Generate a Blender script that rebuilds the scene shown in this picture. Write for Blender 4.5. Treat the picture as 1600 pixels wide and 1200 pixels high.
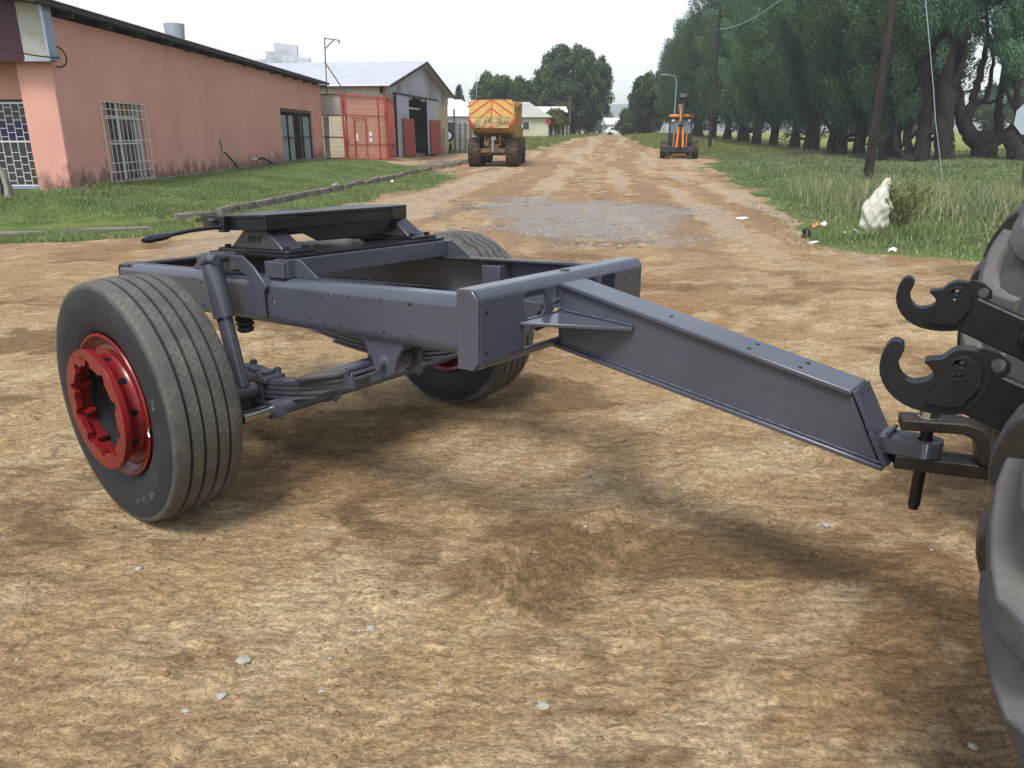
import bpy, bmesh, math, random
import numpy as np
from math import sin, cos, pi, radians, atan, sqrt
from mathutils import Vector, Matrix
from mathutils.geometry import tessellate_polygon

for o in list(bpy.data.objects):
    bpy.data.objects.remove(o)
scene = bpy.context.scene
COL = scene.collection
random.seed(7)
RNG = np.random.default_rng(11)

# ------------------------------------------------------------------ camera
FPX, HORIZON, CAM_H = 1190.0, 208.6, 1.585          # for the 1600 x 1200 photograph
PITCH = atan((600 - HORIZON) / FPX)
cam = bpy.data.cameras.new('camera')
cam.sensor_width = 36.0
cam.lens = FPX / 1600 * 36.0
cam.clip_start = 0.05
cam.clip_end = 6000
cam_o = bpy.data.objects.new('camera', cam)
cam_o.location = (0, 0, CAM_H)
cam_o.rotation_euler = (pi / 2 - PITCH, 0, 0)
COL.objects.link(cam_o)
scene.camera = cam_o

# ------------------------------------------------------------------ light
SUN_EL, SUN_AZ = radians(60), radians(-160)           # azimuth from +Y towards +X: high, behind the camera and to its left
sun_dir = Vector((sin(SUN_AZ) * cos(SUN_EL), cos(SUN_AZ) * cos(SUN_EL), sin(SUN_EL)))
world = bpy.data.worlds.new('World')
scene.world = world
world.use_nodes = True
wn = world.node_tree
bg = wn.nodes['Background']
sky = wn.nodes.new('ShaderNodeTexSky')
sky.sky_type = 'NISHITA'
sky.sun_disc = False
sky.sun_elevation = SUN_EL
sky.sun_rotation = SUN_AZ
sky.air_density = 1.0
sky.dust_density = 1.5
sky.ozone_density = 1.0
hsv = wn.nodes.new('ShaderNodeHueSaturation')
hsv.inputs['Saturation'].default_value = 0.42
wn.links.new(sky.outputs[0], hsv.inputs['Color'])
wn.links.new(hsv.outputs[0], bg.inputs['Color'])
bg.inputs['Strength'].default_value = 0.15
sun = bpy.data.lights.new('sun', 'SUN')
sun.energy = 2.0
sun.angle = radians(18)
sun.color = (1.0, 0.95, 0.87)
sun_o = bpy.data.objects.new('sun', sun)
sun_o.rotation_euler = (-sun_dir).to_track_quat('-Z', 'Y').to_euler()
sun_o.location = (0, 0, 30)
COL.objects.link(sun_o)

vs = scene.view_settings
vs.view_transform = 'Standard'
vs.look = 'None'
vs.gamma = 1.0
vs.use_curve_mapping = False
vs.exposure = 0.80

# ------------------------------------------------------------------ pixel helpers (photograph pixels)
def ray(u, v):
    a, b = (u - 800) / FPX, (v - 600) / FPX
    return np.array([a, cos(PITCH) - b * sin(PITCH), -sin(PITCH) - b * cos(PITCH)])

def on_plane(u, v, z=0.0):                            # where the pixel's ray meets height z
    d = ray(u, v)
    t = (z - CAM_H) / d[2]
    return np.array([d[0] * t, d[1] * t, z])

def at_y(u, v, y):                                    # where the pixel's ray meets the plane Y = y
    d = ray(u, v)
    t = y / d[1]
    return np.array([d[0] * t, y, CAM_H + d[2] * t])

# ------------------------------------------------------------------ noise (numpy)
def _hash(ix, iy, seed):
    h = (ix.astype(np.int64) * 374761393 + iy.astype(np.int64) * 668265263 + seed * 974711) & 0xffffffff
    h = ((h ^ (h >> 13)) * 1274126177) & 0xffffffff
    return ((h ^ (h >> 16)) & 0xffff) / 65535.0

def vnoise(x, y, seed=0):
    ix, iy = np.floor(x), np.floor(y)
    fx, fy = x - ix, y - iy
    fx = fx * fx * fx * (fx * (fx * 6 - 15) + 10)
    fy = fy * fy * fy * (fy * (fy * 6 - 15) + 10)
    a, b = _hash(ix, iy, seed), _hash(ix + 1, iy, seed)
    c, d = _hash(ix, iy + 1, seed), _hash(ix + 1, iy + 1, seed)
    return (a + (b - a) * fx) * (1 - fy) + (c + (d - c) * fx) * fy - 0.5

def fbm(x, y, seed=0, octaves=4, gain=0.5):
    s, amp = 0, 1.0
    for o in range(octaves):
        s = s + amp * vnoise(x * 2 ** o + 17.3 * o, y * 2 ** o - 9.1 * o, seed + o)
        amp *= gain
    return s

def smooth(t):
    t = np.clip(t, 0, 1)
    return t * t * (3 - 2 * t)

# ------------------------------------------------------------------ mesh builder
class MB:
    def __init__(self):
        self.v, self.f = [], []

    def add(self, verts, faces):
        n = len(self.v)
        self.v += [tuple(p) for p in verts]
        self.f += [tuple(i + n for i in q) for q in faces]
        return self

    def box(self, c, s, rot=None):
        hx, hy, hz = s[0] / 2, s[1] / 2, s[2] / 2
        p = [Vector((x, y, z)) for z in (-hz, hz) for y in (-hy, hy) for x in (-hx, hx)]
        if rot is not None:
            p = [rot @ q for q in p]
        return self.add([q + Vector(c) for q in p],
                        [(0, 2, 3, 1), (4, 5, 7, 6), (0, 1, 5, 4), (2, 6, 7, 3), (0, 4, 6, 2), (1, 3, 7, 5)])

    def bar(self, p0, p1, w, h, up=(0, 0, 1)):        # rectangular bar from p0 to p1
        p0, p1 = Vector(p0), Vector(p1)
        d = (p1 - p0).normalized()
        s = d.cross(Vector(up))
        if s.length < 1e-5:
            s = d.cross(Vector((1, 0, 0)))
        s.normalize()
        t = s.cross(d).normalized()
        q = [c + s * a * w / 2 + t * b * h / 2 for c in (p0, p1) for a, b in ((-1, -1), (1, -1), (1, 1), (-1, 1))]
        return self.add(q, [(0, 3, 2, 1), (4, 5, 6, 7), (0, 1, 5, 4), (1, 2, 6, 5), (2, 3, 7, 6), (3, 0, 4, 7)])

    def tube(self, path, radii, n=10, caps=True):
        path = [Vector(p) for p in path]
        if not hasattr(radii, '__len__'):
            radii = [radii] * len(path)
        verts, faces = [], []
        ref = None
        for i, p in enumerate(path):
            d = (path[min(i + 1, len(path) - 1)] - path[max(i - 1, 0)]).normalized()
            if ref is None:
                ref = d.orthogonal().normalized()
            ref = (ref - d * ref.dot(d)).normalized()
            b = d.cross(ref)
            for k in range(n):
                a = 2 * pi * k / n
                verts.append(p + (ref * cos(a) + b * sin(a)) * radii[i])
        for i in range(len(path) - 1):
            for k in range(n):
                k2 = (k + 1) % n
                faces.append((i * n + k, i * n + k2, (i + 1) * n + k2, (i + 1) * n + k))
        if caps:
            faces.append(tuple(range(n - 1, -1, -1)))
            faces.append(tuple((len(path) - 1) * n + k for k in range(n)))
        return self.add(verts, faces)

    def lathe(self, prof, n=48, axis='y', c=(0, 0, 0), closed=False):
        # prof: (radius, offset along the axis)
        verts, faces = [], []
        for r, a in prof:
            for k in range(n):
                t = 2 * pi * k / n
                if axis == 'y':
                    verts.append((c[0] + r * cos(t), c[1] + a, c[2] + r * sin(t)))
                elif axis == 'x':
                    verts.append((c[0] + a, c[1] + r * cos(t), c[2] + r * sin(t)))
                else:
                    verts.append((c[0] + r * cos(t), c[1] + r * sin(t), c[2] + a))
        m = len(prof)
        for i in range(m if closed else m - 1):
            j = (i + 1) % m
            for k in range(n):
                k2 = (k + 1) % n
                faces.append((i * n + k, i * n + k2, j * n + k2, j * n + k))
        return self.add(verts, faces)

    def plate(self, outer, holes, origin, ax, ay, thick):
        # flat plate with holes: 2-D loops in the axes ax, ay; thickness along ax x ay (centred)
        ax, ay = Vector(ax), Vector(ay)
        nz = ax.cross(ay).normalized() * thick / 2
        loops = [list(outer)] + [list(h) for h in holes]
        tris = tessellate_polygon([[Vector((p[0], p[1], 0)) for p in l] for l in loops])
        flat = [p for l in loops for p in l]
        P = [Vector(origin) + ax * p[0] + ay * p[1] for p in flat]
        m = len(P)
        faces = []
        for t in tris:
            a, b, c = (flat[i] for i in t)
            if (b[0] - a[0]) * (c[1] - a[1]) - (b[1] - a[1]) * (c[0] - a[0]) < 0:
                t = (t[0], t[2], t[1])
            faces.append(tuple(t))
            faces.append((t[2] + m, t[1] + m, t[0] + m))
        k = 0
        for li, l in enumerate(loops):
            area = sum(l[i][0] * l[(i + 1) % len(l)][1] - l[(i + 1) % len(l)][0] * l[i][1] for i in range(len(l)))
            flip = (area > 0) != (li == 0)
            for i in range(len(l)):
                a, b = k + i, k + (i + 1) % len(l)
                faces.append((a, b, b + m, a + m) if flip else (b, a, a + m, b + m))
            k += len(l)
        return self.add([p + nz for p in P] + [p - nz for p in P], faces)

    def prism(self, poly, p0, ax, ay, vec):           # polygon in axes ax, ay at p0, extruded by vec
        ax, ay, vec, p0 = Vector(ax), Vector(ay), Vector(vec), Vector(p0)
        n = len(poly)
        a = [p0 + ax * q[0] + ay * q[1] for q in poly]
        faces = [tuple(range(n - 1, -1, -1)), tuple(range(n, 2 * n))]
        faces += [(i, (i + 1) % n, (i + 1) % n + n, i + n) for i in range(n)]
        return self.add(a + [q + vec for q in a], faces)

    def tf(self, fn):
        self.v = [tuple(fn(*p)) for p in self.v]
        return self

    def mesh(self, name, mat, smooth_angle=None, recalc=True):
        me = bpy.data.meshes.new(name)
        me.from_pydata(self.v, [], self.f)
        if recalc:
            bm = bmesh.new()
            bm.from_mesh(me)
            bmesh.ops.recalc_face_normals(bm, faces=bm.faces)
            bm.to_mesh(me)
            bm.free()
        if mat is not None:
            me.materials.append(mat)
        if smooth_angle:
            me.shade_smooth()
            me.set_sharp_from_angle(angle=radians(smooth_angle))
        me.update()
        return me

    def build(self, name, mat, parent=None, smooth=None, bevel=0, seg=2, loc=None, rot=None):
        o = bpy.data.objects.new(name, self.mesh(name, mat, smooth if smooth else (35 if bevel else None)))
        COL.objects.link(o)
        o.parent = parent
        if loc is not None:
            o.location = loc
        if rot is not None:
            o.rotation_euler = rot
        if bevel:
            m = o.modifiers.new('bevel', 'BEVEL')
            m.width = bevel
            m.segments = seg
            m.limit_method = 'ANGLE'
            m.angle_limit = radians(40)
        return o

def tag(o, label=None, cat=None, group=None, kind=None):
    if label: o['label'] = label
    if cat: o['category'] = cat
    if group: o['group'] = group
    if kind: o['kind'] = kind
    return o

def thing(name, label, cat, loc=(0, 0, 0), rotz=0.0, group=None):
    o = bpy.data.objects.new(name, None)
    o.empty_display_size = 0.2
    o.location = loc
    o.rotation_euler = (0, 0, rotz)
    COL.objects.link(o)
    return tag(o, label, cat, group)

def node(name, parent, loc=(0, 0, 0), rot=(0, 0, 0)):  # an empty that holds the pieces of one part
    o = bpy.data.objects.new(name, None)
    o.empty_display_size = 0.1
    o.location = loc
    o.rotation_euler = rot
    o.parent = parent
    COL.objects.link(o)
    return o

def inst(name, mesh, parent=None, loc=(0, 0, 0), rot=(0, 0, 0), scale=(1, 1, 1)):
    o = bpy.data.objects.new(name, mesh)
    COL.objects.link(o)
    o.parent = parent
    o.location, o.rotation_euler, o.scale = loc, rot, scale
    return o

def copy_tree(o, parent=None):
    c = o.copy()
    COL.objects.link(c)
    c.parent = parent
    for ch in list(o.children):
        copy_tree(ch, c)
    return c

def circle(cx, cy, r, n=10):
    return [(cx + r * cos(2 * pi * k / n), cy + r * sin(2 * pi * k / n)) for k in range(n)]

def rrect(x0, y0, x1, y1, r, n=4):
    out = []
    for cx, cy, a0 in ((x1 - r, y1 - r, 0), (x0 + r, y1 - r, pi / 2), (x0 + r, y0 + r, pi), (x1 - r, y0 + r, 1.5 * pi)):
        out += [(cx + r * cos(a0 + pi / 2 * k / n), cy + r * sin(a0 + pi / 2 * k / n)) for k in range(n + 1)]
    return out

def tri_mesh(name, V, F, mat, attr=None):              # big meshes straight from numpy
    me = bpy.data.meshes.new(name)
    k = F.shape[1]
    me.vertices.add(len(V))
    me.vertices.foreach_set('co', V.astype(np.float32).ravel())
    me.loops.add(F.size)
    me.loops.foreach_set('vertex_index', F.astype(np.int32).ravel())
    me.polygons.add(len(F))
    me.polygons.foreach_set('loop_start', np.arange(0, F.size, k, dtype=np.int32))
    me.polygons.foreach_set('loop_total', np.full(len(F), k, dtype=np.int32))
    me.update(calc_edges=True)
    if attr:
        for n, a in attr.items():
            at = me.attributes.new(n, 'FLOAT', 'POINT')
            at.data.foreach_set('value', a.astype(np.float32))
    me.materials.append(mat)
    return me

# ------------------------------------------------------------------ materials
def srgb(r, g, b):
    return tuple(((c / 255) / 12.92 if c / 255 <= 0.04045 else ((c / 255 + 0.055) / 1.055) ** 2.4) for c in (r, g, b))

class NT:                                             # small helper to write node trees
    def __init__(self, name):
        self.m = bpy.data.materials.new(name)
        self.m.use_nodes = True
        self.t = self.m.node_tree
        self.b = self.t.nodes['Principled BSDF']
        self.out = self.t.nodes['Material Output']
        self._c = {}

    def n(self, typ, **kw):
        o = self.t.nodes.new('ShaderNode' + typ)
        for k, v in kw.items():
            setattr(o, k, v)
        return o

    def link(self, a, b):
        self.t.links.new(a, b)

    def coord(self, kind='Object'):
        if kind not in self._c:
            self._c[kind] = self.n('TexCoord').outputs[kind]
        return self._c[kind]

    def noise(self, scale, detail=4, rough=0.55, vec=None, stretch=None, distort=0.0):
        t = self.n('TexNoise')
        t.inputs['Scale'].default_value = scale
        t.inputs['Detail'].default_value = detail
        t.inputs['Roughness'].default_value = rough
        t.inputs['Distortion'].default_value = distort
        vec = vec or self.coord()
        if stretch:
            mp = self.n('Mapping')
            mp.inputs['Scale'].default_value = stretch[:3]
            if len(stretch) > 3:
                mp.inputs['Rotation'].default_value = (0, 0, stretch[3])
            self.link(vec, mp.inputs['Vector'])
            vec = mp.outputs[0]
        self.link(vec, t.inputs['Vector'])
        return t.outputs['Fac']

    def ramp(self, fac, lo, hi, c0=(0, 0, 0), c1=(1, 1, 1)):
        if lo > hi:
            lo, hi, c0, c1 = hi, lo, c1, c0
        r = self.n('ValToRGB')
        r.color_ramp.elements[0].position, r.color_ramp.elements[1].position = lo, hi
        r.color_ramp.elements[0].color = (*c0, 1)
        r.color_ramp.elements[1].color = (*c1, 1)
        self.link(fac, r.inputs[0])
        return r.outputs[0]

    def mix(self, fac, a, b, mode='MIX'):
        m = self.n('Mix', data_type='RGBA', blend_type=mode)
        for v, i in ((fac, 0), (a, 6), (b, 7)):
            if isinstance(v, (int, float)):
                m.inputs[i].default_value = v
            elif isinstance(v, (tuple, list)):
                m.inputs[i].default_value = (*v[:3], 1)
            else:
                self.link(v, m.inputs[i])
        return m.outputs[2]

    def math(self, op, a, b=None, clamp=False):
        m = self.n('Math', operation=op, use_clamp=clamp)
        for i, v in enumerate((a, b)):
            if v is None: continue
            if isinstance(v, (int, float)):
                m.inputs[i].default_value = v
            else:
                self.link(v, m.inputs[i])
        return m.outputs[0]

    def bump(self, h, strength, dist=0.01, normal=None):
        b = self.n('Bump')
        b.inputs['Strength'].default_value = strength
        b.inputs['Distance'].default_value = dist
        self.link(h, b.inputs['Height'])
        if normal is not None:
            self.link(normal, b.inputs['Normal'])
        return b.outputs[0]

    def done(self, col=None, rough=None, normal=None, metal=0.0, spec=None):
        if col is not None:
            if isinstance(col, (tuple, list)): self.b.inputs['Base Color'].default_value = (*col[:3], 1)
            else: self.link(col, self.b.inputs['Base Color'])
        if rough is not None:
            if isinstance(rough, (int, float)): self.b.inputs['Roughness'].default_value = rough
            else: self.link(rough, self.b.inputs['Roughness'])
        if normal is not None: self.link(normal, self.b.inputs['Normal'])
        self.b.inputs['Metallic'].default_value = metal
        if spec is not None: self.b.inputs['Specular IOR Level'].default_value = spec
        return self.m

def pm(name, base, rough=0.6, metal=0.0, var=0.25, vscale=4.0, bump=0.15, bscale=60.0, bdist=0.004,
       dirt=None, dirt_amt=0.55, dscale=3.0, spec=0.5):
    """plain surface: base colour with tonal variation, worn or dirty patches and fine relief"""
    k = NT(name)
    n1 = k.noise(vscale, 5, 0.6)
    dk = tuple(c * (1 - var) for c in base)
    lt = tuple(min(1, c * (1 + var * 0.7)) for c in base)
    col = k.ramp(n1, 0.3, 0.7, dk, lt)
    r = rough
    if dirt is not None:
        n2 = k.noise(dscale, 7, 0.7)
        f = k.ramp(n2, dirt_amt - 0.06, dirt_amt + 0.12)
        col = k.mix(f, col, dirt)
        r = k.math('ADD', k.math('MULTIPLY', k.noise(vscale * 3, 3), 0.2), rough - 0.1)
    nb = k.noise(bscale, 5, 0.6)
    return k.done(col, r, k.bump(nb, bump, bdist), metal, spec)

M = {}
M['paint'] = pm('grey_paint', (0.064, 0.071, 0.092), 0.22, 0, 0.14, 2.5, 0.06, 140, 0.0012,
                dirt=(0.078, 0.085, 0.104), dirt_amt=0.62, dscale=6)
M['paint_weld'] = pm('grey_paint_weld', (0.048, 0.058, 0.085), 0.35, 0, 0.2, 30, 0.6, 120, 0.006)
M['red'] = pm('red_paint', (0.165, 0.009, 0.011), 0.28, 0, 0.18, 5, 0.08, 90, 0.002, dirt=(0.16, 0.018, 0.014), dirt_amt=0.66, dscale=9)
M['black_steel'] = pm('black_steel', (0.007, 0.008, 0.011), 0.32, 0, 0.3, 6, 0.15, 120, 0.003)
M['black_iron'] = pm('black_iron', (0.008, 0.008, 0.010), 0.5, 0.1, 0.35, 18, 0.2, 90, 0.004, dirt=(0.028, 0.026, 0.024), dirt_amt=0.7, dscale=16)
M['old_iron'] = pm('old_iron', (0.032, 0.026, 0.020), 0.5, 0.2, 0.4, 14, 0.4, 80, 0.005, dirt=(0.075, 0.05, 0.03), dirt_amt=0.62, dscale=18)
M['chrome'] = pm('bare_steel', (0.45, 0.44, 0.42), 0.25, 1.0, 0.2, 20, 0.1, 80)
M['rubber_stop'] = pm('rubber_stop', (0.012, 0.012, 0.013), 0.5, 0, 0.2)
M['dark_grease'] = pm('greasy_iron', (0.02, 0.018, 0.014), 0.35, 0.3, 0.4, 30, 0.4, 70)
# ------------------------------------------------------------------ terrain
def interp(y, pts):
    a = np.array(pts, float)
    return np.interp(y, a[:, 0], a[:, 1])

EDGE_L = [(-50, -60), (8, -22), (10.6, -12), (11.5, -7.65), (12, -6.6), (12.8, -5.9), (15.4, -5.1), (19, -3.8), (25, -2.45), (30, -2.6),
          (35, -3.4), (37.5, -5.0), (40, -8), (41, -30), (57, -30), (58.5, -6), (60, 0.4), (70, 3.0), (98, 9.6), (140, 16), (400, 60)]
EDGE_R = [(-50, 90), (7.2, 30), (8.6, 9.5), (9.85, 6.05), (10.6, 4.9), (11.4, 4.55), (14.3, 5.2), (22.3, 6.95), (38.6, 9.4), (50, 13.2), (58, 12.3), (70, 11.6),
          (98, 13.6), (140, 21), (400, 75)]
XK = [(-50, -60), (11, -13), (13, -9.3), (14, -7.2), (15, -5.95), (17.5, -5.8), (21.4, -5.26), (27.7, -4.52), (33.6, -3.85), (36.5, -3.6), (37.4, -9), (400, -40)]

def terrain(x, y):                                    # large shape of the land
    rise = 0.027 * (smooth((y - 45) / 60) * 48)
    z = rise
    t = (interp(y, XK) - x)
    lawn = 0.10 * smooth(t / 0.10) + 0.33 * smooth(t / 3.6)
    lawn_apron = 0.30 * smooth((-4.2 - x) / 2.5) * smooth((y - 36.5) / 1.5) * smooth((62 - y) / 6)
    z = z + np.maximum(np.where(y < 37.0, lawn, 0), lawn_apron)
    r = smooth((x - interp(y, EDGE_R)) / 3.0)
    z = z + r * (0.10 + 0.10 * vnoise(x * 0.35, y * 0.35, 5) + 0.05 * vnoise(x * 1.3, y * 1.3, 6))
    z = z + 1.6 * smooth((x - 60) / 120) * smooth((y - 60) / 200)
    return z

def grass_mask(x, y):
    wob = 0.45 * fbm(x * 0.9, y * 0.9, 31, 4) * np.clip(y / 14, 0.6, 3)
    l = interp(y, EDGE_L) - x + wob
    r = x - interp(y, EDGE_R) + wob
    return np.maximum(l, r)                            # > 0: grass (metres inside the edge)

TRK0, TRK1 = on_plane(700, 945)[:2], on_plane(1360, 665)[:2]
LUGD = on_plane(1085, 828)[:2] - on_plane(925, 882)[:2]
LUGD = LUGD / np.linalg.norm(LUGD)

def relief(x, y):                                     # ruts, clods and tread marks in the dirt
    near = np.clip(1.6 - y / 14, 0.15, 1.0)
    z = 0.020 * fbm(x * 0.9, y * 0.9, 1, 3)
    z = z + near * (0.018 * fbm(x * 4.2, y * 4.2, 2, 3) + 0.016 * np.abs(fbm(x * 9, y * 9, 3, 3)))
    cl = fbm(x * 2.1, y * 2.1, 8, 3)
    z = z + near * 0.030 * smooth((cl - 0.16) / 0.3) * (0.4 + 1.2 * np.abs(vnoise(x * 16, y * 16, 9)))
    # long ruts along the road
    c = (x - 3.2 - 0.11 * (y - 30)) + 0.6 * vnoise(y * 0.12, x * 0.05, 12)
    z = z + smooth((y - 7) / 5) * (0.035 * vnoise(c * 1.9, y * 0.05, 13) + 0.018 * vnoise(c * 5.2, y * 0.09, 14))
    # lug prints of the tractor
    ax = TRK1 - TRK0
    ln = np.linalg.norm(ax)
    ax = ax / ln
    px, py = x - TRK0[0], y - TRK0[1]
    s, t = px * ax[0] + py * ax[1], -px * ax[1] + py * ax[0]
    env = smooth((0.24 - np.abs(t)) / 0.10) * smooth(s / 0.2) * smooth((ln + 0.5 - s) / 0.2)
    patch = smooth((fbm(x * 1.4, y * 1.4, 21, 2) + 0.10) / 0.2)
    ph = (-px * LUGD[1] + py * LUGD[0]) / 0.088
    rid = np.abs((ph % 1.0) - 0.5) * 2
    z = z + env * (0.25 + 0.75 * patch) * 0.034 * smooth((rid - 0.2) / 0.6)
    # curved ruts near the right verge
    rr = np.hypot(x - 5.0, y - 27.5)
    band = smooth((0.9 - np.abs(rr - 3.1)) / 0.4) * smooth((x - 6.0) / 1)
    z = z + band * 0.05 * np.cos(rr * 9)
    return z

def gz(x, y):                                         # ground height used to stand things on
    return float(terrain(np.array([float(x)]), np.array([float(y)]))[0])

def axis_coords(lo, hi, step, out_lo, out_hi, g):
    c = list(np.arange(lo, hi + 1e-6, step))
    s, v = step, hi
    while v < out_hi:
        s *= g; v += s; c.append(v)
    s, v, pre = step, lo, []
    while v > out_lo:
        s *= g; v -= s; pre.append(v)
    return np.array(pre[::-1] + c)

gx = axis_coords(-3.4, 3.4, 0.021, -900, 900, 1.036)
gy = axis_coords(1.4, 6.0, 0.021, -40, 2500, 1.027)
GX, GY = np.meshgrid(gx, gy)
X1, Y1 = GX.ravel(), GY.ravel()
GM = grass_mask(X1, Y1)
Z1 = terrain(X1, Y1) + relief(X1, Y1) * np.clip(1 - GM * 1.5, 0.25, 1)
# the weight of the wheels presses the dirt flat
for wx, wy in ((-1.566, 3.075), (-0.35, 4.56), (1.706, 0.94), (2.585, 2.593)):
    d = np.hypot(X1 - wx, Y1 - wy)
    Z1 = Z1 * (1 - 0.9 * smooth((0.45 - d) / 0.25))
GRAV = smooth((1 - np.hypot((X1 - 1.4) / 2.6, (Y1 - 16.2) / 4.2) + 0.6 * fbm(X1 * 0.6, Y1 * 0.6, 41, 3)) / 0.5)
VG = np.column_stack([X1, Y1, Z1])
nx, ny = len(gx), len(gy)
ii = np.arange(nx * ny).reshape(ny, nx)
QF = np.stack([ii[:-1, :-1], ii[:-1, 1:], ii[1:, 1:], ii[1:, :-1]], -1).reshape(-1, 4)

# slow variations of the soil, held per vertex
A_BIG = fbm(X1 * 0.55, Y1 * 0.55, 101, 5, 0.6)
A_MID = fbm(X1 * 2.1 + 0.8 * fbm(X1, Y1, 105, 2), Y1 * 2.6 - X1 * 0.9, 102, 6, 0.68)
A_DRK = fbm(X1 * 1.15 + 0.5 * fbm(X1 * 2, Y1 * 2, 107, 3), Y1 * 1.5, 103, 6, 0.66)
cr_ = X1 - 3.2 - 0.11 * (Y1 - 30)
A_RUT = (fbm(cr_ * 1.3 + 0.5 * fbm(X1 * 0.4, Y1 * 0.25, 110, 3), Y1 * 0.07, 104, 4, 0.55)) * smooth((Y1 - 6) / 9)
A_TRF = fbm(X1 * 0.9, Y1 * 0.9, 106, 5, 0.65)
def ground_material():
    k = NT('dirt_and_turf')
    P = k.n('NewGeometry').outputs['Position']
    A_ = lambda n: k.n('Attribute', attribute_name=n).outputs['Fac']
    tan_c, pale, brown, dark = (0.455, 0.322, 0.178), (0.570, 0.440, 0.270), (0.345, 0.220, 0.112), (0.060, 0.038, 0.022)
    nA = k.noise(13.0, 6, 0.74, P, stretch=(1.0, 2.1, 1, 0.45), distort=0.9)
    nB = k.noise(62, 3, 0.7, P)
    nC = k.noise(4.6, 5, 0.7, P, stretch=(1, 1.6, 1, -0.3), distort=0.5)
    c = k.mix(k.ramp(A_('big'), 0.20, 0.75), tan_c, brown)
    c = k.mix(k.math('MULTIPLY', k.ramp(A_('mid'), 0.52, 0.95), 0.75), c, pale)
    c = k.mix(k.math('MULTIPLY', k.ramp(A_('dark_soil'), 0.62, 0.95), 0.80), c, (0.19, 0.122, 0.062))  # darker brown patches by a slow noise
    c = k.mix(k.math('MULTIPLY', k.ramp(A_('rut'), 0.50, 0.80), 0.85), c, (0.30, 0.20, 0.125))
    c = k.mix(k.math('MULTIPLY', k.ramp(A_('rut'), 0.46, 0.15), 0.7), c, (0.45, 0.365, 0.275))
    def tone(col, fac, lo, hi, v0, v1):                # grain and crack shade put into the soil colour by a noise
        mr = k.n('MapRange'); mr.inputs[1].default_value = lo; mr.inputs[2].default_value = hi
        mr.inputs[3].default_value = v0; mr.inputs[4].default_value = v1
        k.link(fac, mr.inputs[0])
        vm = k.n('VectorMath', operation='SCALE')
        k.link(col, vm.inputs[0]); k.link(mr.outputs[0], vm.inputs['Scale'])
        return vm.outputs[0]
    c = k.mix(k.math('MULTIPLY', k.ramp(nC, 0.50, 0.68), 0.62), c, (0.21, 0.132, 0.066))
    c = tone(c, nA, 0.32, 0.68, 1.28, 0.62)
    c = tone(c, nB, 0.34, 0.68, 1.14, 0.60)
    ga = A_('gravel')
    stone = k.mix(nB, (0.13, 0.13, 0.13), (0.40, 0.39, 0.38))
    c = k.mix(k.math('MULTIPLY', ga, k.ramp(nC, 0.36, 0.54)), c, stone)
    ma = A_('grass')
    g1 = k.mix(k.ramp(A_('turf'), 0.28, 0.78), (0.060, 0.105, 0.024), (0.120, 0.175, 0.050))
    g1 = k.mix(k.math('MULTIPLY', k.ramp(A_('big'), 0.55, 0.85), 0.5), g1, (0.18, 0.17, 0.07))
    sep = k.n('SeparateXYZ'); k.link(P, sep.inputs[0])
    dist = k.n('MapRange'); dist.inputs[1].default_value = 52; dist.inputs[2].default_value = 80
    k.link(sep.outputs['Y'], dist.inputs[0])
    g1 = k.mix(k.math('MULTIPLY', dist.outputs[0], 0.7), g1, (0.27, 0.265, 0.085))
    mf = k.math('ADD', ma, k.math('MULTIPLY', k.math('SUBTRACT', nC, 0.5), 1.3))
    c = k.mix(k.ramp(mf, 0.38, 0.60), c, g1)
    h = k.math('ADD', k.math('MULTIPLY', nB, 0.45), nA)
    return k.done(c, 0.95, k.bump(h, 1.0, 0.030), 0, 0.12)

M['ground'] = ground_material()
gattr = smooth((GM + 0.35) / 0.7)
fg = GM[QF].mean(1)
for nm, sel in (('dirt_road', fg <= 0), ('grass_verge', fg > 0)):
    F = QF[sel]
    used, inv_ = np.unique(F, return_inverse=True)
    me = tri_mesh(nm, VG[used], inv_.reshape(F.shape), M['ground'], {'grass': gattr[used], 'gravel': GRAV[used], 'big': A_BIG[used] + 0.5, 'mid': A_MID[used] + 0.5, 'dark_soil': A_DRK[used] + 0.5, 'rut': A_RUT[used] + 0.5, 'turf': A_TRF[used] + 0.5})
    me.shade_smooth()
    o = bpy.data.objects.new(nm, me)
    COL.objects.link(o)
    tag(o, kind='structure')

# ------------------------------------------------------------------ grass blades and stones (uncountable)
def grass_material(name, c0, c1, c2):
    k = NT(name)
    P = k.n('NewGeometry').outputs['Position']
    f = k.n('Attribute', attribute_name='tint').outputs['Fac']
    c = k.mix(k.ramp(k.noise(0.7, 5, 0.65, P), 0.36, 0.66), c0, c1)
    c = k.mix(k.ramp(f, 0.72, 0.98), c, c2)
    k.b.inputs['Subsurface Weight'].default_value = 0.0
    tr = k.n('BsdfTranslucent')
    k.link(c, tr.inputs['Color'])
    ms = k.n('MixShader')
    ms.inputs[0].default_value = 0.25
    m = k.done(c, 0.6, None, 0, 0.25)
    k.link(k.b.outputs[0], ms.inputs[1])
    k.link(tr.outputs[0], ms.inputs[2])
    k.link(ms.outputs[0], k.out.inputs['Surface'])
    return m

M['lawn_blades'] = grass_material('lawn_blades', (0.120, 0.175, 0.055), (0.215, 0.285, 0.110), (0.34, 0.34, 0.18))
M['verge_blades'] = grass_material('verge_blades', (0.092, 0.142, 0.050), (0.170, 0.220, 0.090), (0.42, 0.40, 0.25))

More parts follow.
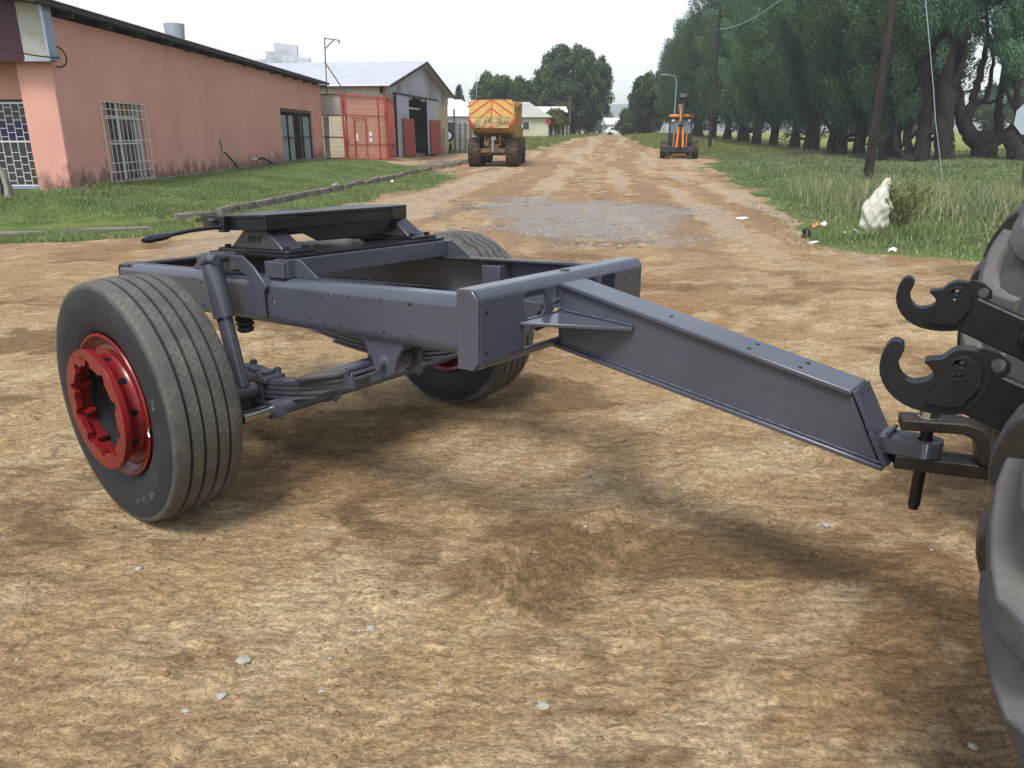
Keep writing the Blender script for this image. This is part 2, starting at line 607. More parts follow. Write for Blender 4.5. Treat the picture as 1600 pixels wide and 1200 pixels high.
def blades(name, x, y, h, w, mat, lean=0.5, tint=None):
    n = len(x)
    z = terrain(x, y) + 0.25 * relief(x, y) - 0.01
    a = RNG.uniform(0, 2 * pi, n)
    dx, dy = np.cos(a), np.sin(a)
    b = RNG.uniform(0, 2 * pi, n)
    l = lean * h * RNG.uniform(0.1, 1, n)
    V = np.zeros((n, 5, 3))
    base = np.column_stack([x, y, z])
    wv = np.column_stack([dx * w, dy * w, np.zeros(n)]) * 0.5
    tip = np.column_stack([np.cos(b) * l, np.sin(b) * l, h * RNG.uniform(0.85, 1.0, n)])
    mid = tip * np.array([0.35, 0.35, 0.6])
    V[:, 0], V[:, 1] = base - wv, base + wv
    V[:, 2], V[:, 3] = base + mid + wv * 0.75, base + mid - wv * 0.75
    V[:, 4] = base + tip
    k = np.arange(n)[:, None] * 5
    F = np.concatenate([k + np.array([[0, 1, 2]]), k + np.array([[0, 2, 3]]), k + np.array([[3, 2, 4]])])
    t = RNG.uniform(0, 1, n) if tint is None else tint
    me = tri_mesh(name, V.reshape(-1, 3), F, mat, {'tint': np.repeat(t, 5)})
    o = bpy.data.objects.new(name, me)
    COL.objects.link(o)
    return o

def sample(n, x0, x1, y0, y1, keep, power=1.0):
    y = y0 * (y1 / y0) ** RNG.uniform(0, 1, n) ** power
    x = RNG.uniform(x0, x1, n)
    k = keep(x, y)
    return x[k], y[k]

def keep_left(x, y):
    m = grass_mask(x, y)
    return (m > RNG.uniform(-0.25, 0.35, len(x))) & (x < interp(y, EDGE_L) + 1) & (x > -9.25 + np.where(y < 16.6, -9, 0)) & (y < 37.6) & \
        (np.abs(x - interp(y, XK) - 0.02) > 0.12) & (np.abs(x / (y + 0.4)) < 0.86)

x, y = sample(340000, -13.5, -1.5, 10.5, 37.5, keep_left)
h = RNG.uniform(0.02, 0.055, len(x)) * (1 + 1.6 * smooth((fbm(x * 0.8, y * 0.8, 51, 3) + 0.02) / 0.5))
edge = np.exp(-((interp(y, EDGE_L) - x) / 0.5) ** 2) + np.exp(-((x + 9.3) / 0.25) ** 2)
h = h * (1 + 1.1 * edge)
tag(blades('lawn_grass', x, y, h, RNG.uniform(0.008, 0.018, len(x)), M['lawn_blades'], 0.9),
    'short mown green grass covering the lawn before the pink wall', 'grass', kind='stuff')

def keep_right(x, y):
    m = grass_mask(x, y)
    return (m > RNG.uniform(-0.75, 0.7, len(x))) & (x > interp(y, EDGE_R) - 1.5) & (np.abs(x / (y + 0.4)) < 0.80)

x, y = sample(470000, 4.0, 42, 8.8, 60, keep_right, 0.85)
pt = fbm(x * 0.45, y * 0.45, 61, 4)
tall = smooth((pt + 0.05) / 0.45) * smooth((x - interp(y, EDGE_R) - 0.2) / 1.6)
h = RNG.uniform(0.04, 0.11, len(x)) * (1 + 2.4 * tall) * (0.45 + 0.55 * smooth(grass_mask(x, y) / 0.8))
tag(blades('verge_grass', x, y, h, RNG.uniform(0.009, 0.02, len(x)) * np.clip(y / 18, 1, 2.2), M['verge_blades'], 0.8),
    'uneven green grass on the verge under the cypress trees', 'grass', kind='stuff')

def keep_far(x, y):
    m = grass_mask(x, y)
    return (m > 0.2) & (np.abs(x / (y + 0.4)) < 0.75)

x, y = sample(90000, -6, 22, 58, 120, keep_far)
tag(blades('meadow_grass', x, y, RNG.uniform(0.1, 0.35, len(x)), RNG.uniform(0.03, 0.06, len(x)),
           grass_material('meadow_blades', (0.12, 0.165, 0.04), (0.21, 0.23, 0.06), (0.36, 0.31, 0.14)), 0.6),
    'yellow green meadow grass beside the far end of the road', 'grass', kind='stuff')

def rock_mesh(name, mat, seed, sub=1):
    bm = bmesh.new()
    bmesh.ops.create_icosphere(bm, subdivisions=sub, radius=1)
    r = random.Random(seed)
    for v in bm.verts:
        v.co *= r.uniform(0.65, 1.15)
        v.co.z *= 0.6
    me = bpy.data.meshes.new(name)
    bm.to_mesh(me)
    bm.free()
    me.materials.append(mat)
    return me

def scatter_stones(name, x, y, s, mat, sink=0.25):
    src = []
    for k in range(6):
        me = rock_mesh('tmp_rock', mat, k)
        v = np.array([q.co[:] for q in me.vertices])
        f = np.array([p.vertices[:] for p in me.polygons])
        src.append((v, f))
        bpy.data.meshes.remove(me)
    V, F, n = [], [], 0
    gm = grass_mask(x, y)
    z = terrain(x, y) + relief(x, y) * np.clip(1 - gm * 1.5, 0.25, 1)
    for i in range(len(x)):
        v, f = src[i % 6]
        a = RNG.uniform(0, 2 * pi)
        R = np.array([[cos(a), -sin(a), 0], [sin(a), cos(a), 0], [0, 0, 1]])
        V.append((v * RNG.uniform(0.7, 1.3, 3)) @ R.T * s[i] + np.array([x[i], y[i], z[i] + s[i] * (0.3 - sink)]))
        F.append(f + n)
        n += len(v)
    me = tri_mesh(name, np.concatenate(V), np.concatenate(F), mat)
    o = bpy.data.objects.new(name, me)
    COL.objects.link(o)
    return o

M['clod'] = pm('dirt_clod', (0.24, 0.155, 0.085), 0.95, 0, 0.4, 3, 0.5, 60, spec=0.1)
M['gravel'] = pm('grey_gravel', (0.24, 0.235, 0.225), 0.9, 0, 0.6, 1.7, 0.4, 50, spec=0.2)
M['pale_stone'] = pm('pale_stone', (0.36, 0.34, 0.31), 0.8, 0, 0.25, 9, 0.4, 70, spec=0.2)
n = 12000
y = 1.5 * (14 / 1.5) ** RNG.uniform(0, 1, n)
x = RNG.uniform(-0.85, 0.85, n) * (y + 0.6)
k = (grass_mask(x, y) < 0) & (fbm(x * 1.2, y * 1.2, 71, 3) > -0.12 + RNG.uniform(-0.2, 0.25, n))
x, y = x[k], y[k]
tag(scatter_stones('dirt_crumbs', x, y, RNG.gamma(1.6, 0.0016, len(x)) + 0.0018, M['clod']),
    'small brown crumbs of earth scattered over the dirt road', 'soil', kind='stuff')
n = 5200
a, r_ = RNG.uniform(0, 2 * pi, n), np.sqrt(RNG.uniform(0, 1, n)) * 1.15
x, y = 1.4 + 2.7 * r_ * np.cos(a), 16.2 + 4.6 * r_ * np.sin(a)
k = fbm(x * 0.6, y * 0.6, 41, 3) > -0.25 + 0.3 * r_
x, y = x[k], y[k]
tag(scatter_stones('crushed_stone', x, y, RNG.gamma(2.0, 0.006, len(x)) + 0.006, M['gravel']),
    'patch of loose grey crushed stone on the dirt road', 'gravel', kind='stuff')
n = 90
y = 1.5 * (10 / 1.5) ** RNG.uniform(0, 1, n)
x = RNG.uniform(-0.8, 0.8, n) * (y + 0.6)
tag(scatter_stones('pale_pebbles', x, y, RNG.gamma(1.6, 0.003, n) + 0.003, M['pale_stone'], 0.5),
    'pale pebbles pressed into the dirt road', 'pebbles', kind='stuff')
for u, v, s in ((380, 1035, 0.018), (848, 1108, 0.016), (346, 1088, 0.014), (1290, 822, 0.02), (838, 866, 0.016), (580, 980, 0.015)):
    p = on_plane(u, v)
    me = rock_mesh('pebble', M['pale_stone'], int(u), 2)
    o = inst('pebble', me, None, (p[0], p[1], float(relief(p[0], p[1])) + 0.004), (0, 0, u), (s * 1.3, s, s * 0.8))
    tag(o, 'pale grey pebble lying bare on the brown dirt', 'pebble', 'pale pebbles on the dirt')
# ------------------------------------------------------------------ tow dolly (local x: forward along the drawbar, y: towards the far wheel)
DOLLY_O, DOLLY_YAW = (-0.958, 3.818, 0.0), radians(-39.29)
FPITCH, FROLL = 0.0573, -0.0165                        # the frame leans with its springs
dolly = thing('dolly_trailer', 'freshly painted grey converter dolly with red wheel hubs and black turntable plate', 'trailer', DOLLY_O, DOLLY_YAW)

def tilt(x, y, z):
    return (x, y, z + FPITCH * x + FROLL * y)

def fbuild(mb, name, mat, parent=None, **kw):
    return mb.tf(tilt).build(name, mat, parent or dolly, **kw)

A, ZT, ZB, FF, FR, HB, ZTB, ZBB, CW = 0.515, 0.975, 0.7675, 1.5294, -1.10, 0.529, 1.003, 0.724, 0.10
TH, RR = 0.009, 0.040

def arc(cx, cy, r, a0, a1, n=6):
    return [(cx + r * cos(a0 + (a1 - a0) * k / n), cy + r * sin(a0 + (a1 - a0) * k / n)) for k in range(n + 1)]

def channel(z0, z1, fl, holes, length, web_holes_axis):
    """C channel along +x from 0, web on the outside (y = 0), flanges towards +y"""
    m = MB()
    out = arc(RR, z1 - RR, RR, pi, pi / 2) + [(fl, z1), (fl, z1 - TH)] + arc(RR, z1 - RR, RR - TH, pi / 2, pi)
    m.prism(out, (0, 0, 0), (0, 1, 0), (0, 0, 1), (length, 0, 0))
    out = arc(RR, z0 + RR, RR, -pi, -pi / 2) + [(fl, z0), (fl, z0 + TH)] + arc(RR, z0 + RR, RR - TH, -pi / 2, -pi)
    m.prism(out, (0, 0, 0), (0, 1, 0), (0, 0, 1), (length, 0, 0))
    m.plate([(0, z0 + RR - 0.0005), (length, z0 + RR - 0.0005), (length, z1 - RR + 0.0005), (0, z1 - RR + 0.0005)], holes,
            (0, TH / 2, 0), (1, 0, 0), (0, 0, 1), TH)
    return m

rail_holes = [(0.341, .874, .011), (0.585, .917, .007), (0.682, .916, .007), (0.732, .93, .008), (0.854, .929, .008), (1.034, .933, .009), (1.185, .931, .009),
              (0.593, .817, .007), (0.685, .812, .007), (0.795, .815, .008), (1.042, .81, .008), (1.187, .811, .008), (-.411, .936, .008), (-.309, .933, .008),
              (-.242, .918, .008), (-.311, .83, .008), (-.245, .813, .008), (-.6, .93, .008), (-.7, .82, .008), (-.85, .9, .008)]
RL = FF - CW - FR - 0.02
for sgn in (-1, 1):
    m = channel(ZB, ZT, 0.082, [circle(f - FR - 0.02, z, r) for f, z, r in rail_holes], RL, 0)
    m.tf(lambda x, y, z, s=sgn: (x + FR + 0.02, s * (A - y), z))
    fbuild(m, 'side_rail', M['paint'], smooth=30)
# rear cross channel (web at the very back)
m = channel(ZB + 0.004, ZT - 0.002, 0.13, [circle(2 * A * k, 0.87, 0.012) for k in (0.12, 0.25, 0.75, 0.88)], 2 * A, 0)
m.tf(lambda x, y, z: (FR + y, A - x, z))
fbuild(m, 'rear_beam', M['paint'], smooth=30)
# front cross channel with cut-outs
def octo(x0, z0, x1, z1, c):
    return [(x0 + c, z0), (x1 - c, z0), (x1, z0 + c), (x1, z1 - c), (x1 - c, z1), (x0 + c, z1), (x0, z1 - c), (x0, z0 + c)]
bh = [circle(s + HB, z, 0.009) for s, z in ((-.497, .923), (-.367, .929), (-.5, .781), (-.367, .788), (.372, .925), (.497, .93), (.372, .79), (.497, .79))]
bh += [octo(-.302 + HB, .868, -.172 + HB, .968, .022), rrect(-.138 + HB, .868, -.078 + HB, .968, .018), rrect(.078 + HB, .868, .165 + HB, .968, .018),
       rrect(.195 + HB, .868, .305 + HB, .968, .018), rrect(-.302 + HB, .757, -.078 + HB, .846, .012), rrect(.078 + HB, .757, .302 + HB, .846, .012)]
m = channel(ZBB, ZTB, CW, bh, 2 * HB - 0.02, 0)
m.tf(lambda x, y, z: (FF - y, x - HB + 0.01, z))
beam = fbuild(m, 'front_beam', M['paint'], smooth=30)
for s in (-1, 1):
    c = 0.030
    o2 = [(FF - CW, ZBB + 0.002), (FF - c, ZBB + 0.002), (FF - 0.004, ZBB + c), (FF - 0.004, ZTB - c), (FF - c, ZTB - 0.002), (FF - CW, ZTB - 0.002)]
    m = MB().plate(o2, [], (0, s * (HB - 0.005), 0), (1, 0, 0), (0, 0, 1), 0.010)
    fbuild(m, 'end_plate', M['paint'], beam, bevel=0.003)
# bolt hole ring in the top flange
fbuild(MB().lathe([(0.020, 0), (0.020, 0.003), (0.011, 0.003), (0.011, 0)], 16, 'z', (FF - 0.055, 0.03, ZTB + 0.0005)), 'hole_rim', M['paint_weld'], beam)

# ---- tongue
T0, T1 = (FF - 0.10, 0.968 + 0.0237), (2.585, 0.712)
SL = (T1[1] - T0[1]) / (T1[0] - T0[0])
TB0, TB1 = (FF - 0.02, 0.734), (2.70, 0.495)
SLB = (TB1[1] - TB0[1]) / (TB1[0] - TB0[0])
zt_ = lambda f: T0[1] + SL * (f - T0[0])
zb_ = lambda f: TB0[1] + SLB * (f - TB0[0])
tongue = MB()
for s in (-1, 1):                                      # side plates
    tongue.prism([(FF - 0.008, zb_(FF - 0.008) + 0.004), (2.690, zb_(2.690) + 0.004), (2.585, zt_(2.585) - 0.004), (FF - 0.008, zt_(FF - 0.008) - 0.004)],
                 (0, s * 0.058 - 0.005, 0), (1, 0, 0), (0, 0, 1), (0, 0.010, 0))
tongue = fbuild(tongue, 'drawbar', M['paint'], bevel=0.0015)
m = MB()
m.prism([(T0[0] + 0.09, zt_(T0[0] + 0.09) - 0.011), (2.590, zt_(2.590) - 0.011), (2.590, zt_(2.590) + 0.006), (T0[0] + 0.09, zt_(T0[0] + 0.09) + 0.006)],
        (0, -0.078, 0), (1, 0, 0), (0, 0, 1), (0, 0.156, 0))
fbuild(m, 'top_flange', M['paint'], tongue, bevel=0.004)
m = MB()
m.prism([(FF - 0.06, zb_(FF - 0.06) - 0.010), (2.705, zb_(2.705) - 0.010), (2.705, zb_(2.705) + 0.006), (FF - 0.06, zb_(FF - 0.06) + 0.006)],
        (0, -0.080, 0), (1, 0, 0), (0, 0, 1), (0, 0.160, 0))
fbuild(m, 'bottom_flange', M['paint'], tongue, bevel=0.004)
# sloping nose plate
nd = Vector((2.705 - 2.588, 0, zb_(2.705) - zt_(2.588))).normalized()
L = sqrt((2.705 - 2.588) ** 2 + (zb_(2.705) - zt_(2.588)) ** 2)
m = MB().plate(rrect(-0.068, 0.0, 0.068, L, 0.006), [circle(-0.03, 0.028, 0.008), circle(0.03, 0.028, 0.008)],
               (2.594, 0, zt_(2.588) + 0.004), (0, 1, 0), nd, 0.012)
fbuild(m, 'nose_plate', M['paint'], tongue, bevel=0.002)
# little black discs painted for the shade in the top plate's bolt holes
for f, s in ((2.25, -0.035), (2.25, 0.035), (2.42, -0.035), (2.42, 0.03), (1.95, 0.0)):
    fbuild(MB().lathe([(0.0085, 0.0), (0.0085, 0.0015), (0.0, 0.0015)], 12, 'z', (f, s, zt_(f) + 0.0058)), 'bolt_hole_disc', M['black_steel'], tongue)
# draw lug with its eye
lz0, lz1 = 0.535, 0.582
outer = [(2.640, -0.048), (2.79, -0.048)] + arc(2.79, 0.0, 0.048, -pi / 2, pi / 2, 10) + [(2.640, 0.048)]
m = MB().plate(outer, [circle(2.79, 0, 0.021, 16)], (0, 0, (lz0 + lz1) / 2), (1, 0, 0), (0, 1, 0), lz1 - lz0)
fbuild(m, 'draw_lug', M['paint'], tongue, bevel=0.004)
# welds run along the joints
def weld(pts, r, parent, name='weld_bead'):
    path = []
    for a, b in zip(pts[:-1], pts[1:]):
        a, b = Vector(a), Vector(b)
        n = max(2, int((b - a).length / 0.008))
        path += [a.lerp(b, k / n) for k in range(n)]
    path.append(Vector(pts[-1]))
    rad = [r * random.uniform(0.7, 1.3) for _ in path]
    fbuild(MB().tube(path, rad, 6), name, M['paint_weld'], parent, smooth=60)
weld([(2.600, -0.066, zt_(2.588) - 0.01), (2.698, -0.066, zb_(2.70) + 0.012)], 0.0055, tongue)
weld([(2.698, -0.05, 0.592), (2.698, 0.05, 0.592)], 0.007, tongue)
weld([(FF + 0.003, -0.062, 0.86), (FF + 0.003, -0.062, zt_(FF) - 0.012)], 0.005, tongue)
weld([(1.56, -0.066, zb_(1.56) + 0.010), (2.69, -0.066, zb_(2.69) + 0.010)], 0.0045, tongue)
# triangular gussets between beam and tongue
for s in (-1, 1):
    poly = [(FF + 0.001, s * 0.315), (FF + 0.001, s * 0.064), (1.845, s * 0.064), (1.845, s * 0.082)]
    m = MB().prism(poly, (0, 0, 0.850), (1, 0, 0), (0, 1, 0), (0, 0, 0.014))
    m.tf(lambda x, y, z: (x, y, z - 0.095 * max(0, x - FF)))
    g = fbuild(m, 'gusset_plate', M['paint'], beam, bevel=0.003)
    if s < 0:
        weld([(FF + 0.02, -0.065, 0.868), (1.84, -0.065, 0.868 - 0.03)], 0.005, beam)

# ---- turntable sub-frame
for f, d in ((0.44, 1), (-0.24, -1)):
    m = MB()
    m.box((f, 0, ZT + 0.040), (0.009, 2 * A - 0.03, 0.076))
    m.box((f - d * 0.05, 0, ZT + 0.074), (0.09, 2 * A - 0.034, 0.008))
    cm = fbuild(m, 'cross_angle', M['paint'], bevel=0.002)
    for s in (-1, 1):
        m = MB().prism([(f + d * 0.005, ZT + 0.001), (f + d * 0.15, ZT + 0.001), (f + d * 0.15, ZT + 0.008), (f + d * 0.04, ZT + 0.076), (f + d * 0.005, ZT + 0.076)],
                       (0, s * (A - 0.055) - 0.004, 0), (1, 0, 0), (0, 0, 1), (0, 0.009, 0))
        fbuild(m, 'gusset', M['paint'], cm, bevel=0.0015)
        fbuild(MB().box((f - d * 0.075, s * (A - 0.030), ZT + 0.036), (0.135, 0.056, 0.068)), 'end_block', M['paint'], cm, bevel=0.003)
    weld([(f + 0.006, -(A - 0.05), ZT + 0.07), (f + 0.006, -(A - 0.05), ZT + 0.006)], 0.006, cm)

# ---- fifth wheel
fw = node('fifth_wheel', dolly)
M['grey_sheen'] = pm('grey_paint_sheen', (0.026, 0.029, 0.036), 0.32, 0, 0.25, 6, 0.15, 120, 0.003)  # dark grey, lightened to put the reflection on the pedestals into the colour
FZ = ZT + 0.080
fbuild(MB().box((0.10, 0, FZ + 0.006), (0.62, 0.94, 0.012)), 'base_plate', M['black_steel'], fw, bevel=0.002)
for s in (-1, 1):
    y0 = s * 0.37
    ped = MB()
    b0, b1 = FZ + 0.026, FZ + 0.125
    V = [(f, y0 + q, b0) for f, q in ((-0.10, -0.055), (0.31, -0.055), (0.31, 0.055), (-0.10, 0.055))] + \
        [(f, y0 + q, b1) for f, q in ((0.03, -0.045), (0.17, -0.045), (0.17, 0.045), (0.03, 0.045))]
    ped.add(V, [(0, 3, 2, 1), (4, 5, 6, 7), (0, 1, 5, 4), (1, 2, 6, 5), (2, 3, 7, 6), (3, 0, 4, 7)])
    ped = fbuild(ped, 'pedestal', M['grey_sheen'], fw, bevel=0.006)
    m = MB().prism(rrect(-0.18, -0.085, 0.38, 0.085, 0.03), (0, y0, FZ + 0.011), (1, 0, 0), (0, 1, 0), (0, 0, 0.016))
    fbuild(m, 'foot_plate', M['black_steel'], ped, bevel=0.003)
    for f in (-0.13, 0.33):
        for q in (-0.05, 0.05):
            fbuild(MB().lathe([(0.0, 0.016), (0.014, 0.016), (0.014, 0), (0.0, 0)], 6, 'z', (f, y0 + q, FZ + 0.026)), 'bolt', M['black_steel'], ped)
    # raised casting mark on the outer face
    if s < 0:
        for k, (f, w, hgt) in enumerate(((0.055, 0.006, 0.03), (0.078, 0.006, 0.03), (0.100, 0.006, 0.03), (0.112, 0.018, 0.006), (0.135, 0.006, 0.03), (0.143, 0.020, 0.006))):
            zc = FZ + 0.068 + (0.012 if hgt < 0.01 and k > 4 else 0)
            yy = y0 - 0.0515
            fbuild(MB().box((f, yy, zc), (w, 0.006, hgt)), 'casting_mark', M['black_steel'], ped)
# top plate: horseshoe with a throat opening to the rear
PT = 1.232
outl = [(0.225, -0.30), (0.225, 0.30), (0.17, 0.44), (0.06, 0.475), (-0.16, 0.475), (-0.30, 0.44), (-0.52, 0.30), (-0.66, 0.28), (-0.66, 0.15),
        (-0.40, 0.055), (-0.08, 0.045), (-0.045, 0.02), (-0.045, -0.02), (-0.08, -0.045), (-0.40, -0.055), (-0.66, -0.15), (-0.66, -0.28), (-0.52, -0.30),
        (-0.30, -0.44), (-0.16, -0.475), (0.06, -0.475), (0.225, -0.44)]
m = MB()
m.prism(outl, (0, 0, 0), (1, 0, 0), (0, 1, 0), (0, 0, 0.016))
m.tf(lambda x, y, z: (x, y, z + PT - 0.016 + (0.12 * min(0.0, x + 0.36))))
top = fbuild(m, 'top_plate', M['black_steel'], fw, bevel=0.003)
rim = MB()                                             # skirt under the plate edge
edge = [outl[i] for i in (18, 19, 20, 21, 0, 1, 2, 3, 4, 5)]
for (a, b) in zip(edge[:-1], edge[1:]):
    q0, q1 = Vector((a[0], a[1], PT - 0.040)), Vector((b[0], b[1], PT - 0.040))
    inw = Vector((-0.012, 0, 0)) if abs(a[1]) < 0.31 and abs(b[1]) < 0.31 else Vector((0, -0.012 * (1 if a[1] + b[1] > 0 else -1), 0))
    rim.bar(q0 + inw, q1 + inw, 0.016, 0.052)
fbuild(rim, 'plate_skirt', M['black_steel'], top, bevel=0.002)
# ribs and lock gear under the plate
rb = MB()
rb.prism([(-0.40, -0.005), (-0.22, -0.02), (-0.14, -0.062), (0.20, -0.066), (0.30, -0.05), (0.40, -0.01), (0.40, 0.03), (-0.40, 0.03)], (0.17, 0, PT - 0.075), (0, 1, 0), (0, 0, 1), (0.018, 0, 0))
rb.box((-0.05, -0.16, PT - 0.06), (0.42, 0.02, 0.085)).box((-0.05, 0.16, PT - 0.06), (0.42, 0.02, 0.085)).box((0.10, 0, PT - 0.07), (0.14, 0.3, 0.07))
fbuild(rb, 'plate_rib', M['black_steel'], top, bevel=0.003)
fbuild(MB().tube([(0.10, -0.34, PT - 0.075), (0.10, 0.34, PT - 0.075)], 0.028, 12), 'pivot_bar', M['black_steel'], top, smooth=40)
m = MB().box((-0.03, -0.488, PT - 0.038), (0.05, 0.03, 0.07)).box((-0.09, -0.495, PT - 0.030), (0.06, 0.022, 0.03))
m.tube([(-0.13, -0.49, PT - 0.02), (-0.10, -0.515, PT - 0.022), (-0.06, -0.515, PT - 0.026)], 0.009, 8)
fbuild(m, 'lock_bracket', M['black_steel'], fw, bevel=0.003)
hp = [(-0.02, -0.47, PT - 0.050), (-0.055, -0.55, PT - 0.052), (-0.02, -0.66, PT - 0.055), (0.04, -0.78, PT - 0.062)]
h = fbuild(MB().tube(hp, 0.009, 8), 'release_handle', M['black_steel'], fw, smooth=40)
fbuild(MB().tube([(0.035, -0.77, PT - 0.062), (0.05, -0.80, PT - 0.064), (0.10, -0.895, PT - 0.069), (0.115, -0.925, PT - 0.071)], [0.010, 0.016, 0.016, 0.009], 8), 'handle_grip', M['black_steel'], h, smooth=40)
fbuild(MB().lathe([(0, -.012), (0.02, -.012), (0.02, .012), (0, .012)], 14, 'y', (0.02, 0.480, PT - 0.03)), 'grease_cap', M['black_steel'], fw)

# ---- bracket inside the far rail, plates
m = MB().box((0.775, 0.405, 0.855), (0.11, 0.010, 0.185)).box((0.826, 0.452, 0.855), (0.010, 0.094, 0.185))
fbuild(m, 'inner_bracket', M['paint'], bevel=0.004)
m = MB().box((0.90, 0.499, 0.872), (0.40, 0.008, 0.168))
fbuild(m, 'doubler_plate', M['paint'], bevel=0.002)

# ---- shock absorbers, brackets and bump stops
for s in (-1, 1):
    sh = node('shock_absorber', dolly)
    def sb(mb, name, mat, s=s, parent=sh, **kw):
        mb.tf(lambda x, y, z: (x, s * y, z))
        return fbuild(mb, name, mat, parent, **kw)
    sb(MB().tube([(0.055, 0.615, 1.030), (0.105, 0.615, 0.80)], 0.046, 18), 'upper_tube', M['paint'], smooth=40)
    sb(MB().tube([(0.104, 0.615, 0.805), (0.185, 0.615, 0.49)], 0.034, 18), 'lower_tube', M['paint'], smooth=40)
    sb(MB().tube([(0.045, 0.665, 1.052), (0.045, 0.655, 1.052), (0.045, 0.625, 1.054), (0.045, 0.623, 1.054), (0.045, 0.60, 1.056), (0.045, 0.598, 1.056), (0.045, 0.55, 1.058)], [0.020, 0.030, 0.031, 0.024, 0.024, 0.028, 0.026], 16), 'top_eye', M['paint'], smooth=40)
    sb(MB().tube([(0.125, 0.63, 1.055), (0.045, 0.63, 1.055)], [0.02, 0.024], 12), 'eye_neck', M['paint'], smooth=40)
    sb(MB().tube([(0.19, 0.56, 0.47), (0.19, 0.66, 0.47)], 0.03, 14), 'lower_eye', M['paint'], smooth=40)
    br = MB().prism([(-0.16, ZT - 0.004), (-0.04, ZT + 0.085), (0.16, ZT + 0.090), (0.235, ZT + 0.05), (0.33, ZT - 0.035), (0.30, ZT - 0.06), (0.30, 0.80), (0.235, 0.80),
                     (0.235, ZT - 0.05), (0.20, ZT + 0.0), (0.12, ZT + 0.03), (0.0, ZT + 0.01)],
                    (0, s * 0.528 - 0.006, 0), (1, 0, 0), (0, 0, 1), (0, 0.012, 0))
    brk = fbuild(br, 'shock_bracket', M['paint'], bevel=0.003)
    fbuild(MB().tube([(0.045, s * 0.50, 1.058), (0.045, s * 0.56, 1.058)], 0.02, 12), 'bracket_pin', M['paint'], brk, smooth=40)
    bs = MB().lathe([(0.0, 0.0), (0.035, 0.0), (0.045, -0.008), (0.045, -0.016), (0.035, -0.022), (0.042, -0.030), (0.042, -0.04), (0.031, -0.046), (0.038, -0.054), (0.038, -0.068),
                     (0.024, -0.076), (0.0, -0.076)], 20, 'z', (0.0, s * 0.455, ZB + 0.002))
    fbuild(bs, 'bump_stop', M['rubber_stop'], smooth=50)

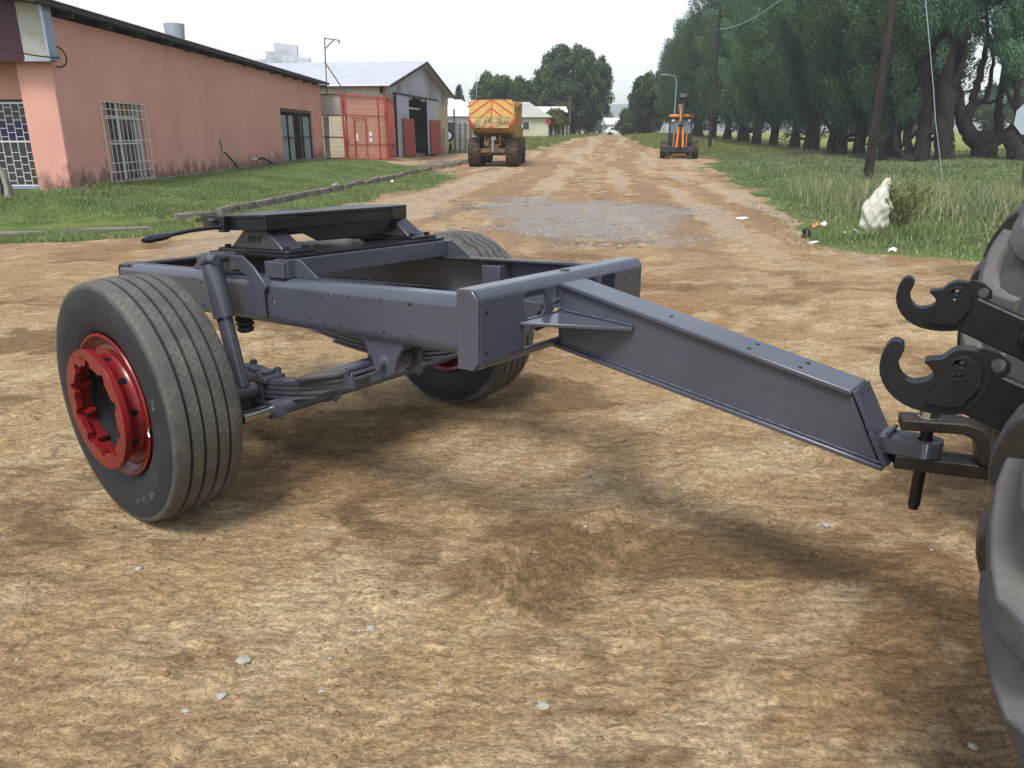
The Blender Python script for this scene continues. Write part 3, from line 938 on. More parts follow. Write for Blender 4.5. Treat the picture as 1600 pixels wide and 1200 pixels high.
# ---- axle, springs, steering (not tilted)
def db(mb, name, mat, parent=None, **kw):
    return mb.build(name, mat, parent or dolly, **kw)
ax = MB()
path = [(-0.84, 0.50), (-0.66, 0.47), (-0.54, 0.37), (-0.30, 0.345), (0.30, 0.345), (0.54, 0.37), (0.66, 0.47), (0.84, 0.50)]
for (a, b) in zip(path[:-1], path[1:]):
    p0, p1 = Vector((0, a[0], a[1])), Vector((0, b[0], b[1]))
    for dz, w, hh in ((0.042, 0.10, 0.022), (0, 0.026, 0.07), (-0.042, 0.10, 0.022)):
        off = Vector((0, 0, dz))
        ax.bar(p0 + off, p1 + off, w, hh)
axle = db(ax, 'axle_beam', M['paint'], bevel=0.003)
for s in (-1, 1):
    kn = MB().lathe([(0, -0.09), (0.045, -0.09), (0.05, -0.05), (0.05, 0.05), (0.045, 0.09), (0, 0.09)], 14, 'z', (0, s * 0.80, 0.52))
    kn.tube([(0, s * 0.80, 0.52), (0, s * 0.98, 0.52)], [0.065, 0.045], 14)
    kn.bar((0, s * 0.80, 0.47), (0.30, s * 0.70, 0.42), 0.05, 0.035)
    db(kn, 'steering_knuckle', M['paint'], axle, smooth=40)
    db(MB().lathe([(0.0, 0), (0.19, 0), (0.19, 0.10), (0.16, 0.13), (0, 0.13)], 28, 'y', (0, s * 0.86 - 0.065 - (0.02 if s > 0 else 0), 0.52)), 'brake_drum', M['paint'], axle, smooth=40)
    sp = node('leaf_spring', dolly)
    y0 = s * 0.42
    for k, (f0, f1) in enumerate(((-0.98, 1.0), (-0.93, 0.93), (-0.72, 0.74), (-0.46, 0.50))):
        pts, n = [], 22
        for i in range(n + 1):
            f = f0 + (f1 - f0) * i / n
            pts.append((f, (0.470 + 0.075 * f + 0.205 * f * f if f > 0 else 0.470 + 0.05 * f + 0.13 * f * f) - 0.023 * k))
        lf = MB()
        for i in range(n):
            t0 = 0.008 * (1 - 0.5 * abs(i / n - 0.5) * 2) + 0.0015
            lf.bar((pts[i][0], y0, pts[i][1]), (pts[i + 1][0], y0, pts[i + 1][1]), 0.078, 2 * t0)
        db(lf, 'leaf', M['paint'], sp, smooth=25)
    db(MB().box((0.0, y0, 0.492), (0.29, 0.115, 0.030)).box((0.03, y0, 0.516), (0.16, 0.05, 0.020)), 'clamp_plate', M['paint'], sp, bevel=0.005)
    db(MB().box((0.0, y0, 0.372), (0.26, 0.11, 0.028)).box((0.0, y0, 0.345), (0.20, 0.105, 0.024)), 'spring_seat', M['paint'], sp, bevel=0.004)
    for f in (-0.10, 0.10):
        for q in (-0.046, 0.046):
            db(MB().tube([(f, y0 + q, 0.32), (f, y0 + q, 0.53)], 0.010, 8), 'u_bolt', M['paint'], sp, smooth=40)
            db(MB().lathe([(0, 0.02), (0.018, 0.02), (0.018, 0), (0, 0)], 6, 'z', (f, y0 + q, 0.507)), 'nut', M['paint'], sp)
    db(MB().prism([(-0.16, -0.06), (0.16, -0.075), (0.18, 0.06), (-0.14, 0.06)], (0.55, y0 - s * 0.0, 0.588), (1, 0, 0.28), (0, 1, 0), (0, 0, 0.012)), 'rebound_plate', M['paint'], sp, bevel=0.002)
    db(MB().tube([(1.0, y0 - 0.042, 0.752), (1.0, y0 + 0.042, 0.752)], 0.048, 20), 'spring_eye', M['paint'], sp, smooth=40)
    db(MB().box((0.76, y0, 0.622), (0.035, 0.10, 0.075)), 'leaf_clip', M['paint'], sp, bevel=0.004)
    db(MB().tube([(0.76, y0 - 0.06, 0.668), (0.76, y0 + 0.06, 0.668)], 0.013, 8), 'clip_bolt', M['paint'], sp, smooth=40)
    hg = MB()
    for q in (-0.062, 0.062):
        hg.prism([(-0.13, 0.105), (0.13, 0.115), (0.075, 0.03), (0.06, -0.03), (0.0, -0.062), (-0.05, -0.04), (-0.075, 0.02)], (1.0, y0 + q - 0.009, 0.745), (1, 0, 0), (0, 0, 1), (0, 0.018, 0))
    hg.box((1.0, y0, 0.832), (0.23, 0.14, 0.03))
    hgo = db(hg, 'spring_hanger', M['paint'], bevel=0.004)
    db(MB().lathe([(0, 0.11), (0.018, 0.11), (0.022, 0.10), (0.022, 0.075), (0.036, 0.07), (0.036, -0.07), (0.022, -0.075), (0.022, -0.10), (0, -0.10)], 16, 'y', (1.0, y0 + s * 0.0, 0.748)), 'hanger_pin', M['paint'], hgo, smooth=35)
    rh = MB()
    for q in (-0.055, 0.055):
        rh.bar((-1.0, y0 + q, 0.60), (-0.98, y0 + q, 0.80), 0.05, 0.014, up=(0, 1, 0))
    db(rh, 'rear_shackle', M['paint'], sp, bevel=0.003)
tr = node('tie_rod', dolly)
db(MB().tube([(0.30, -0.70, 0.412), (0.30, -0.50, 0.410)], 0.026, 14), 'threaded_end', M['chrome'], tr, smooth=40)
db(MB().tube([(0.30, -0.56, 0.411), (0.30, -0.22, 0.408)], 0.036, 16), 'rod_sleeve', M['paint'], tr, smooth=40)
db(MB().tube([(0.30, -0.24, 0.408), (0.30, 0.30, 0.408), (0.30, 0.72, 0.410)], 0.030, 16), 'rod_tube', M['paint'], tr, smooth=40)
for q in (-0.54, -0.24, 0.3):
    c = MB().tube([(0.30, q - 0.022, 0.41), (0.30, q + 0.022, 0.41)], 0.043, 14)
    c.box((0.345, q, 0.405), (0.05, 0.036, 0.026)).tube([(0.352, q, 0.375), (0.352, q, 0.437)], 0.009, 6)
    db(c, 'rod_clamp', M['paint'], tr, smooth=35)
db(MB().tube([(0.16, -0.66, 0.37), (0.18, -0.40, 0.375), (0.24, -0.12, 0.39)], 0.018, 10), 'stabiliser_bar', M['paint'], smooth=40)
db(MB().tube([(0.20, 0.20, 0.44), (0.42, 0.52, 0.56), (0.52, 0.62, 0.60)], 0.022, 10), 'drag_link', M['paint'], smooth=40)

# ---- wheels
def rubber(name, dust, c0=(0.018, 0.019, 0.022), dust_c=(0.235, 0.20, 0.15), bands=True):
    """black rubber; 'dust' is how much pale road dust clings to the tread"""
    k = NT(name)
    at = k.n('Attribute', attribute_name='tread').outputs['Fac']
    n1 = k.noise(7, 6, 0.7)
    n2 = k.noise(38, 5, 0.7)
    f = k.math('MULTIPLY', at, k.math('ADD', k.math('MULTIPLY', k.ramp(n1, 0.28, 0.7), 0.6), 0.3))
    f = k.math('MULTIPLY', k.math('ADD', f, k.math('MULTIPLY', k.ramp(n1, 0.45, 0.8), 0.16)), dust)
    c = k.mix(k.ramp(n2, 0.3, 0.7), c0, tuple(q * 1.5 for q in c0))
    c = k.mix(f, c, dust_c)
    if not bands:
        return k.done(c, 0.62, k.bump(n2, 0.3, 0.004), 0, 0.35)
    # fine wavy sipes cut across the tread ribs
    sp = k.n('SeparateXYZ'); k.link(k.coord(), sp.inputs[0])
    ang = k.math('MULTIPLY', k.math('ARCTAN2', sp.outputs['Z'], sp.outputs['X']), 84 / (2 * pi))
    wav = k.math('MULTIPLY', k.math('SINE', k.math('MULTIPLY', sp.outputs['Y'], 210.0)), 0.28)
    fr_ = k.math('FRACT', k.math('ADD', k.math('ADD', ang, wav), k.math('MULTIPLY', sp.outputs['Y'], 7.0)))
    ln_ = k.math('MULTIPLY', k.math('LESS_THAN', fr_, 0.11), k.math('GREATER_THAN', at, 0.97))
    ln_ = k.math('MULTIPLY', ln_, k.ramp(n1, 0.40, 0.52))
    c = k.mix(k.math('MULTIPLY', ln_, 0.8), c, c0)
    return k.done(c, 0.62, k.bump(n2, 0.3, 0.004), 0, 0.35)
M['tyre'] = rubber('truck_tyre', 0.60, (0.014, 0.015, 0.018), (0.20, 0.185, 0.155))
M['chalk'] = pm('chalk', (0.16, 0.16, 0.16), 0.9, 0, 0.5, 60)

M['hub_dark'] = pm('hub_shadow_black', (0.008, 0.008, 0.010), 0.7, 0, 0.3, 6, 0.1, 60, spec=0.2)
R_T = 0.52
def truck_tyre(zigzag):
    # profile (radius, y) from the outer bead over the tread to the inner bead; y: outside is negative
    hw = 0.147
    prof = [(0.292, -0.105), (0.300, -0.122), (0.325, -0.138), (0.37, -0.150), (0.405, -0.156), (0.44, -0.157), (0.468, -0.152), (0.484, -0.149), (0.486, -0.1465), (0.500, -0.146), (0.507, -0.141), (0.5105, -0.134)]
    flags = [0] * 8 + [0.5, 0.9, 1, 1]
    grooves = (-0.082, -0.028, 0.028, 0.082)
    for g in grooves:
        rg = R_T - 0.10 * (abs(g) - 0.006) ** 2 * 6
        w = 0.0075
        prof += [(R_T - 0.55 * (abs(g) - 0.0) ** 2, g - w), (R_T - 0.55 * g * g - 0.013, g - w * 0.6), (R_T - 0.55 * g * g - 0.013, g + w * 0.6), (R_T - 0.55 * g * g, g + w)]
        flags += [1, 0.15, 0.15, 1]
    prof += [(r, -y) for r, y in prof[:12][::-1]]
    flags += flags[:12][::-1]
    n = 192 if zigzag else 96
    m = MB().lathe(prof, n, 'y')
    if zigzag:
        nv = len(prof)
        for i in range(12, nv - 12):
            for k in range(n):
                x, y, z = m.v[i * n + k]
                m.v[i * n + k] = (x, y + zigzag * (((k % 8) / 4 - 1) if k % 8 < 4 else (1 - (k % 8 - 4) / 4) - 0.0) * 1.0, z)
    me = m.mesh('tyre', M['tyre'], 38)
    at = me.attributes.new('tread', 'FLOAT', 'POINT')
    at.data.foreach_set('value', np.repeat(np.array(flags, np.float32), n))
    return me
tyre_rib, tyre_zig = truck_tyre(0.0), truck_tyre(0.012)

def stud_ring(parent, n, r, mesh, y, a0=0.0, name='wheel_nut'):
    for k in range(n):
        a = a0 + 2 * pi * k / n
        inst(name, mesh, parent, (r * cos(a), y, r * sin(a)), (0, -a, 0))
nut_me = MB().lathe([(0, -0.030), (0.010, -0.030), (0.010, -0.018), (0.016, -0.018), (0.016, 0.012), (0, 0.012)], 8, 'y').mesh('wheel_nut', M['red'], 35)
hole_me = MB().lathe([(0.0, 0.0015), (0.015, 0.0012), (0.0175, -0.004)], 14, 'x').mesh('vent_hole_disc', M['black_steel'], 35)  # black disc puts the shade inside each hole into colour
for s in (-1, 1):
    near = s < 0
    w = node('wheel', dolly, (0, s * 0.96, R_T - 0.006), (0, 0, 0 if near else pi))
    inst('tyre', tyre_rib if near else tyre_zig, w, rot=(0, 0.3, 0))
    # rim: bead flange, well and the projecting spider
    rim = MB().lathe([(0.300, -0.128), (0.306, -0.136), (0.303, -0.143), (0.294, -0.142), (0.284, -0.128), (0.272, -0.112), (0.262, -0.108), (0.256, -0.114), (0.250, -0.118),
                      (0.236, -0.118), (0.222, -0.122), (0.216, -0.130), (0.2145, -0.168), (0.218, -0.176), (0.236, -0.184)], 72, 'y')
    rim.lathe([(0.284, 0.13), (0.303, 0.143), (0.306, 0.136), (0.300, 0.128), (0.284, 0.05), (0.262, -0.05), (0.272, -0.112)], 72, 'y')
    db(rim, 'rim', M['red'], w, smooth=35)
    scal = []                                          # scalloped inner edge of the flange
    for k in range(200):
        a = 2 * pi * k / 200
        ph = (a * 10 / (2 * pi)) % 1.0
        r = 0.186 + 0.026 * float(np.sqrt(np.clip(1 - (abs(ph - 0.5) / 0.17) ** 2, 0, 1)))
        scal.append((float(r) * cos(a), float(r) * sin(a)))
    ring = MB().plate(circle(0, 0, 0.252, 72), [scal], (0, -0.196, 0), (1, 0, 0), (0, 0, 1), 0.026)
    fl = db(ring, 'hub_flange', M['red'], w, bevel=0.006)
    drum = MB().lathe([(0.2138, -0.186), (0.2130, -0.165), (0.2115, -0.135)], 60, 'y')
    db(drum, 'hub_drum', M['red'], w, smooth=40)
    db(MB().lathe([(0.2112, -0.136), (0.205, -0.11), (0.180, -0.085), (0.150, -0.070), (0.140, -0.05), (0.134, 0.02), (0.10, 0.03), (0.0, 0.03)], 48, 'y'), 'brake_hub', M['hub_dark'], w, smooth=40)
    db(MB().lathe([(0.0, -0.085), (0.03, -0.085), (0.045, -0.078), (0.062, -0.06), (0.070, -0.03), (0.074, 0.03)], 32, 'y'), 'grease_cap', M['dark_grease'], w, smooth=40)
    stud_ring(w, 10, 0.197, nut_me, -0.150, 2 * pi / 20)
    for k in range(10):
        a = 2 * pi * k / 10 + 0.1
        inst('vent_hole_disc', hole_me, w, (0.2158 * cos(a), -0.149, 0.2158 * sin(a)), (0, -a, 0))
    db(MB().tube([(0.31, -0.14, -0.02), (0.335, -0.158, -0.03), (0.345, -0.16, -0.045)] if near else [(0.28, 0.145, -0.10), (0.315, 0.175, -0.16), (0.315, 0.19, -0.20), (0.29, 0.19, -0.215)], 0.0055, 8),
       'valve_stem', M['chrome'], w, smooth=40)
    if near:                                           # chalked numbers and mould lettering on the sidewall
        def sidewall(a, r):
            yy = np.interp(r, [0.325, 0.37, 0.405, 0.44, 0.468, 0.484], [-0.138, -0.150, -0.156, -0.157, -0.152, -0.149]) - 0.0012
            return (r * cos(a), float(yy), r * sin(a))
        strokes = [[(0.30, 0.435), (0.27, 0.435), (0.285, 0.395)], [(0.245, 0.43), (0.225, 0.415), (0.235, 0.395), (0.255, 0.41), (0.245, 0.43)],
                   [(0.205, 0.43), (0.185, 0.41), (0.20, 0.395), (0.215, 0.41), (0.205, 0.43)], [(0.02, 0.44), (-0.04, 0.425)], [(0.0, 0.415), (-0.05, 0.40)],
                   [(-1.02, 0.40), (-1.10, 0.40), (-1.09, 0.42)], [(-1.14, 0.40), (-1.20, 0.41)], [(-1.24, 0.40), (-1.24, 0.42), (-1.28, 0.41)], [(-0.80, 0.43), (-0.83, 0.405)], [(-0.86, 0.43), (-0.885, 0.405), (-0.91, 0.43)]]
        for st in strokes:
            db(MB().tube([sidewall(a, r) for a, r in st], 0.0011, 5), 'chalk_mark', M['chalk'], w)

# ------------------------------------------------------------------ tractor (local x: forward, y: left); only its rear end is near
TR_YAW = -0.4881
tractor = thing('tractor', 'tractor rear end with lugged tyres and black lift arms hitched to the dolly', 'tractor', (2.1456, 1.7656, 0), TR_YAW)
def tb(mb, name, mat, parent=None, **kw):
    return mb.build(name, mat, parent or tractor, **kw)
M['ag_rubber'] = rubber('tractor_tyre', 0.60, (0.040, 0.044, 0.054), (0.28, 0.24, 0.17), False)
TRR = 0.885
prof = [(0.50, -0.19), (0.56, -0.215), (0.64, -0.235), (0.72, -0.240), (0.775, -0.232), (0.800, -0.212), (0.815, -0.17), (0.822, -0.09), (0.826, 0)]
prof += [(r, -y) for r, y in prof[:-1][::-1]]
ag_me = MB().lathe(prof, 96, 'y').mesh('tyre_carcass', M['ag_rubber'], 60)
at = ag_me.attributes.new('tread', 'FLOAT', 'POINT')
at.data.foreach_set('value', np.repeat(np.array([0.1, .15, .2, .2, .3, .5, .7, .8, .8, .8, .7, .5, .3, .2, .2, .15, .1], np.float32), 96))

def lug_mesh(side):
    secs = []
    for k, (q, th, hgt, w) in enumerate(((0.012, 0.0, 0.050, 0.050), (0.05, 0.045, 0.058, 0.052), (0.10, 0.11, 0.059, 0.056), (0.15, 0.18, 0.058, 0.062), (0.200, 0.240, 0.058, 0.070), (0.236, 0.268, 0.050, 0.076), (0.252, 0.280, 0.020, 0.080))):
        rc = np.interp(q, [0, 0.09, 0.17, 0.212, 0.240, 0.262], [0.826, 0.822, 0.815, 0.800, 0.770, 0.70])
        tilt_ = max(0.0, (q - 0.19) / 0.05)
        secs.append((q, th, rc - 0.006, rc + hgt - 0.004, w, tilt_))
    V, F, fl = [], [], []
    for q, th, r0, r1, w, tl in secs:
        for r, ww, qq, f in ((r0, w * 1.45, q, 1.0), (r0, -w * 1.45, q, 1.0), (r1, -w * 1.06, q + 0.010 * tl, 0.35), (r1, w * 1.06, q + 0.010 * tl, 0.35)):
            a = th - ww / 2 / r
            V.append((r * cos(a), side * qq, r * sin(a)))
            fl.append(f)
    for i in range(len(secs) - 1):
        for a in range(4):
            b = (a + 1) % 4
            F.append((i * 4 + a, i * 4 + b, i * 4 + 4 + b, i * 4 + 4 + a))
    F += [(0, 1, 2, 3), tuple(len(V) - 4 + k for k in (3, 2, 1, 0))]
    m = MB().add(V, F)
    me = m.mesh('lug', M['ag_rubber'], 50)
    at = me.attributes.new('tread', 'FLOAT', 'POINT')
    at.data.foreach_set('value', np.array(fl, np.float32))
    return me
lugs = {1: lug_mesh(1), -1: lug_mesh(-1)}
M['tractor_paint'] = pm('tractor_paint', (0.30, 0.03, 0.02), 0.4, 0, 0.25, 3, 0.1, 60, dirt=(0.16, 0.10, 0.06), dirt_amt=0.55)
M['cast'] = pm('cast_iron', (0.03, 0.03, 0.032), 0.55, 0, 0.3, 6, 0.3, 50, dirt=(0.14, 0.10, 0.06), dirt_amt=0.6)
M['rim_paint'] = pm('rim_paint', (0.45, 0.44, 0.40), 0.45, 0, 0.2, 4, 0.1, 60, dirt=(0.25, 0.18, 0.1), dirt_amt=0.52)
NL = 22
for s in (-1, 1):
    w = node('rear_wheel', tractor, (0, s * 0.937, TRR - 0.012))
    inst('tyre_carcass', ag_me, w)
    for sd in (-1, 1):
        for k in range(NL):
            a = 2 * pi * (k + (0.5 if sd > 0 else 0)) / NL + 0.12
            o = inst('lug', lugs[sd], w, rot=(0, a, 0))
            if k == 0:
                bv = None
    db(MB().lathe([(0.50, -0.19), (0.515, -0.20), (0.50, -0.205), (0.47, -0.17), (0.46, 0.0), (0.47, 0.17), (0.50, 0.205), (0.515, 0.20), (0.50, 0.19)], 64, 'y'), 'wheel_rim', M['rim_paint'], w, smooth=40)
    db(MB().lathe([(0.47, s * 0.02), (0.40, s * 0.03), (0.30, s * 0.07), (0.16, s * 0.08), (0.0, s * 0.08)], 48, 'y'), 'wheel_disc', M['rim_paint'], w, smooth=40)
for o in [q for q in tractor.children_recursive if q.name.startswith('lug')]:
    md = o.modifiers.new('bevel', 'BEVEL')
    md.width, md.segments, md.limit_method, md.angle_limit = 0.0045, 2, 'ANGLE', radians(30)
hs = MB().tube([(0, -0.80, 0.875), (0, -0.35, 0.875), (0, 0.35, 0.875), (0, 0.80, 0.875)], [0.10, 0.15, 0.15, 0.10], 20)
tb(hs, 'axle_housing', M['cast'], smooth=40)
tb(MB().box((0.05, 0, 0.88), (0.62, 0.56, 0.60)).box((0.75, 0, 0.85), (0.9, 0.42, 0.5)), 'gearbox_housing', M['cast'], bevel=0.03)
for s in (-1, 1):
    pts = [(-0.62, 1.62), (-0.45, 1.80), (-0.2, 1.90), (0.15, 1.92), (0.5, 1.84), (0.8, 1.62)]
    f = MB()
    for a, b in zip(pts[:-1], pts[1:]):
        f.bar((a[0] + 0.3, s * 0.85, a[1]), (b[0] + 0.3, s * 0.85, b[1]), 0.46, 0.02)
    tb(f, 'fender', M['tractor_paint'], bevel=0.005)

# lift arms with open hooks
HOOK = [(-1.094, 1.071), (-1.072, 1.072), (-1.060, 1.055), (-1.066, 1.035), (-1.072, 1.012), (-1.062, 0.984), (-1.036, 0.966), (-1.005, 0.972), (-0.985, 0.990),
        (-0.988, 1.002), (-1.000, 1.016), (-1.012, 1.024), (-1.010, 1.030), (-0.985, 1.036), (-0.972, 1.038), (-0.955, 1.060), (-0.935, 1.070), (-0.905, 1.070), (-0.878, 1.055), (-0.868, 1.030),
        (-0.860, 0.985), (-0.900, 0.905), (-0.935, 0.896), (-0.985, 0.893), (-1.035, 0.902), (-1.080, 0.930), (-1.108, 0.972), (-1.114, 1.010), (-1.108, 1.045)]
def chaikin(P_, it=2):
    for _ in range(it):
        Q_ = []
        for a, b in zip(P_, P_[1:] + P_[:1]):
            Q_ += [(a[0] * .75 + b[0] * .25, a[1] * .75 + b[1] * .25), (a[0] * .25 + b[0] * .75, a[1] * .25 + b[1] * .75)]
        P_ = Q_
    return P_
HOOK = chaikin(HOOK, 1)
for s, dz in ((-1, 0.010), (1, 0.040)):
    arm = node('lift_arm', tractor)
    y0 = s * 0.42
    tb(MB().plate(HOOK, [circle(-0.930, 1.035, 0.009), circle(-0.933, 1.005, 0.008), circle(-0.931, 0.982, 0.005)], (0, y0, dz), (1, 0, 0), (0, 0, 1), 0.052), 'hook', M['black_iron'], arm, bevel=0.009)
    tb(MB().plate([(-0.995, 0.925), (-0.965, 0.918), (-0.915, 0.925), (-0.880, 0.985), (-0.890, 1.035), (-0.925, 1.058), (-0.955, 1.045), (-0.975, 1.015)], [circle(-0.930, 1.035, 0.009), circle(-0.933, 1.005, 0.008)],
                  (0, y0 - 0.032, dz), (1, 0, 0), (0, 0, 1), 0.014), 'cheek_plate', M['black_iron'], arm, bevel=0.004)
    tb(MB().plate([(-0.915, 1.062), (-0.89, 1.078), (-0.855, 1.068), (-0.828, 1.045), (-0.826, 1.022), (-0.845, 1.008), (-0.875, 1.012), (-0.90, 1.03)], [circle(-0.853, 1.038, 0.0165, 14)],
                  (0, y0 - 0.012, dz), (1, 0, 0), (0, 0, 1), 0.016), 'latch_lever', M['black_iron'], arm, bevel=0.003)
    m = MB()
    m.prism([(-0.035, -0.060), (0.035, -0.060), (0.035, 0.060), (-0.035, 0.060)], (-0.915, y0, 0.965 + dz), (0, 1, 0), (0, 0, 1), (0, 0, 0.001)) if False else None
    m.bar((-0.915, y0, 0.972 + dz), (-0.10, y0 - s * 0.06, 0.66 + dz), 0.046, 0.128)
    tb(m, 'arm_bar', M['black_iron'], arm, bevel=0.008)
    tb(MB().lathe([(0, -0.05), (0.020, -0.05), (0.022, -0.042), (0.030, -0.040), (0.030, 0.03), (0, 0.03)], 12, 'y', (-0.70, y0 - 0.01, 0.905 + dz)), 'arm_bolt', M['black_iron'], arm, smooth=35)
    tb(MB().bar((-0.62, y0, 0.87 + dz), (-0.15, y0 - s * 0.05, 1.45), 0.05, 0.03), 'lift_rod', M['black_iron'], arm, bevel=0.006)

# drawbar with clevis, pin and bolts; the pin stands where the dolly's eye is
Rm = Matrix.Rotation(DOLLY_YAW, 4, 'Z')
eye_w = Vector(DOLLY_O) + Rm @ Vector(tilt(2.79, 0, 0.5585))
eye = Matrix.Rotation(-TR_YAW, 4, 'Z') @ (eye_w - Vector((2.1456, 1.7656, 0)))
ex, ey, ez = eye
hitch = node('drawbar', tractor)
e2 = Vector((0.1, ey * 0.15, ez - 0.045))
tb(MB().bar((ex - 0.075, ey, ez - 0.048), e2, 0.085, 0.042), 'drawbar_bar', M['old_iron'], hitch, bevel=0.004)
dirv = (e2 - Vector((ex, ey, ez - 0.048))).normalized()
cl = [(-0.075, 0.055), (0.085, 0.062), (0.115, 0.050), (0.128, 0.015), (0.135, -0.020), (0.150, -0.026), (0.32, -0.026), (0.32, -0.002), (0.170, -0.002), (0.160, 0.010), (0.152, 0.060), (0.125, 0.086), (0.085, 0.095), (-0.075, 0.088)]
side = dirv.cross(Vector((0, 0, 1))).normalized()
tb(MB().prism(cl, Vector((ex, ey, ez)) - side * 0.04, dirv, (0, 0, 1), side * 0.08), 'clevis', M['old_iron'], hitch, bevel=0.005)
tb(MB().tube([(ex, ey, ez + 0.09), (ex, ey, ez - 0.185), (ex, ey, ez - 0.20)], [0.0165, 0.0165, 0.012], 14), 'hitch_pin', M['black_iron'], hitch, smooth=40)
tb(MB().lathe([(0, 0.034), (0.014, 0.032), (0.017, 0.022), (0.026, 0.022), (0.028, 0.004), (0.034, 0.003), (0.034, 0.0), (0, 0)], 8, 'z', (ex, ey, ez + 0.091)), 'pin_head', M['chrome'], hitch, smooth=40)
for t in (0.24,):
    p = Vector((ex, ey, ez)) + dirv * t
    tb(MB().lathe([(0, 0.022), (0.024, 0.022), (0.024, 0), (0, 0)], 6, 'z', (p.x, p.y, ez - 0.002)), 'drawbar_bolt', M['old_iron'], hitch)
    tb(MB().tube([(p.x, p.y, ez - 0.06), (p.x, p.y, ez - 0.105)], 0.018, 8), 'drawbar_nut', M['old_iron'], hitch)
tb(MB().box((0.0, 0, ez + 0.09), (0.5, 0.3, 0.35)), 'hitch_frame', M['cast'], bevel=0.01)
# ------------------------------------------------------------------ buildings
def at_x(u, v, x):
    d = ray(u, v)
    t = x / d[0]
    return np.array([x, d[1] * t, CAM_H + d[2] * t])

def wb(mb, name, mat, root, parent=None, **kw):        # vertices in world metres, object under an unrotated root
    l = root.location
    mb.tf(lambda x, y, z: (x - l[0], y - l[1], z - l[2]))
    return mb.build(name, mat, parent or root, **kw)

def plaster(name, base, mould=(0.05, 0.045, 0.035), ground_z=0.43):
    k = NT(name)
    P = k.n('NewGeometry').outputs['Position']
    sep = k.n('SeparateXYZ'); k.link(P, sep.inputs[0])
    n1 = k.noise(0.7, 5, 0.6, P)
    c = k.mix(k.ramp(n1, 0.3, 0.72), tuple(q * 0.90 for q in base), tuple(min(1, q * 1.08) for q in base))
    # vertical run stains
    run = k.noise(1.4, 5, 0.65, P, stretch=(1, 1, 0.18))
    c = k.mix(k.math('MULTIPLY', k.ramp(run, 0.52, 0.75), 0.28), c, tuple(q * 0.62 for q in base))
    # mould creeping up from the ground
    mr = k.n('MapRange'); mr.inputs[1].default_value = ground_z + 0.05; mr.inputs[2].default_value = ground_z + 0.75
    mr.inputs[3].default_value = 0.26; mr.inputs[4].default_value = -0.12
    k.link(sep.outputs['Z'], mr.inputs[0])
    mn = k.noise(3.5, 7, 0.72, P, stretch=(1, 1, 0.5))
    c = k.mix(k.math('MULTIPLY', k.ramp(k.math('ADD', mn, mr.outputs[0]), 0.56, 0.78), 0.8), c, mould)
    # scuffed spots
    sn = k.noise(9, 6, 0.75, P)
    sp = k.math('MULTIPLY', k.ramp(sn, 0.66, 0.70), k.ramp(k.noise(0.6, 3, 0.5, P), 0.52, 0.62))
    c = k.mix(k.math('MULTIPLY', sp, 0.75), c, tuple(q * 0.35 for q in base))
    return k.done(c, 0.85, k.bump(k.noise(30, 4, 0.6, P), 0.2, 0.01), 0, 0.25)

def corrugated(name, base, pitch=0.076, axis=(1, 0, 0), rough=0.5, dirt=(0.28, 0.22, 0.17), amt=0.6, metal=0.0, strength=0.8):
    """sheet metal: corrugation as fine relief along one axis"""
    k = NT(name)
    P = k.n('NewGeometry').outputs['Position']
    dp = k.n('VectorMath', operation='DOT_PRODUCT'); dp.inputs[1].default_value = axis
    k.link(P, dp.inputs[0])
    w = k.math('SINE', k.math('MULTIPLY', dp.outputs['Value'], 2 * pi / pitch))
    n1 = k.noise(1.2, 5, 0.65, P)
    c = k.mix(k.ramp(n1, 0.3, 0.7), tuple(q * 0.85 for q in base), tuple(min(1, q * 1.1) for q in base))
    c = k.mix(k.math('MULTIPLY', k.ramp(k.noise(2.5, 6, 0.7, P), amt, amt + 0.15), 0.7), c, dirt)
    return k.done(c, rough, k.bump(w, strength, 0.012), metal, 0.4)

def blockwork(name, base, ax):
    k = NT(name)
    P = k.n('NewGeometry').outputs['Position']
    c0 = k.mix(k.ramp(k.noise(1.0, 5, 0.6, P), 0.3, 0.7), tuple(q * 0.85 for q in base), tuple(min(1, q * 1.08) for q in base))
    sep = k.n('SeparateXYZ'); k.link(P, sep.inputs[0])
    dp = k.n('VectorMath', operation='DOT_PRODUCT'); dp.inputs[1].default_value = ax
    k.link(P, dp.inputs[0])
    cmb = k.n('CombineXYZ'); k.link(dp.outputs['Value'], cmb.inputs[0]); k.link(sep.outputs['Z'], cmb.inputs[1])
    br = k.n('TexBrick')
    k.link(cmb.outputs[0], br.inputs['Vector'])
    br.inputs['Scale'].default_value = 1.0
    br.inputs['Brick Width'].default_value = 0.44
    br.inputs['Row Height'].default_value = 0.22
    br.inputs['Mortar Size'].default_value = 0.012
    k.link(c0, br.inputs['Color1'])
    k.link(k.mix(0.25, c0, (0.5, 0.45, 0.35)), br.inputs['Color2'])
    br.inputs['Mortar'].default_value = (*[q * 0.72 for q in base], 1)
    mr = k.n('MapRange'); mr.inputs[1].default_value = 0.3; mr.inputs[2].default_value = 1.1; mr.inputs[3].default_value = 0.2; mr.inputs[4].default_value = -0.2
    k.link(sep.outputs['Z'], mr.inputs[0])
    c = k.mix(k.math('MULTIPLY', k.ramp(k.math('ADD', k.noise(2.5, 6, 0.7, P), mr.outputs[0]), 0.55, 0.8), 0.65), br.outputs['Color'], (0.16, 0.10, 0.06))
    return k.done(c, 0.85, k.bump(br.outputs['Fac'], 0.5, -0.012), 0, 0.2)

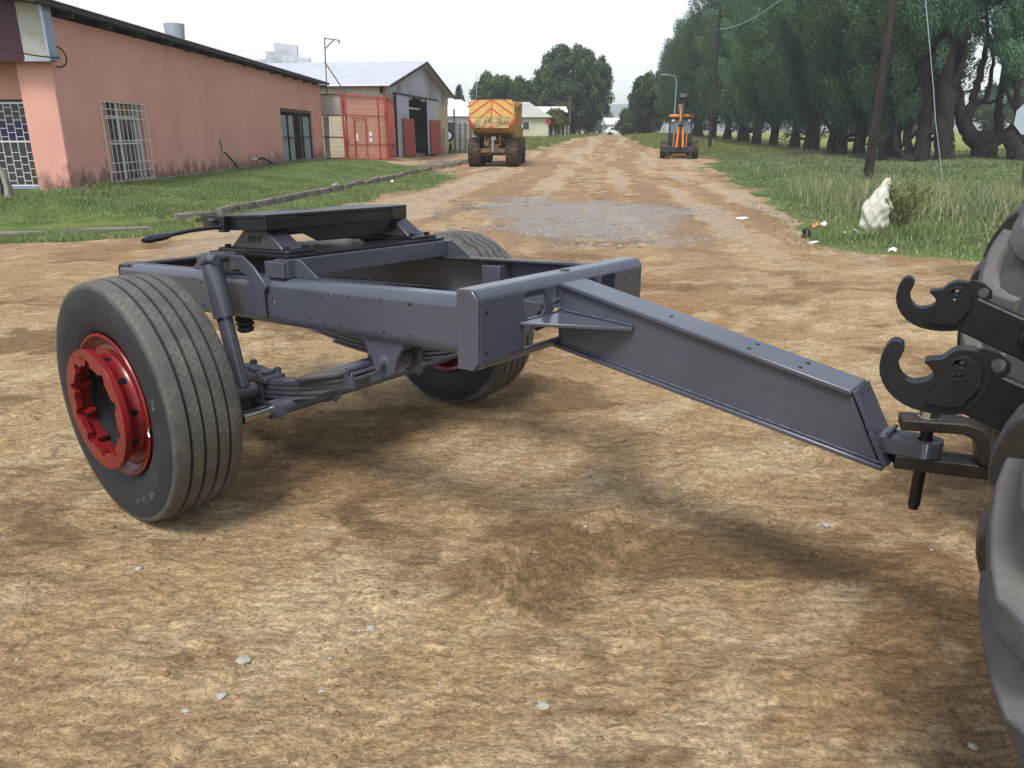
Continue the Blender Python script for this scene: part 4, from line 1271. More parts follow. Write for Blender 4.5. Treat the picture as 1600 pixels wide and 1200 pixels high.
M['pink'] = plaster('pink_plaster', (0.60, 0.315, 0.255))
M['white_bar'] = pm('white_paint', (0.62, 0.62, 0.60), 0.5, 0, 0.12, 6, 0.05, 60, dirt=(0.4, 0.33, 0.26), dirt_amt=0.66)
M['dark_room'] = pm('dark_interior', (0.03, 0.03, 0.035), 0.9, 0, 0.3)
M['glass'] = pm('window_glass', (0.03, 0.033, 0.04), 0.08, 0, 0.3, 1.5, 0.02, 3)
M['frosted'] = pm('frosted_glass', (0.055, 0.06, 0.058), 0.3, 0, 0.2, 1.5, 0.1, 10)
M['maroon_sheet'] = corrugated('maroon_sheet', (0.055, 0.013, 0.022), 0.11, (1, 0, 0), 0.45, (0.03, 0.02, 0.02))
M['pale_sheet'] = corrugated('pale_sheet', (0.40, 0.41, 0.38), 0.076, (1, 0, 0), 0.4, (0.38, 0.30, 0.18), 0.5)
M['blue_flash'] = pm('galvanised_flashing', (0.30, 0.36, 0.45), 0.35, 0.5, 0.15, 2)
M['dark_wood'] = pm('dark_fascia', (0.030, 0.026, 0.026), 0.7, 0, 0.4, 3)
M['roof_sheet'] = corrugated('galvanised_roof', (0.46, 0.49, 0.53), 0.076, (0.1425, 0.99, 0), 0.42, (0.34, 0.31, 0.28), 0.60, 0.1)
M['roof_far'] = corrugated('old_roof_sheet', (0.50, 0.50, 0.50), 0.15, (0, 1, 0), 0.5, (0.33, 0.30, 0.27), 0.55)
M['concrete'] = pm('concrete', (0.30, 0.285, 0.255), 0.9, 0, 0.3, 1.6, 0.4, 30, 0.008, dirt=(0.12, 0.10, 0.075), dirt_amt=0.58)
M['cable'] = pm('cable', (0.012, 0.012, 0.013), 0.6, 0, 0.2)
M['galv'] = pm('galvanised', (0.42, 0.46, 0.52), 0.4, 0.4, 0.12, 2)
M['gate_red'] = pm('gate_red', (0.36, 0.055, 0.035), 0.55, 0, 0.25, 3, 0.1, 40, dirt=(0.2, 0.09, 0.05), dirt_amt=0.6)
M['rust_brown'] = pm('rust_brown', (0.10, 0.045, 0.032), 0.7, 0, 0.3, 6)
M['curtain'] = pm('curtain_cloth', (0.36, 0.44, 0.45), 0.9, 0, 0.25, 2, 0.2, 20)

WX, WY0, WY1, WZ0, WZ1 = -9.42, 16.85, 40.0, 0.40, 3.86
pink = thing('pink_building', 'long salmon pink plastered building with barred window and dark roof edge', 'building', (-12.5, 28, WZ0))
win = (18.70, 20.55, 0.52, 2.30)
doo = (32.85, 37.95, 0.42, 2.58)
GI = -10.28                                            # right side of the porch door
# side wall with openings (plate in Y, Z)
op = [[(w[0], w[2]), (w[1], w[2]), (w[1], w[3]), (w[0], w[3])] for w in (win, doo)]
wb(MB().plate([(WY0, 0.0), (WY1, 0.0), (WY1, WZ1), (WY0, WZ1)], op, (WX - 0.11, 0, 0), (0, 1, 0), (0, 0, 1), 0.22), 'wall', M['pink'], pink)
# corner pier and recessed porch wall facing the lawn
wb(MB().box((WX - 0.315, WY0 + 0.10, 1.95), (0.62, 0.26, 3.9)), 'corner_pier', M['pink'], pink, bevel=0.02)
wb(MB().box((WX - 0.35 - 0.24, WY0 + 0.30, 1.95), (0.30, 0.62, 3.88)), 'corner_pier', M['pink'], pink, bevel=0.02)
gt = (-12.6, GI, 0.45, 2.28)
wb(MB().plate([(-17, 0.0), (WX - 0.24, 0.0), (WX - 0.24, WZ1), (-17, WZ1)], [[(gt[0], gt[2]), (gt[1], gt[2]), (gt[1], gt[3]), (gt[0], gt[3])]],
              (0, WY0 + 0.62, 0), (1, 0, 0), (0, 0, 1), 0.2), 'porch_wall', M['pink'], pink)
wb(MB().box((-16, WY1 - 0.1, 1.93), (12.8, 0.2, 3.86)), 'end_wall', M['pink'], pink)
wb(MB().box((-22.4, 28.4, 2.4), (0.2, 23, 4.8)), 'back_wall', M['pink'], pink)
wb(MB().box((-13.6, WY0 + 0.1, 0.30), (6.0, 0.9, 0.24)), 'porch_step', M['concrete'], pink, bevel=0.02)
wb(MB().box((WX + 0.035, (WY0 + WY1) / 2 + 1, 0.42), (0.06, WY1 - WY0 - 2.2, 0.10)), 'plinth', M['concrete'], pink, bevel=0.02)
# roof sheet sloping up to the back, fascia and rafter ends
rf = MB().add([(WX + 0.34, 16.1, 3.98), (WX + 0.34, 40.5, 3.86), (-22.6, 40.5, 5.2), (-22.6, 16.1, 5.3),
               (WX + 0.34, 16.1, 4.03), (WX + 0.34, 40.5, 3.91), (-22.6, 40.5, 5.25), (-22.6, 16.1, 5.35)],
              [(0, 3, 2, 1), (4, 5, 6, 7), (0, 1, 5, 4), (1, 2, 6, 5), (2, 3, 7, 6), (3, 0, 4, 7)])
roof = wb(rf, 'roof', M['dark_wood'], pink)
wb(MB().bar((WX + 0.345, 16.05, 4.025), (WX + 0.345, 40.52, 3.905), 0.03, 0.10), 'fascia', M['dark_wood'], pink, roof)
wb(MB().bar((WX + 0.365, 16.05, 4.082), (WX + 0.365, 40.52, 3.962), 0.05, 0.012), 'drip_edge', M['galv'], pink, roof)
for k in range(15):
    y = 17.4 + k * 1.62
    wb(MB().bar((WX - 0.02, y, 3.93 - 0.005 * (y - 16)), (WX + 0.31, y, 3.905 - 0.005 * (y - 16)), 0.055, 0.10), 'rafter_end', M['dark_wood'], pink, roof)
# roof cowl
cowl = thing('roof_cowl', 'pale galvanised round ventilator standing on the pink building roof', 'vent', (-11.33, 28, 4.05))
cowl_z = 4.05
wb(MB().lathe([(0.18, 0), (0.18, 0.60)], 24, 'z', (-11.33, 28, cowl_z)), 'pipe', M['galv'], cowl, smooth=40)
wb(MB().lathe([(0.20, 0.52), (0.295, 0.53), (0.335, 1.02), (0.30, 1.03), (0.0, 1.03)], 24, 'z', (-11.33, 28, cowl_z)), 'hood', M['galv'], cowl, smooth=40)

# barred window
w = node('window', pink)
def at_w(mb, name, mat, parent=w, **kw):
    return wb(mb, name, mat, pink, parent, **kw)
fy0, fy1, fz0, fz1 = win
x = WX - 0.13
at_w(MB().box((x - 0.03, (fy0 + fy1) / 2, (fz0 + fz1) / 2), (0.012, fy1 - fy0 - 0.02, fz1 - fz0 - 0.02)), 'pane', M['glass'])
at_w(MB().box((x - 0.022, (fy0 + fy1) / 2, fz0 + 0.40), (0.012, fy1 - fy0 - 0.06, 0.78)), 'pane', M['frosted'])
fr = MB()
for yy in (fy0 + 0.03, fy0 + 0.80, fy0 + 1.62, fy1 - 0.03):
    fr.box((x, yy, (fz0 + fz1) / 2), (0.05, 0.07 if yy == fy0 + 0.80 else 0.05, fz1 - fz0))
fr.box((x + 0.001, (fy0 + fy1) / 2, fz0 + 0.83), (0.046, fy1 - fy0, 0.045)).box((x + 0.001, (fy0 + fy1) / 2, fz0 + 1.45), (0.046, fy1 - fy0, 0.04))
at_w(fr, 'frame', M['white_bar'], bevel=0.004)
by0, by1, bz0, bz1 = fy0 - 0.28, fy1 + 0.10, fz0 - 0.02, fz1 - 0.02
nb = 11
for k in range(nb):
    yy = by0 + (by1 - by0) * k / (nb - 1)
    at_w(MB().bar((WX + 0.06, yy, bz0), (WX + 0.06, yy, bz1), 0.014, 0.014, up=(1, 0, 0)), 'burglar_bar', M['white_bar'])
for zz in (bz0, bz0 + 0.22, bz0 + 0.42, bz0 + 0.92, bz0 + 1.42, bz0 + 1.62, bz1):
    at_w(MB().bar((WX + 0.075, by0, zz), (WX + 0.075, by1, zz), 0.014, 0.018), 'cross_bar', M['white_bar'])
for yy in (by0, by1):
    for zz in (bz0 + 0.05, bz1 - 0.05):
        at_w(MB().bar((WX - 0.02, yy, zz), (WX + 0.08, yy, zz), 0.014, 0.014), 'bar_bracket', M['white_bar'])
# folding doors with curtains behind a grille
d = node('folding_door', pink)
y0, y1, z0, z1 = doo
at_w(MB().box((WX - 0.9, (y0 + y1) / 2, (z0 + z1) / 2), (0.05, y1 - y0 + 0.6, z1 - z0 + 0.4)), 'dark_backing', M['dark_room'], d)  # near-black sheet added to stand for the unlit room behind
lay = ((0.04, 1.25, 1), (1.30, 2.30, 1), (2.35, 3.15, 0), (3.20, 3.60, 1), (3.75, 5.0, 1))
for a, b, cu in lay:
    if cu:
        m, n = MB(), int((b - a) / 0.09)
        for k in range(n):
            ya, yb = y0 + a + (b - a) * k / n, y0 + a + (b - a) * (k + 1) / n
            xx = WX - 0.16 + (0.03 if k % 2 else 0)
            x2 = WX - 0.16 + (0 if k % 2 else 0.03)
            m.add([(xx, ya, z0 + 0.03), (x2, yb, z0 + 0.03), (x2, yb, z1 - 0.26), (xx, ya, z1 - 0.26)], [(0, 1, 2, 3)])
        at_w(m, 'curtain', M['curtain'], d)
    at_w(MB().box((WX - 0.10, y0 + b + 0.02, (z0 + z1) / 2), (0.06, 0.07, z1 - z0)), 'mullion', M['black_steel'], d, bevel=0.004)
at_w(MB().box((WX - 0.10, (y0 + y1) / 2, z0 + 1.02), (0.05, y1 - y0, 0.035)), 'mid_rail', M['black_steel'], d)
at_w(MB().box((WX - 0.09, (y0 + y1) / 2, z1 - 0.07), (0.08, y1 - y0, 0.13)), 'head_rail', M['black_steel'], d, bevel=0.004)
at_w(MB().box((WX - 0.09, y0 + 0.03, (z0 + z1) / 2), (0.08, 0.06, z1 - z0)), 'jamb', M['black_steel'], d)
for k in range(30):
    yy = y0 + 0.1 + (y1 - y0 - 0.2) * k / 29
    at_w(MB().bar((WX - 0.06, yy, z0 + 0.02), (WX - 0.06, yy, z1 - 0.12), 0.010, 0.010, up=(1, 0, 0)), 'grille_bar', M['black_steel'], d)
# porch gate with brick-pattern bars
g = node('security_gate', pink)
gy = WY0 + 0.40
X0, X1 = gt[0], gt[1] + 0.10
GZ0, GZ1 = 0.50, 2.20
at_w(MB().box(((gt[0] + gt[1]) / 2, WY0 + 0.66, (gt[2] + gt[3]) / 2), (gt[1] - gt[0], 0.012, gt[3] - gt[2])), 'pane', M['frosted'], g)
at_w(MB().box((gt[1] - 0.55, WY0 + 0.645, 1.62), (0.95, 0.010, 0.42)), 'poster', pm('blue_poster', (0.022, 0.028, 0.10), 0.5, 0, 0.6, 7), g)
for p0, p1 in (((X0, GZ0), (X1, GZ0)), ((X0, GZ1), (X1, GZ1)), ((X1, GZ0), (X1, GZ1)), ((X0, GZ0 + 0.92), (X1, GZ0 + 0.92))):
    at_w(MB().bar((p0[0], gy, p0[1]), (p1[0], gy, p1[1]), 0.032, 0.032, up=(0, 1, 0)), 'gate_frame', M['white_bar'], g)
cols = int((X1 - X0) / 0.165)
for k in range(cols):
    xx = X1 - 0.165 * (k + 1)
    at_w(MB().bar((xx, gy, GZ0), (xx, gy, GZ1), 0.013, 0.013, up=(0, 1, 0)), 'gate_bar', M['white_bar'], g)
    for r in range(6):
        for base in (GZ0, GZ0 + 0.92):
            zz = base + 0.10 + 0.17 * r + (0.085 if k % 2 else 0)
            if zz < base + 0.76:
                at_w(MB().bar((xx, gy, zz), (xx + 0.165, gy, zz), 0.013, 0.013), 'gate_rung', M['white_bar'], g)
at_w(MB().box((-11.4, gy + 0.02, 0.46), (2.6, 0.10, 0.07)), 'gate_sill', M['blue_flash'], g)
# sheet valance over the porch
v = node('porch_valance', pink)
at_w(MB().box((-12.78, 16.56, 3.74), (6.04, 0.03, 1.56)), 'maroon_sheet', M['maroon_sheet'], v)
at_w(MB().box((-9.525, 16.545, 3.52), (0.47, 0.03, 1.10)), 'pale_sheet', M['pale_sheet'], v)
at_w(MB().box((-9.27, 16.54, 3.52), (0.06, 0.05, 1.12)), 'corner_flashing', M['blue_flash'], v, bevel=0.004)
at_w(MB().box((-9.52, 16.535, 2.975), (0.50, 0.05, 0.03)), 'bottom_flashing', M['blue_flash'], v)
at_w(MB().box((-12.5, 16.75, 3.0), (6.3, 0.36, 0.03)), 'soffit', M['dark_wood'], v)
at_w(MB().box((-9.262, 16.70, 3.51), (0.03, 0.26, 1.05)), 'return_sheet', M['blue_flash'], v)
# power cable and its bracket
c0, c1 = at_y(-80, 45, 11.5), at_x(92, 90, WX + 0.14)
pts = []
for k in range(13):
    t = k / 12
    q = c0 * (1 - t) + c1 * t
    q[2] -= 0.35 * t * (1 - t)
    pts.append(q)
cab = thing('power_cable', 'black overhead cable running to a bracket on the pink wall corner', 'cable', tuple(c1))
wb(MB().tube(pts, 0.014, 6), 'wire', M['cable'], cab, smooth=60)
lp = [(c1[0], c1[1] + 0.30 * sin(a) * 1.2, c1[2] + 0.02 + 0.20 * cos(a)) for a in np.linspace(-0.3, 3.4, 14)]
lp = [(WX + 0.10, p[1], p[2]) for p in lp]
wb(MB().tube([tuple(c1)] + lp, 0.016, 6), 'loop', M['cable'], cab, smooth=60)
wb(MB().tube([(WX - 0.02, max(c1[1], 16.95), c1[2] - 0.02), tuple(c1)], 0.03, 8), 'bracket', M['black_steel'], cab, smooth=40)
# standpipe against the wall
sp = thing('standpipe', 'thin dark water pipe leaning against the pink wall', 'pipe', (WX + 0.12, 26.2, 0.43))
wb(MB().tube([(WX + 0.02, 25.75, 1.45), (WX + 0.03, 25.8, 1.02), (WX + 0.12, 25.85, 0.98), (WX + 0.40, 26.35, 0.36)], [0.012, 0.012, 0.03, 0.03], 8), 'pipe', M['cable'], sp, smooth=40)
tp = thing('outlet_pipe', 'short white waste outlet low on the pink wall', 'pipe', (WX, 28.8, 0.62))
wb(MB().tube([(WX - 0.05, 28.8, 0.70), (WX + 0.20, 28.8, 0.70)], 0.05, 12), 'outlet', M['white_bar'], tp, smooth=40)
wb(MB().tube([(WX + 0.18, 28.82, 0.70), (WX + 0.35, 28.9, 0.74), (WX + 0.45, 29.3, 0.62), (WX + 0.35, 30.0, 0.52)], 0.035, 8), 'hose', M['cable'], tp, smooth=40)

# ------------------------------------------------------------------ gabled workshop
FA, FB = Vector((-6.80, 43.0, 0)), Vector((-4.62, 58.0, 0))
FL = (FB - FA).length
fd_ = (FB - FA).normalized()
fin = Vector((-fd_.y, fd_.x, 0))                       # into the building (towards -x)
fout = -fin
shop = thing('workshop', 'cream block workshop with galvanised gable roof and open sliding doors', 'building', (-6.8, 43.0, 0.28))
def fpt(t, z, out=0.0):
    return FA + fd_ * t + fout * out + Vector((0, 0, z))
def t_of(u, guess=None):                               # along the facade from a photo column
    lo, hi = 0.0, FL
    for _ in range(40):
        m = (lo + hi) / 2
        p = FA + fd_ * m
        dep = p.y * cos(PITCH) + (CAM_H - 1.6) * sin(PITCH)
        uu = 800 + FPX * p.x / dep
        if uu < u: lo = m
        else: hi = m
    return (lo + hi) / 2
ZE, ZA, ZG = 4.05, 5.74, 0.1
def fplate(mb_poly, z0s, thick, off, holes=()):
    return MB().plate(mb_poly, holes, FA + fout * off, fd_, (0, 0, 1), thick)
tL0, tL1, tD1, tR1 = t_of(617), t_of(637), t_of(664.5), t_of(681)
ZS = 3.62                                              # where the sheeting starts
M['block'] = blockwork('cream_blocks', (0.50, 0.455, 0.315), tuple(fd_))
M['block_side'] = blockwork('cream_blocks_side', (0.50, 0.465, 0.345), tuple(fin))
wb(fplate([(0, ZG), (tL0, ZG), (tL0, ZS), (0, ZS)], 0, 0.2, -0.1), 'block_wall', M['block'], shop)
wb(fplate([(tR1, ZG), (FL, ZG), (FL, ZS), (tR1, ZS)], 0, 0.2, -0.1), 'block_wall', M['block'], shop)
# side wall facing the camera, back and far walls
dp_ = 20.0
wb(MB().plate([(0.2, ZG), (dp_, ZG), (dp_, ZE), (0.2, ZE)], [], FA + fd_ * 0.1, fin, (0, 0, 1), 0.2), 'side_wall', M['block_side'], shop)
wb(MB().plate([(0.2, ZG), (dp_, ZG), (dp_, ZE), (0.2, ZE)], [], FB - fd_ * 0.1, fin, (0, 0, 1), 0.2), 'side_wall', M['block_side'], shop)
wb(MB().plate([(0, ZG), (FL, ZG), (FL, ZE), (FL / 2, ZA), (0, ZE)], [], FA + fin * dp_, fd_, (0, 0, 1), 0.2), 'back_wall', M['block_side'], shop)
wb(MB().box(FA + fd_ * FL / 2 + fin * 9 + Vector((0, 0, 0.30)), (17.5, 13.6, 0.1), Matrix.Rotation(-atan(2.18 / 15), 3, 'Z')), 'floor_slab', M['concrete'], shop)
# gable sheets, one by one
cols_ = [(0.40, 0.45, 0.53), (0.50, 0.54, 0.60), (0.34, 0.31, 0.27), (0.46, 0.52, 0.62), (0.40, 0.45, 0.54), (0.47, 0.51, 0.58), (0.30, 0.31, 0.33), (0.36, 0.39, 0.45), (0.33, 0.30, 0.27), (0.38, 0.41, 0.46)]
sheet_m = [corrugated('gable_sheet_%d' % k, c, 0.12, tuple(fd_), 0.45, (0.30, 0.25, 0.20), 0.58, 0.1) for k, c in enumerate(cols_[:6])]
ns = 14
zr = lambda t: ZE + (ZA - ZE) * (1 - abs(2 * t / FL - 1)) - 0.05
for k in range(ns):
    a, b = FL * k / ns, FL * (k + 1) / ns + 0.05
    b = min(b, FL)
    low = ZS - 0.02 - (0.12 if k % 3 == 1 else 0)
    poly = [(a, low), (b, low), (b, zr(b))] + ([(FL / 2, ZA - 0.05)] if a < FL / 2 < b else []) + [(a, zr(a))]
    wb(fplate(poly, 0, 0.012, 0.03 + 0.006 * (k % 2)), 'gable_sheet', sheet_m[[0, 1, 2, 3, 4, 5, 3, 1, 4, 2, 0, 5, 2, 1][k] % 6], shop)
# roof
rfm = node('roof', shop)
for sgn in (0, 1):
    e0 = FA + fd_ * (-0.35 if sgn == 0 else FL + 0.35) + fout * 0.55
    zz = ZE - 0.05
    r0 = FA + fd_ * FL / 2 + fout * 0.55
    q = [e0 + Vector((0, 0, zz)), r0 + Vector((0, 0, ZA + 0.02)), r0 + fin * (dp_ + 1.2) + Vector((0, 0, ZA + 0.02)), e0 + fin * (dp_ + 1.2) + Vector((0, 0, zz))]
    up = Vector((0, 0, 0.035))
    m = MB().add([p for p in q] + [p + up for p in q], [(0, 3, 2, 1), (4, 5, 6, 7), (0, 1, 5, 4), (1, 2, 6, 5), (2, 3, 7, 6), (3, 0, 4, 7)])
    wb(m, 'roof_slope', M['roof_sheet'], shop, rfm)
    wb(MB().bar(q[0] - up * 2 + fin * 0.02, q[1] - up * 2 + fin * 0.02, 0.04, 0.15), 'barge_board', M['dark_wood'], shop, rfm)
wb(MB().tube([FA + fd_ * -0.38 + fout * 0.5 + Vector((0, 0, ZE - 0.08)), FA + fd_ * -0.38 + fin * dp_ + Vector((0, 0, ZE - 0.08))], 0.06, 8), 'gutter', M['galv'], shop, rfm, smooth=40)
wb(MB().tube([FA + fd_ * -0.15 + fout * 0.10 + Vector((0, 0, ZE - 0.1)), FA + fd_ * -0.15 + fout * 0.10 + Vector((0, 0, 0.3))], 0.07, 8), 'downpipe', M['gate_red'], shop, smooth=40)
# sliding leaves
for a, b, nm in ((tL0 + 0.02, tL1, 'sliding_door'), (tD1, tR1 + 0.1, 'sliding_door')):
    leaf = wb(fplate([(a, 0.3), (b, 0.3), (b, ZS + 0.02), (a, ZS + 0.02)], 0, 0.05, 0.11), nm, sheet_m[3], shop)
    wb(fplate([(a - 0.04, 0.28), (a + 0.06, 0.28), (a + 0.06, ZS + 0.04), (a - 0.04, ZS + 0.04)], 0, 0.07, 0.115), 'door_post', M['black_steel'], shop, leaf)
wb(MB().bar(fpt(tL0 - 0.3, ZS + 0.06, 0.12), fpt(tR1 + 0.3, ZS + 0.06, 0.12), 0.08, 0.10), 'door_track', M['dark_wood'], shop)
wb(MB().bar(fpt(tL1, 3.05, -0.3), fpt(tD1, 3.05, -0.3), 0.05, 0.10), 'light_bar', M['white_bar'], shop)
# red half doors standing in front
for ua, ub, lean in ((625, 642, 0.07), (668, 684, 0.04)):
    a, b = t_of(ua), t_of(ub)
    rd = thing('red_door_leaf', 'red ribbed steel door leaf propped by the workshop opening, %s' % ('beside the blue sliding door' if lean > 0.05 else 'on the side with white bar'), 'door', tuple(fpt(a, 0.3, 0.3)), group='red door leaves at the workshop')
    n = 7
    for k in range(n):
        t0, t1 = a + (b - a) * k / n, a + (b - a) * (k + 1) / n - 0.03
        m = MB().plate([(t0, 0.30), (t1, 0.30), (t1, 2.42), (t0, 2.42)], [], FA, fd_, (0, 0, 1), 0.04)
        m.tf(lambda x, y, z, L=lean: (x + fout.x * (0.2 + L * (1.2 - z * 0.5)), y + fout.y * (0.2 + L * (1.2 - z * 0.5)), z))
        wb(m, 'slat', M['gate_red'], rd)
    for zz in (0.42, 1.3, 2.15):
        o_ = 0.24 + lean * (1.2 - zz * 0.5)
        wb(MB().bar(fpt(a, zz, o_), fpt(b, zz, o_), 0.05, 0.08), 'rail', M['gate_red'], rd)
wb(fplate([(tL0 - 0.75, 0.28), (tL0 - 0.05, 0.28), (tL0 - 0.05, 1.95), (tL0 - 0.75, 1.95)], 0, 0.03, 0.06), 'blue_panel', pm('blue_grey_panel', (0.11, 0.13, 0.20), 0.5), shop)
wb(fplate([(t_of(691), 0.28), (t_of(694.5), 0.28), (t_of(694.5), 1.9), (t_of(691), 1.9)], 0, 0.04, 0.04), 'small_door', pm('grey_door', (0.26, 0.27, 0.29), 0.5), shop)
drum = thing('feed_drum', 'pale tall bucket standing inside the workshop doorway', 'bucket', tuple(fpt(tD1 - 1.0, 0.36, -0.8)))
wb(MB().lathe([(0.0, 0), (0.22, 0), (0.30, 0.75), (0.31, 0.77), (0.26, 0.77)], 20, 'z', tuple(fpt(tD1 - 1.0, 0.36, -0.8))), 'bucket', pm('pale_plastic', (0.42, 0.40, 0.32), 0.6), drum, smooth=40)

# ------------------------------------------------------------------ gates and mast between the buildings
GY = 40.35
yard = thing('yard_gate', 'tall red mesh gate with inset door standing in front of the cream wall', 'gate', (-7.5, GY, 0.35))
gp = lambda u, v: Vector(at_y(u, v, GY))
gx0, gx1 = gp(541, 200).x, gp(603, 200).x
gzt, gzb = 3.42, 0.32
def bars(root, parent, segs, w, mat, name):
    for a, b in segs:
        wb(MB().bar(a, b, w, w, up=(0, 1, 0)), name, mat, root, parent)
leaf = node('gate_leaf', yard)
ztop = lambda x: gzt - 0.14 * (x - gx0) / (gx1 - gx0)
Q = lambda x, z, dy=0.0: (x, GY + dy, z)
bars(yard, leaf, [(Q(gx0, gzb), Q(gx0, gzt)), (Q(gx1, gzb), Q(gx1, ztop(gx1))), (Q(gx0, gzt), Q(gx1, ztop(gx1))), (Q(gx0, gzb + 0.05), Q(gx1, gzb + 0.05)), (Q(gx1 - 0.35, gzb), Q(gx1 - 0.35, ztop(gx1) + 0.02)),
                  (Q(gx0, 2.45), Q(gx1, 2.40)), (Q(gx0, 1.05), Q(gx1, 1.05))], 0.075, M['gate_red'], 'gate_frame')
dx0, dx1 = gx0 + 0.42, gx0 + 1.00
bars(yard, leaf, [(Q(dx0, gzb, -.03), Q(dx0, 2.3, -.03)), (Q(dx1, gzb, -.03), Q(dx1, 2.3, -.03)), (Q(dx0, 2.3, -.03), Q(dx1, 2.3, -.03))], 0.07, M['gate_red'], 'wicket_frame')
n = 34
for k in range(1, n):
    xx = gx0 + (gx1 - gx0) * k / n
    wb(MB().bar(Q(xx, gzb, 0.02), Q(xx, ztop(xx), 0.02), 0.030, 0.01, up=(0, 1, 0)), 'mesh_rod', M['gate_red'], yard, leaf)
for k in range(1, 14):
    zz = gzb + (gzt - gzb) * k / 14
    if zz < ztop(gx1) - 0.03:
        wb(MB().bar(Q(gx0, zz, 0.03), Q(gx1, zz, 0.03), 0.012, 0.012), 'mesh_rod', M['gate_red'], yard, leaf)
wb(MB().box(Q(dx0 + 0.12, 1.42, -.06), (0.10, 0.01, 0.36)), 'notice', M['white_bar'], yard, leaf)
for zz, cc in ((1.56, 'white_bar'), (1.28, 'white_bar')):
    o = wb(MB().box(Q(dx1 + 0.22, zz, -.05), (0.13, 0.01, 0.20)), 'notice', M[cc], yard, leaf)
    wb(MB().lathe([(0, 0), (0.045, 0)], 14, 'y', Q(dx1 + 0.22, zz, -.058)), 'notice_dot', M['black_steel'], yard, o) if False else None
wb(MB().box(Q(gx0 + 0.03, 1.30, -.06), (0.20, 0.05, 0.22)), 'lock_box', M['gate_red'], yard, leaf, bevel=0.01)
# second leaf folded back
bars(yard, yard, [((gx1 + 0.02, GY + 0.05, gzb), (gx1 + 0.02, GY + 0.05, 3.30)), ((gx1 + 0.02, GY + 0.05, 3.25), (gx1 + 0.10, GY + 2.2, 3.25)), ((gx1 + 0.10, GY + 2.2, gzb), (gx1 + 0.10, GY + 2.2, 3.28)), ((gx1 + 0.02, GY + 0.05, 1.1), (gx1 + 0.10, GY + 2.2, 1.1))], 0.075, M['gate_red'], 'folded_leaf')
for k in range(1, 14):
    wb(MB().bar((gx1 + 0.02 + 0.08 * k / 14, GY + 0.05 + 2.15 * k / 14, gzb), (gx1 + 0.02 + 0.08 * k / 14, GY + 0.05 + 2.15 * k / 14, 3.25), 0.02, 0.012, up=(0, 1, 0)), 'mesh_rod', M['gate_red'], yard)
fence = thing('frame_fence', 'rusty brown frame panels between the pink wall and the red gate post', 'fence', (-9.0, GY, 0.35))
px0 = gp(501, 200).x
bars(fence, fence, [(Q(px0, 3.42, .1), Q(gx0 - .08, 3.45, .1)), (Q(px0, 2.45, .1), Q(gx0 - .08, 2.45, .1)), (Q(px0, 1.42, .1), Q(gx0 - .08, 1.40, .1)), (Q(px0, 0.38, .1), Q(gx0 - .08, 0.38, .1))], 0.06, M['rust_brown'], 'rail')
wb(MB().box(Q(px0 + 0.22, 1.35, 0.25), (0.24, 0.10, 2.1)), 'grey_post', M['concrete'], fence)
wb(MB().box(((px0 + gx0) / 2, GY + 0.13, 2.93), (gx0 - px0 - 0.1, 0.012, 0.92)), 'infill_sheet', corrugated('pinkish_sheet', (0.44, 0.40, 0.38), 0.076, (1, 0, 0)), fence)
bars(fence, fence, [(Q(gx0 - 0.09, 0.3), Q(gx0 - 0.16, 3.52))], 0.10, M['gate_red'], 'gate_post')
mast = thing('light_mast', 'thin rusty mast with bracket arm and brace above the red gate', 'mast', (px0 + 0.05, GY + 0.2, 0.4))
mx = gp(507, 100).x
mp = lambda u, v: Vector(at_y(u, v, GY + 0.25))
bars(mast, mast, [((mp(507, 130).x, GY + 0.25, 0.4), mp(507, 58)), (mp(507, 60), mp(530, 63)), (mp(508, 76), mp(522, 62))], 0.045, M['rust_brown'], 'pipe')
bars(mast, mast, [(mp(507, 97), mp(541, 147))], 0.05, M['rust_brown'], 'brace')
bars(mast, mast, [(mp(530, 63), mp(530, 68))], 0.06, M['rust_brown'], 'hook')

# ------------------------------------------------------------------ precast wall, tyre pile, white buildings behind
def slab_wall(root, p0, p1, n, h, mat, z0):
    for k in range(n + 1):
        p = p0.lerp(p1, k / n)
        wb(MB().box((p.x, p.y - 0.03, z0 + h / 2 + 0.02), (0.11, 0.14, h + 0.06)), 'post', mat, root, bevel=0.01)
        if k < n:
            q = p0.lerp(p1, (k + 1) / n)
            for r in range(7):
                zz = z0 + h * (r + 0.5) / 7
                wb(MB().bar(Vector((p.x, p.y + 0.02, zz)), Vector((q.x, q.y + 0.02, zz)), 0.05, h / 7 - 0.018), 'slab', M['precast'], root)
M['precast'] = pm('precast_concrete', (0.34, 0.33, 0.30), 0.9, 0, 0.3, 1.2, 0.3, 30, dirt=(0.2, 0.18, 0.15), dirt_amt=0.58)
M['dark_post'] = pm('dark_post', (0.10, 0.09, 0.08), 0.9, 0, 0.3)
pw0, pw1 = Vector(at_y(711, 235, 59.5)), Vector(at_y(790, 235, 63))
zw = gz(-3, 60)
pre = thing('precast_fence', 'grey precast concrete slab fence with dark posts behind the dump truck', 'fence', (pw0.x, pw0.y, zw))
slab_wall(pre, pw0, pw1, 10, 2.15, M['dark_post'], zw - 0.05)
wire = MB()
for k in range(26):
    p = pw0.lerp(pw1, k / 26)
    q = pw0.lerp(pw1, (k + 1.6) / 26)
    wire.tube([(p.x, p.y, zw + 2.1), (p.x + 0.05, p.y, zw + 2.45), (q.x, q.y, zw + 2.5), (q.x, q.y, zw + 2.12)], 0.012, 5)
wb(wire, 'razor_wire', M['galv'], pre)
wb(MB().box((pw0.x, pw0.y - 0.1, zw + 1.5), (0.12, 0.12, 3.2)), 'end_post', M['dark_post'], pre)
junk = thing('scrap_heap', 'dark tyres and scrap piled by the precast fence end', 'scrap', (pw0.x - 0.6, 58.8, zw))
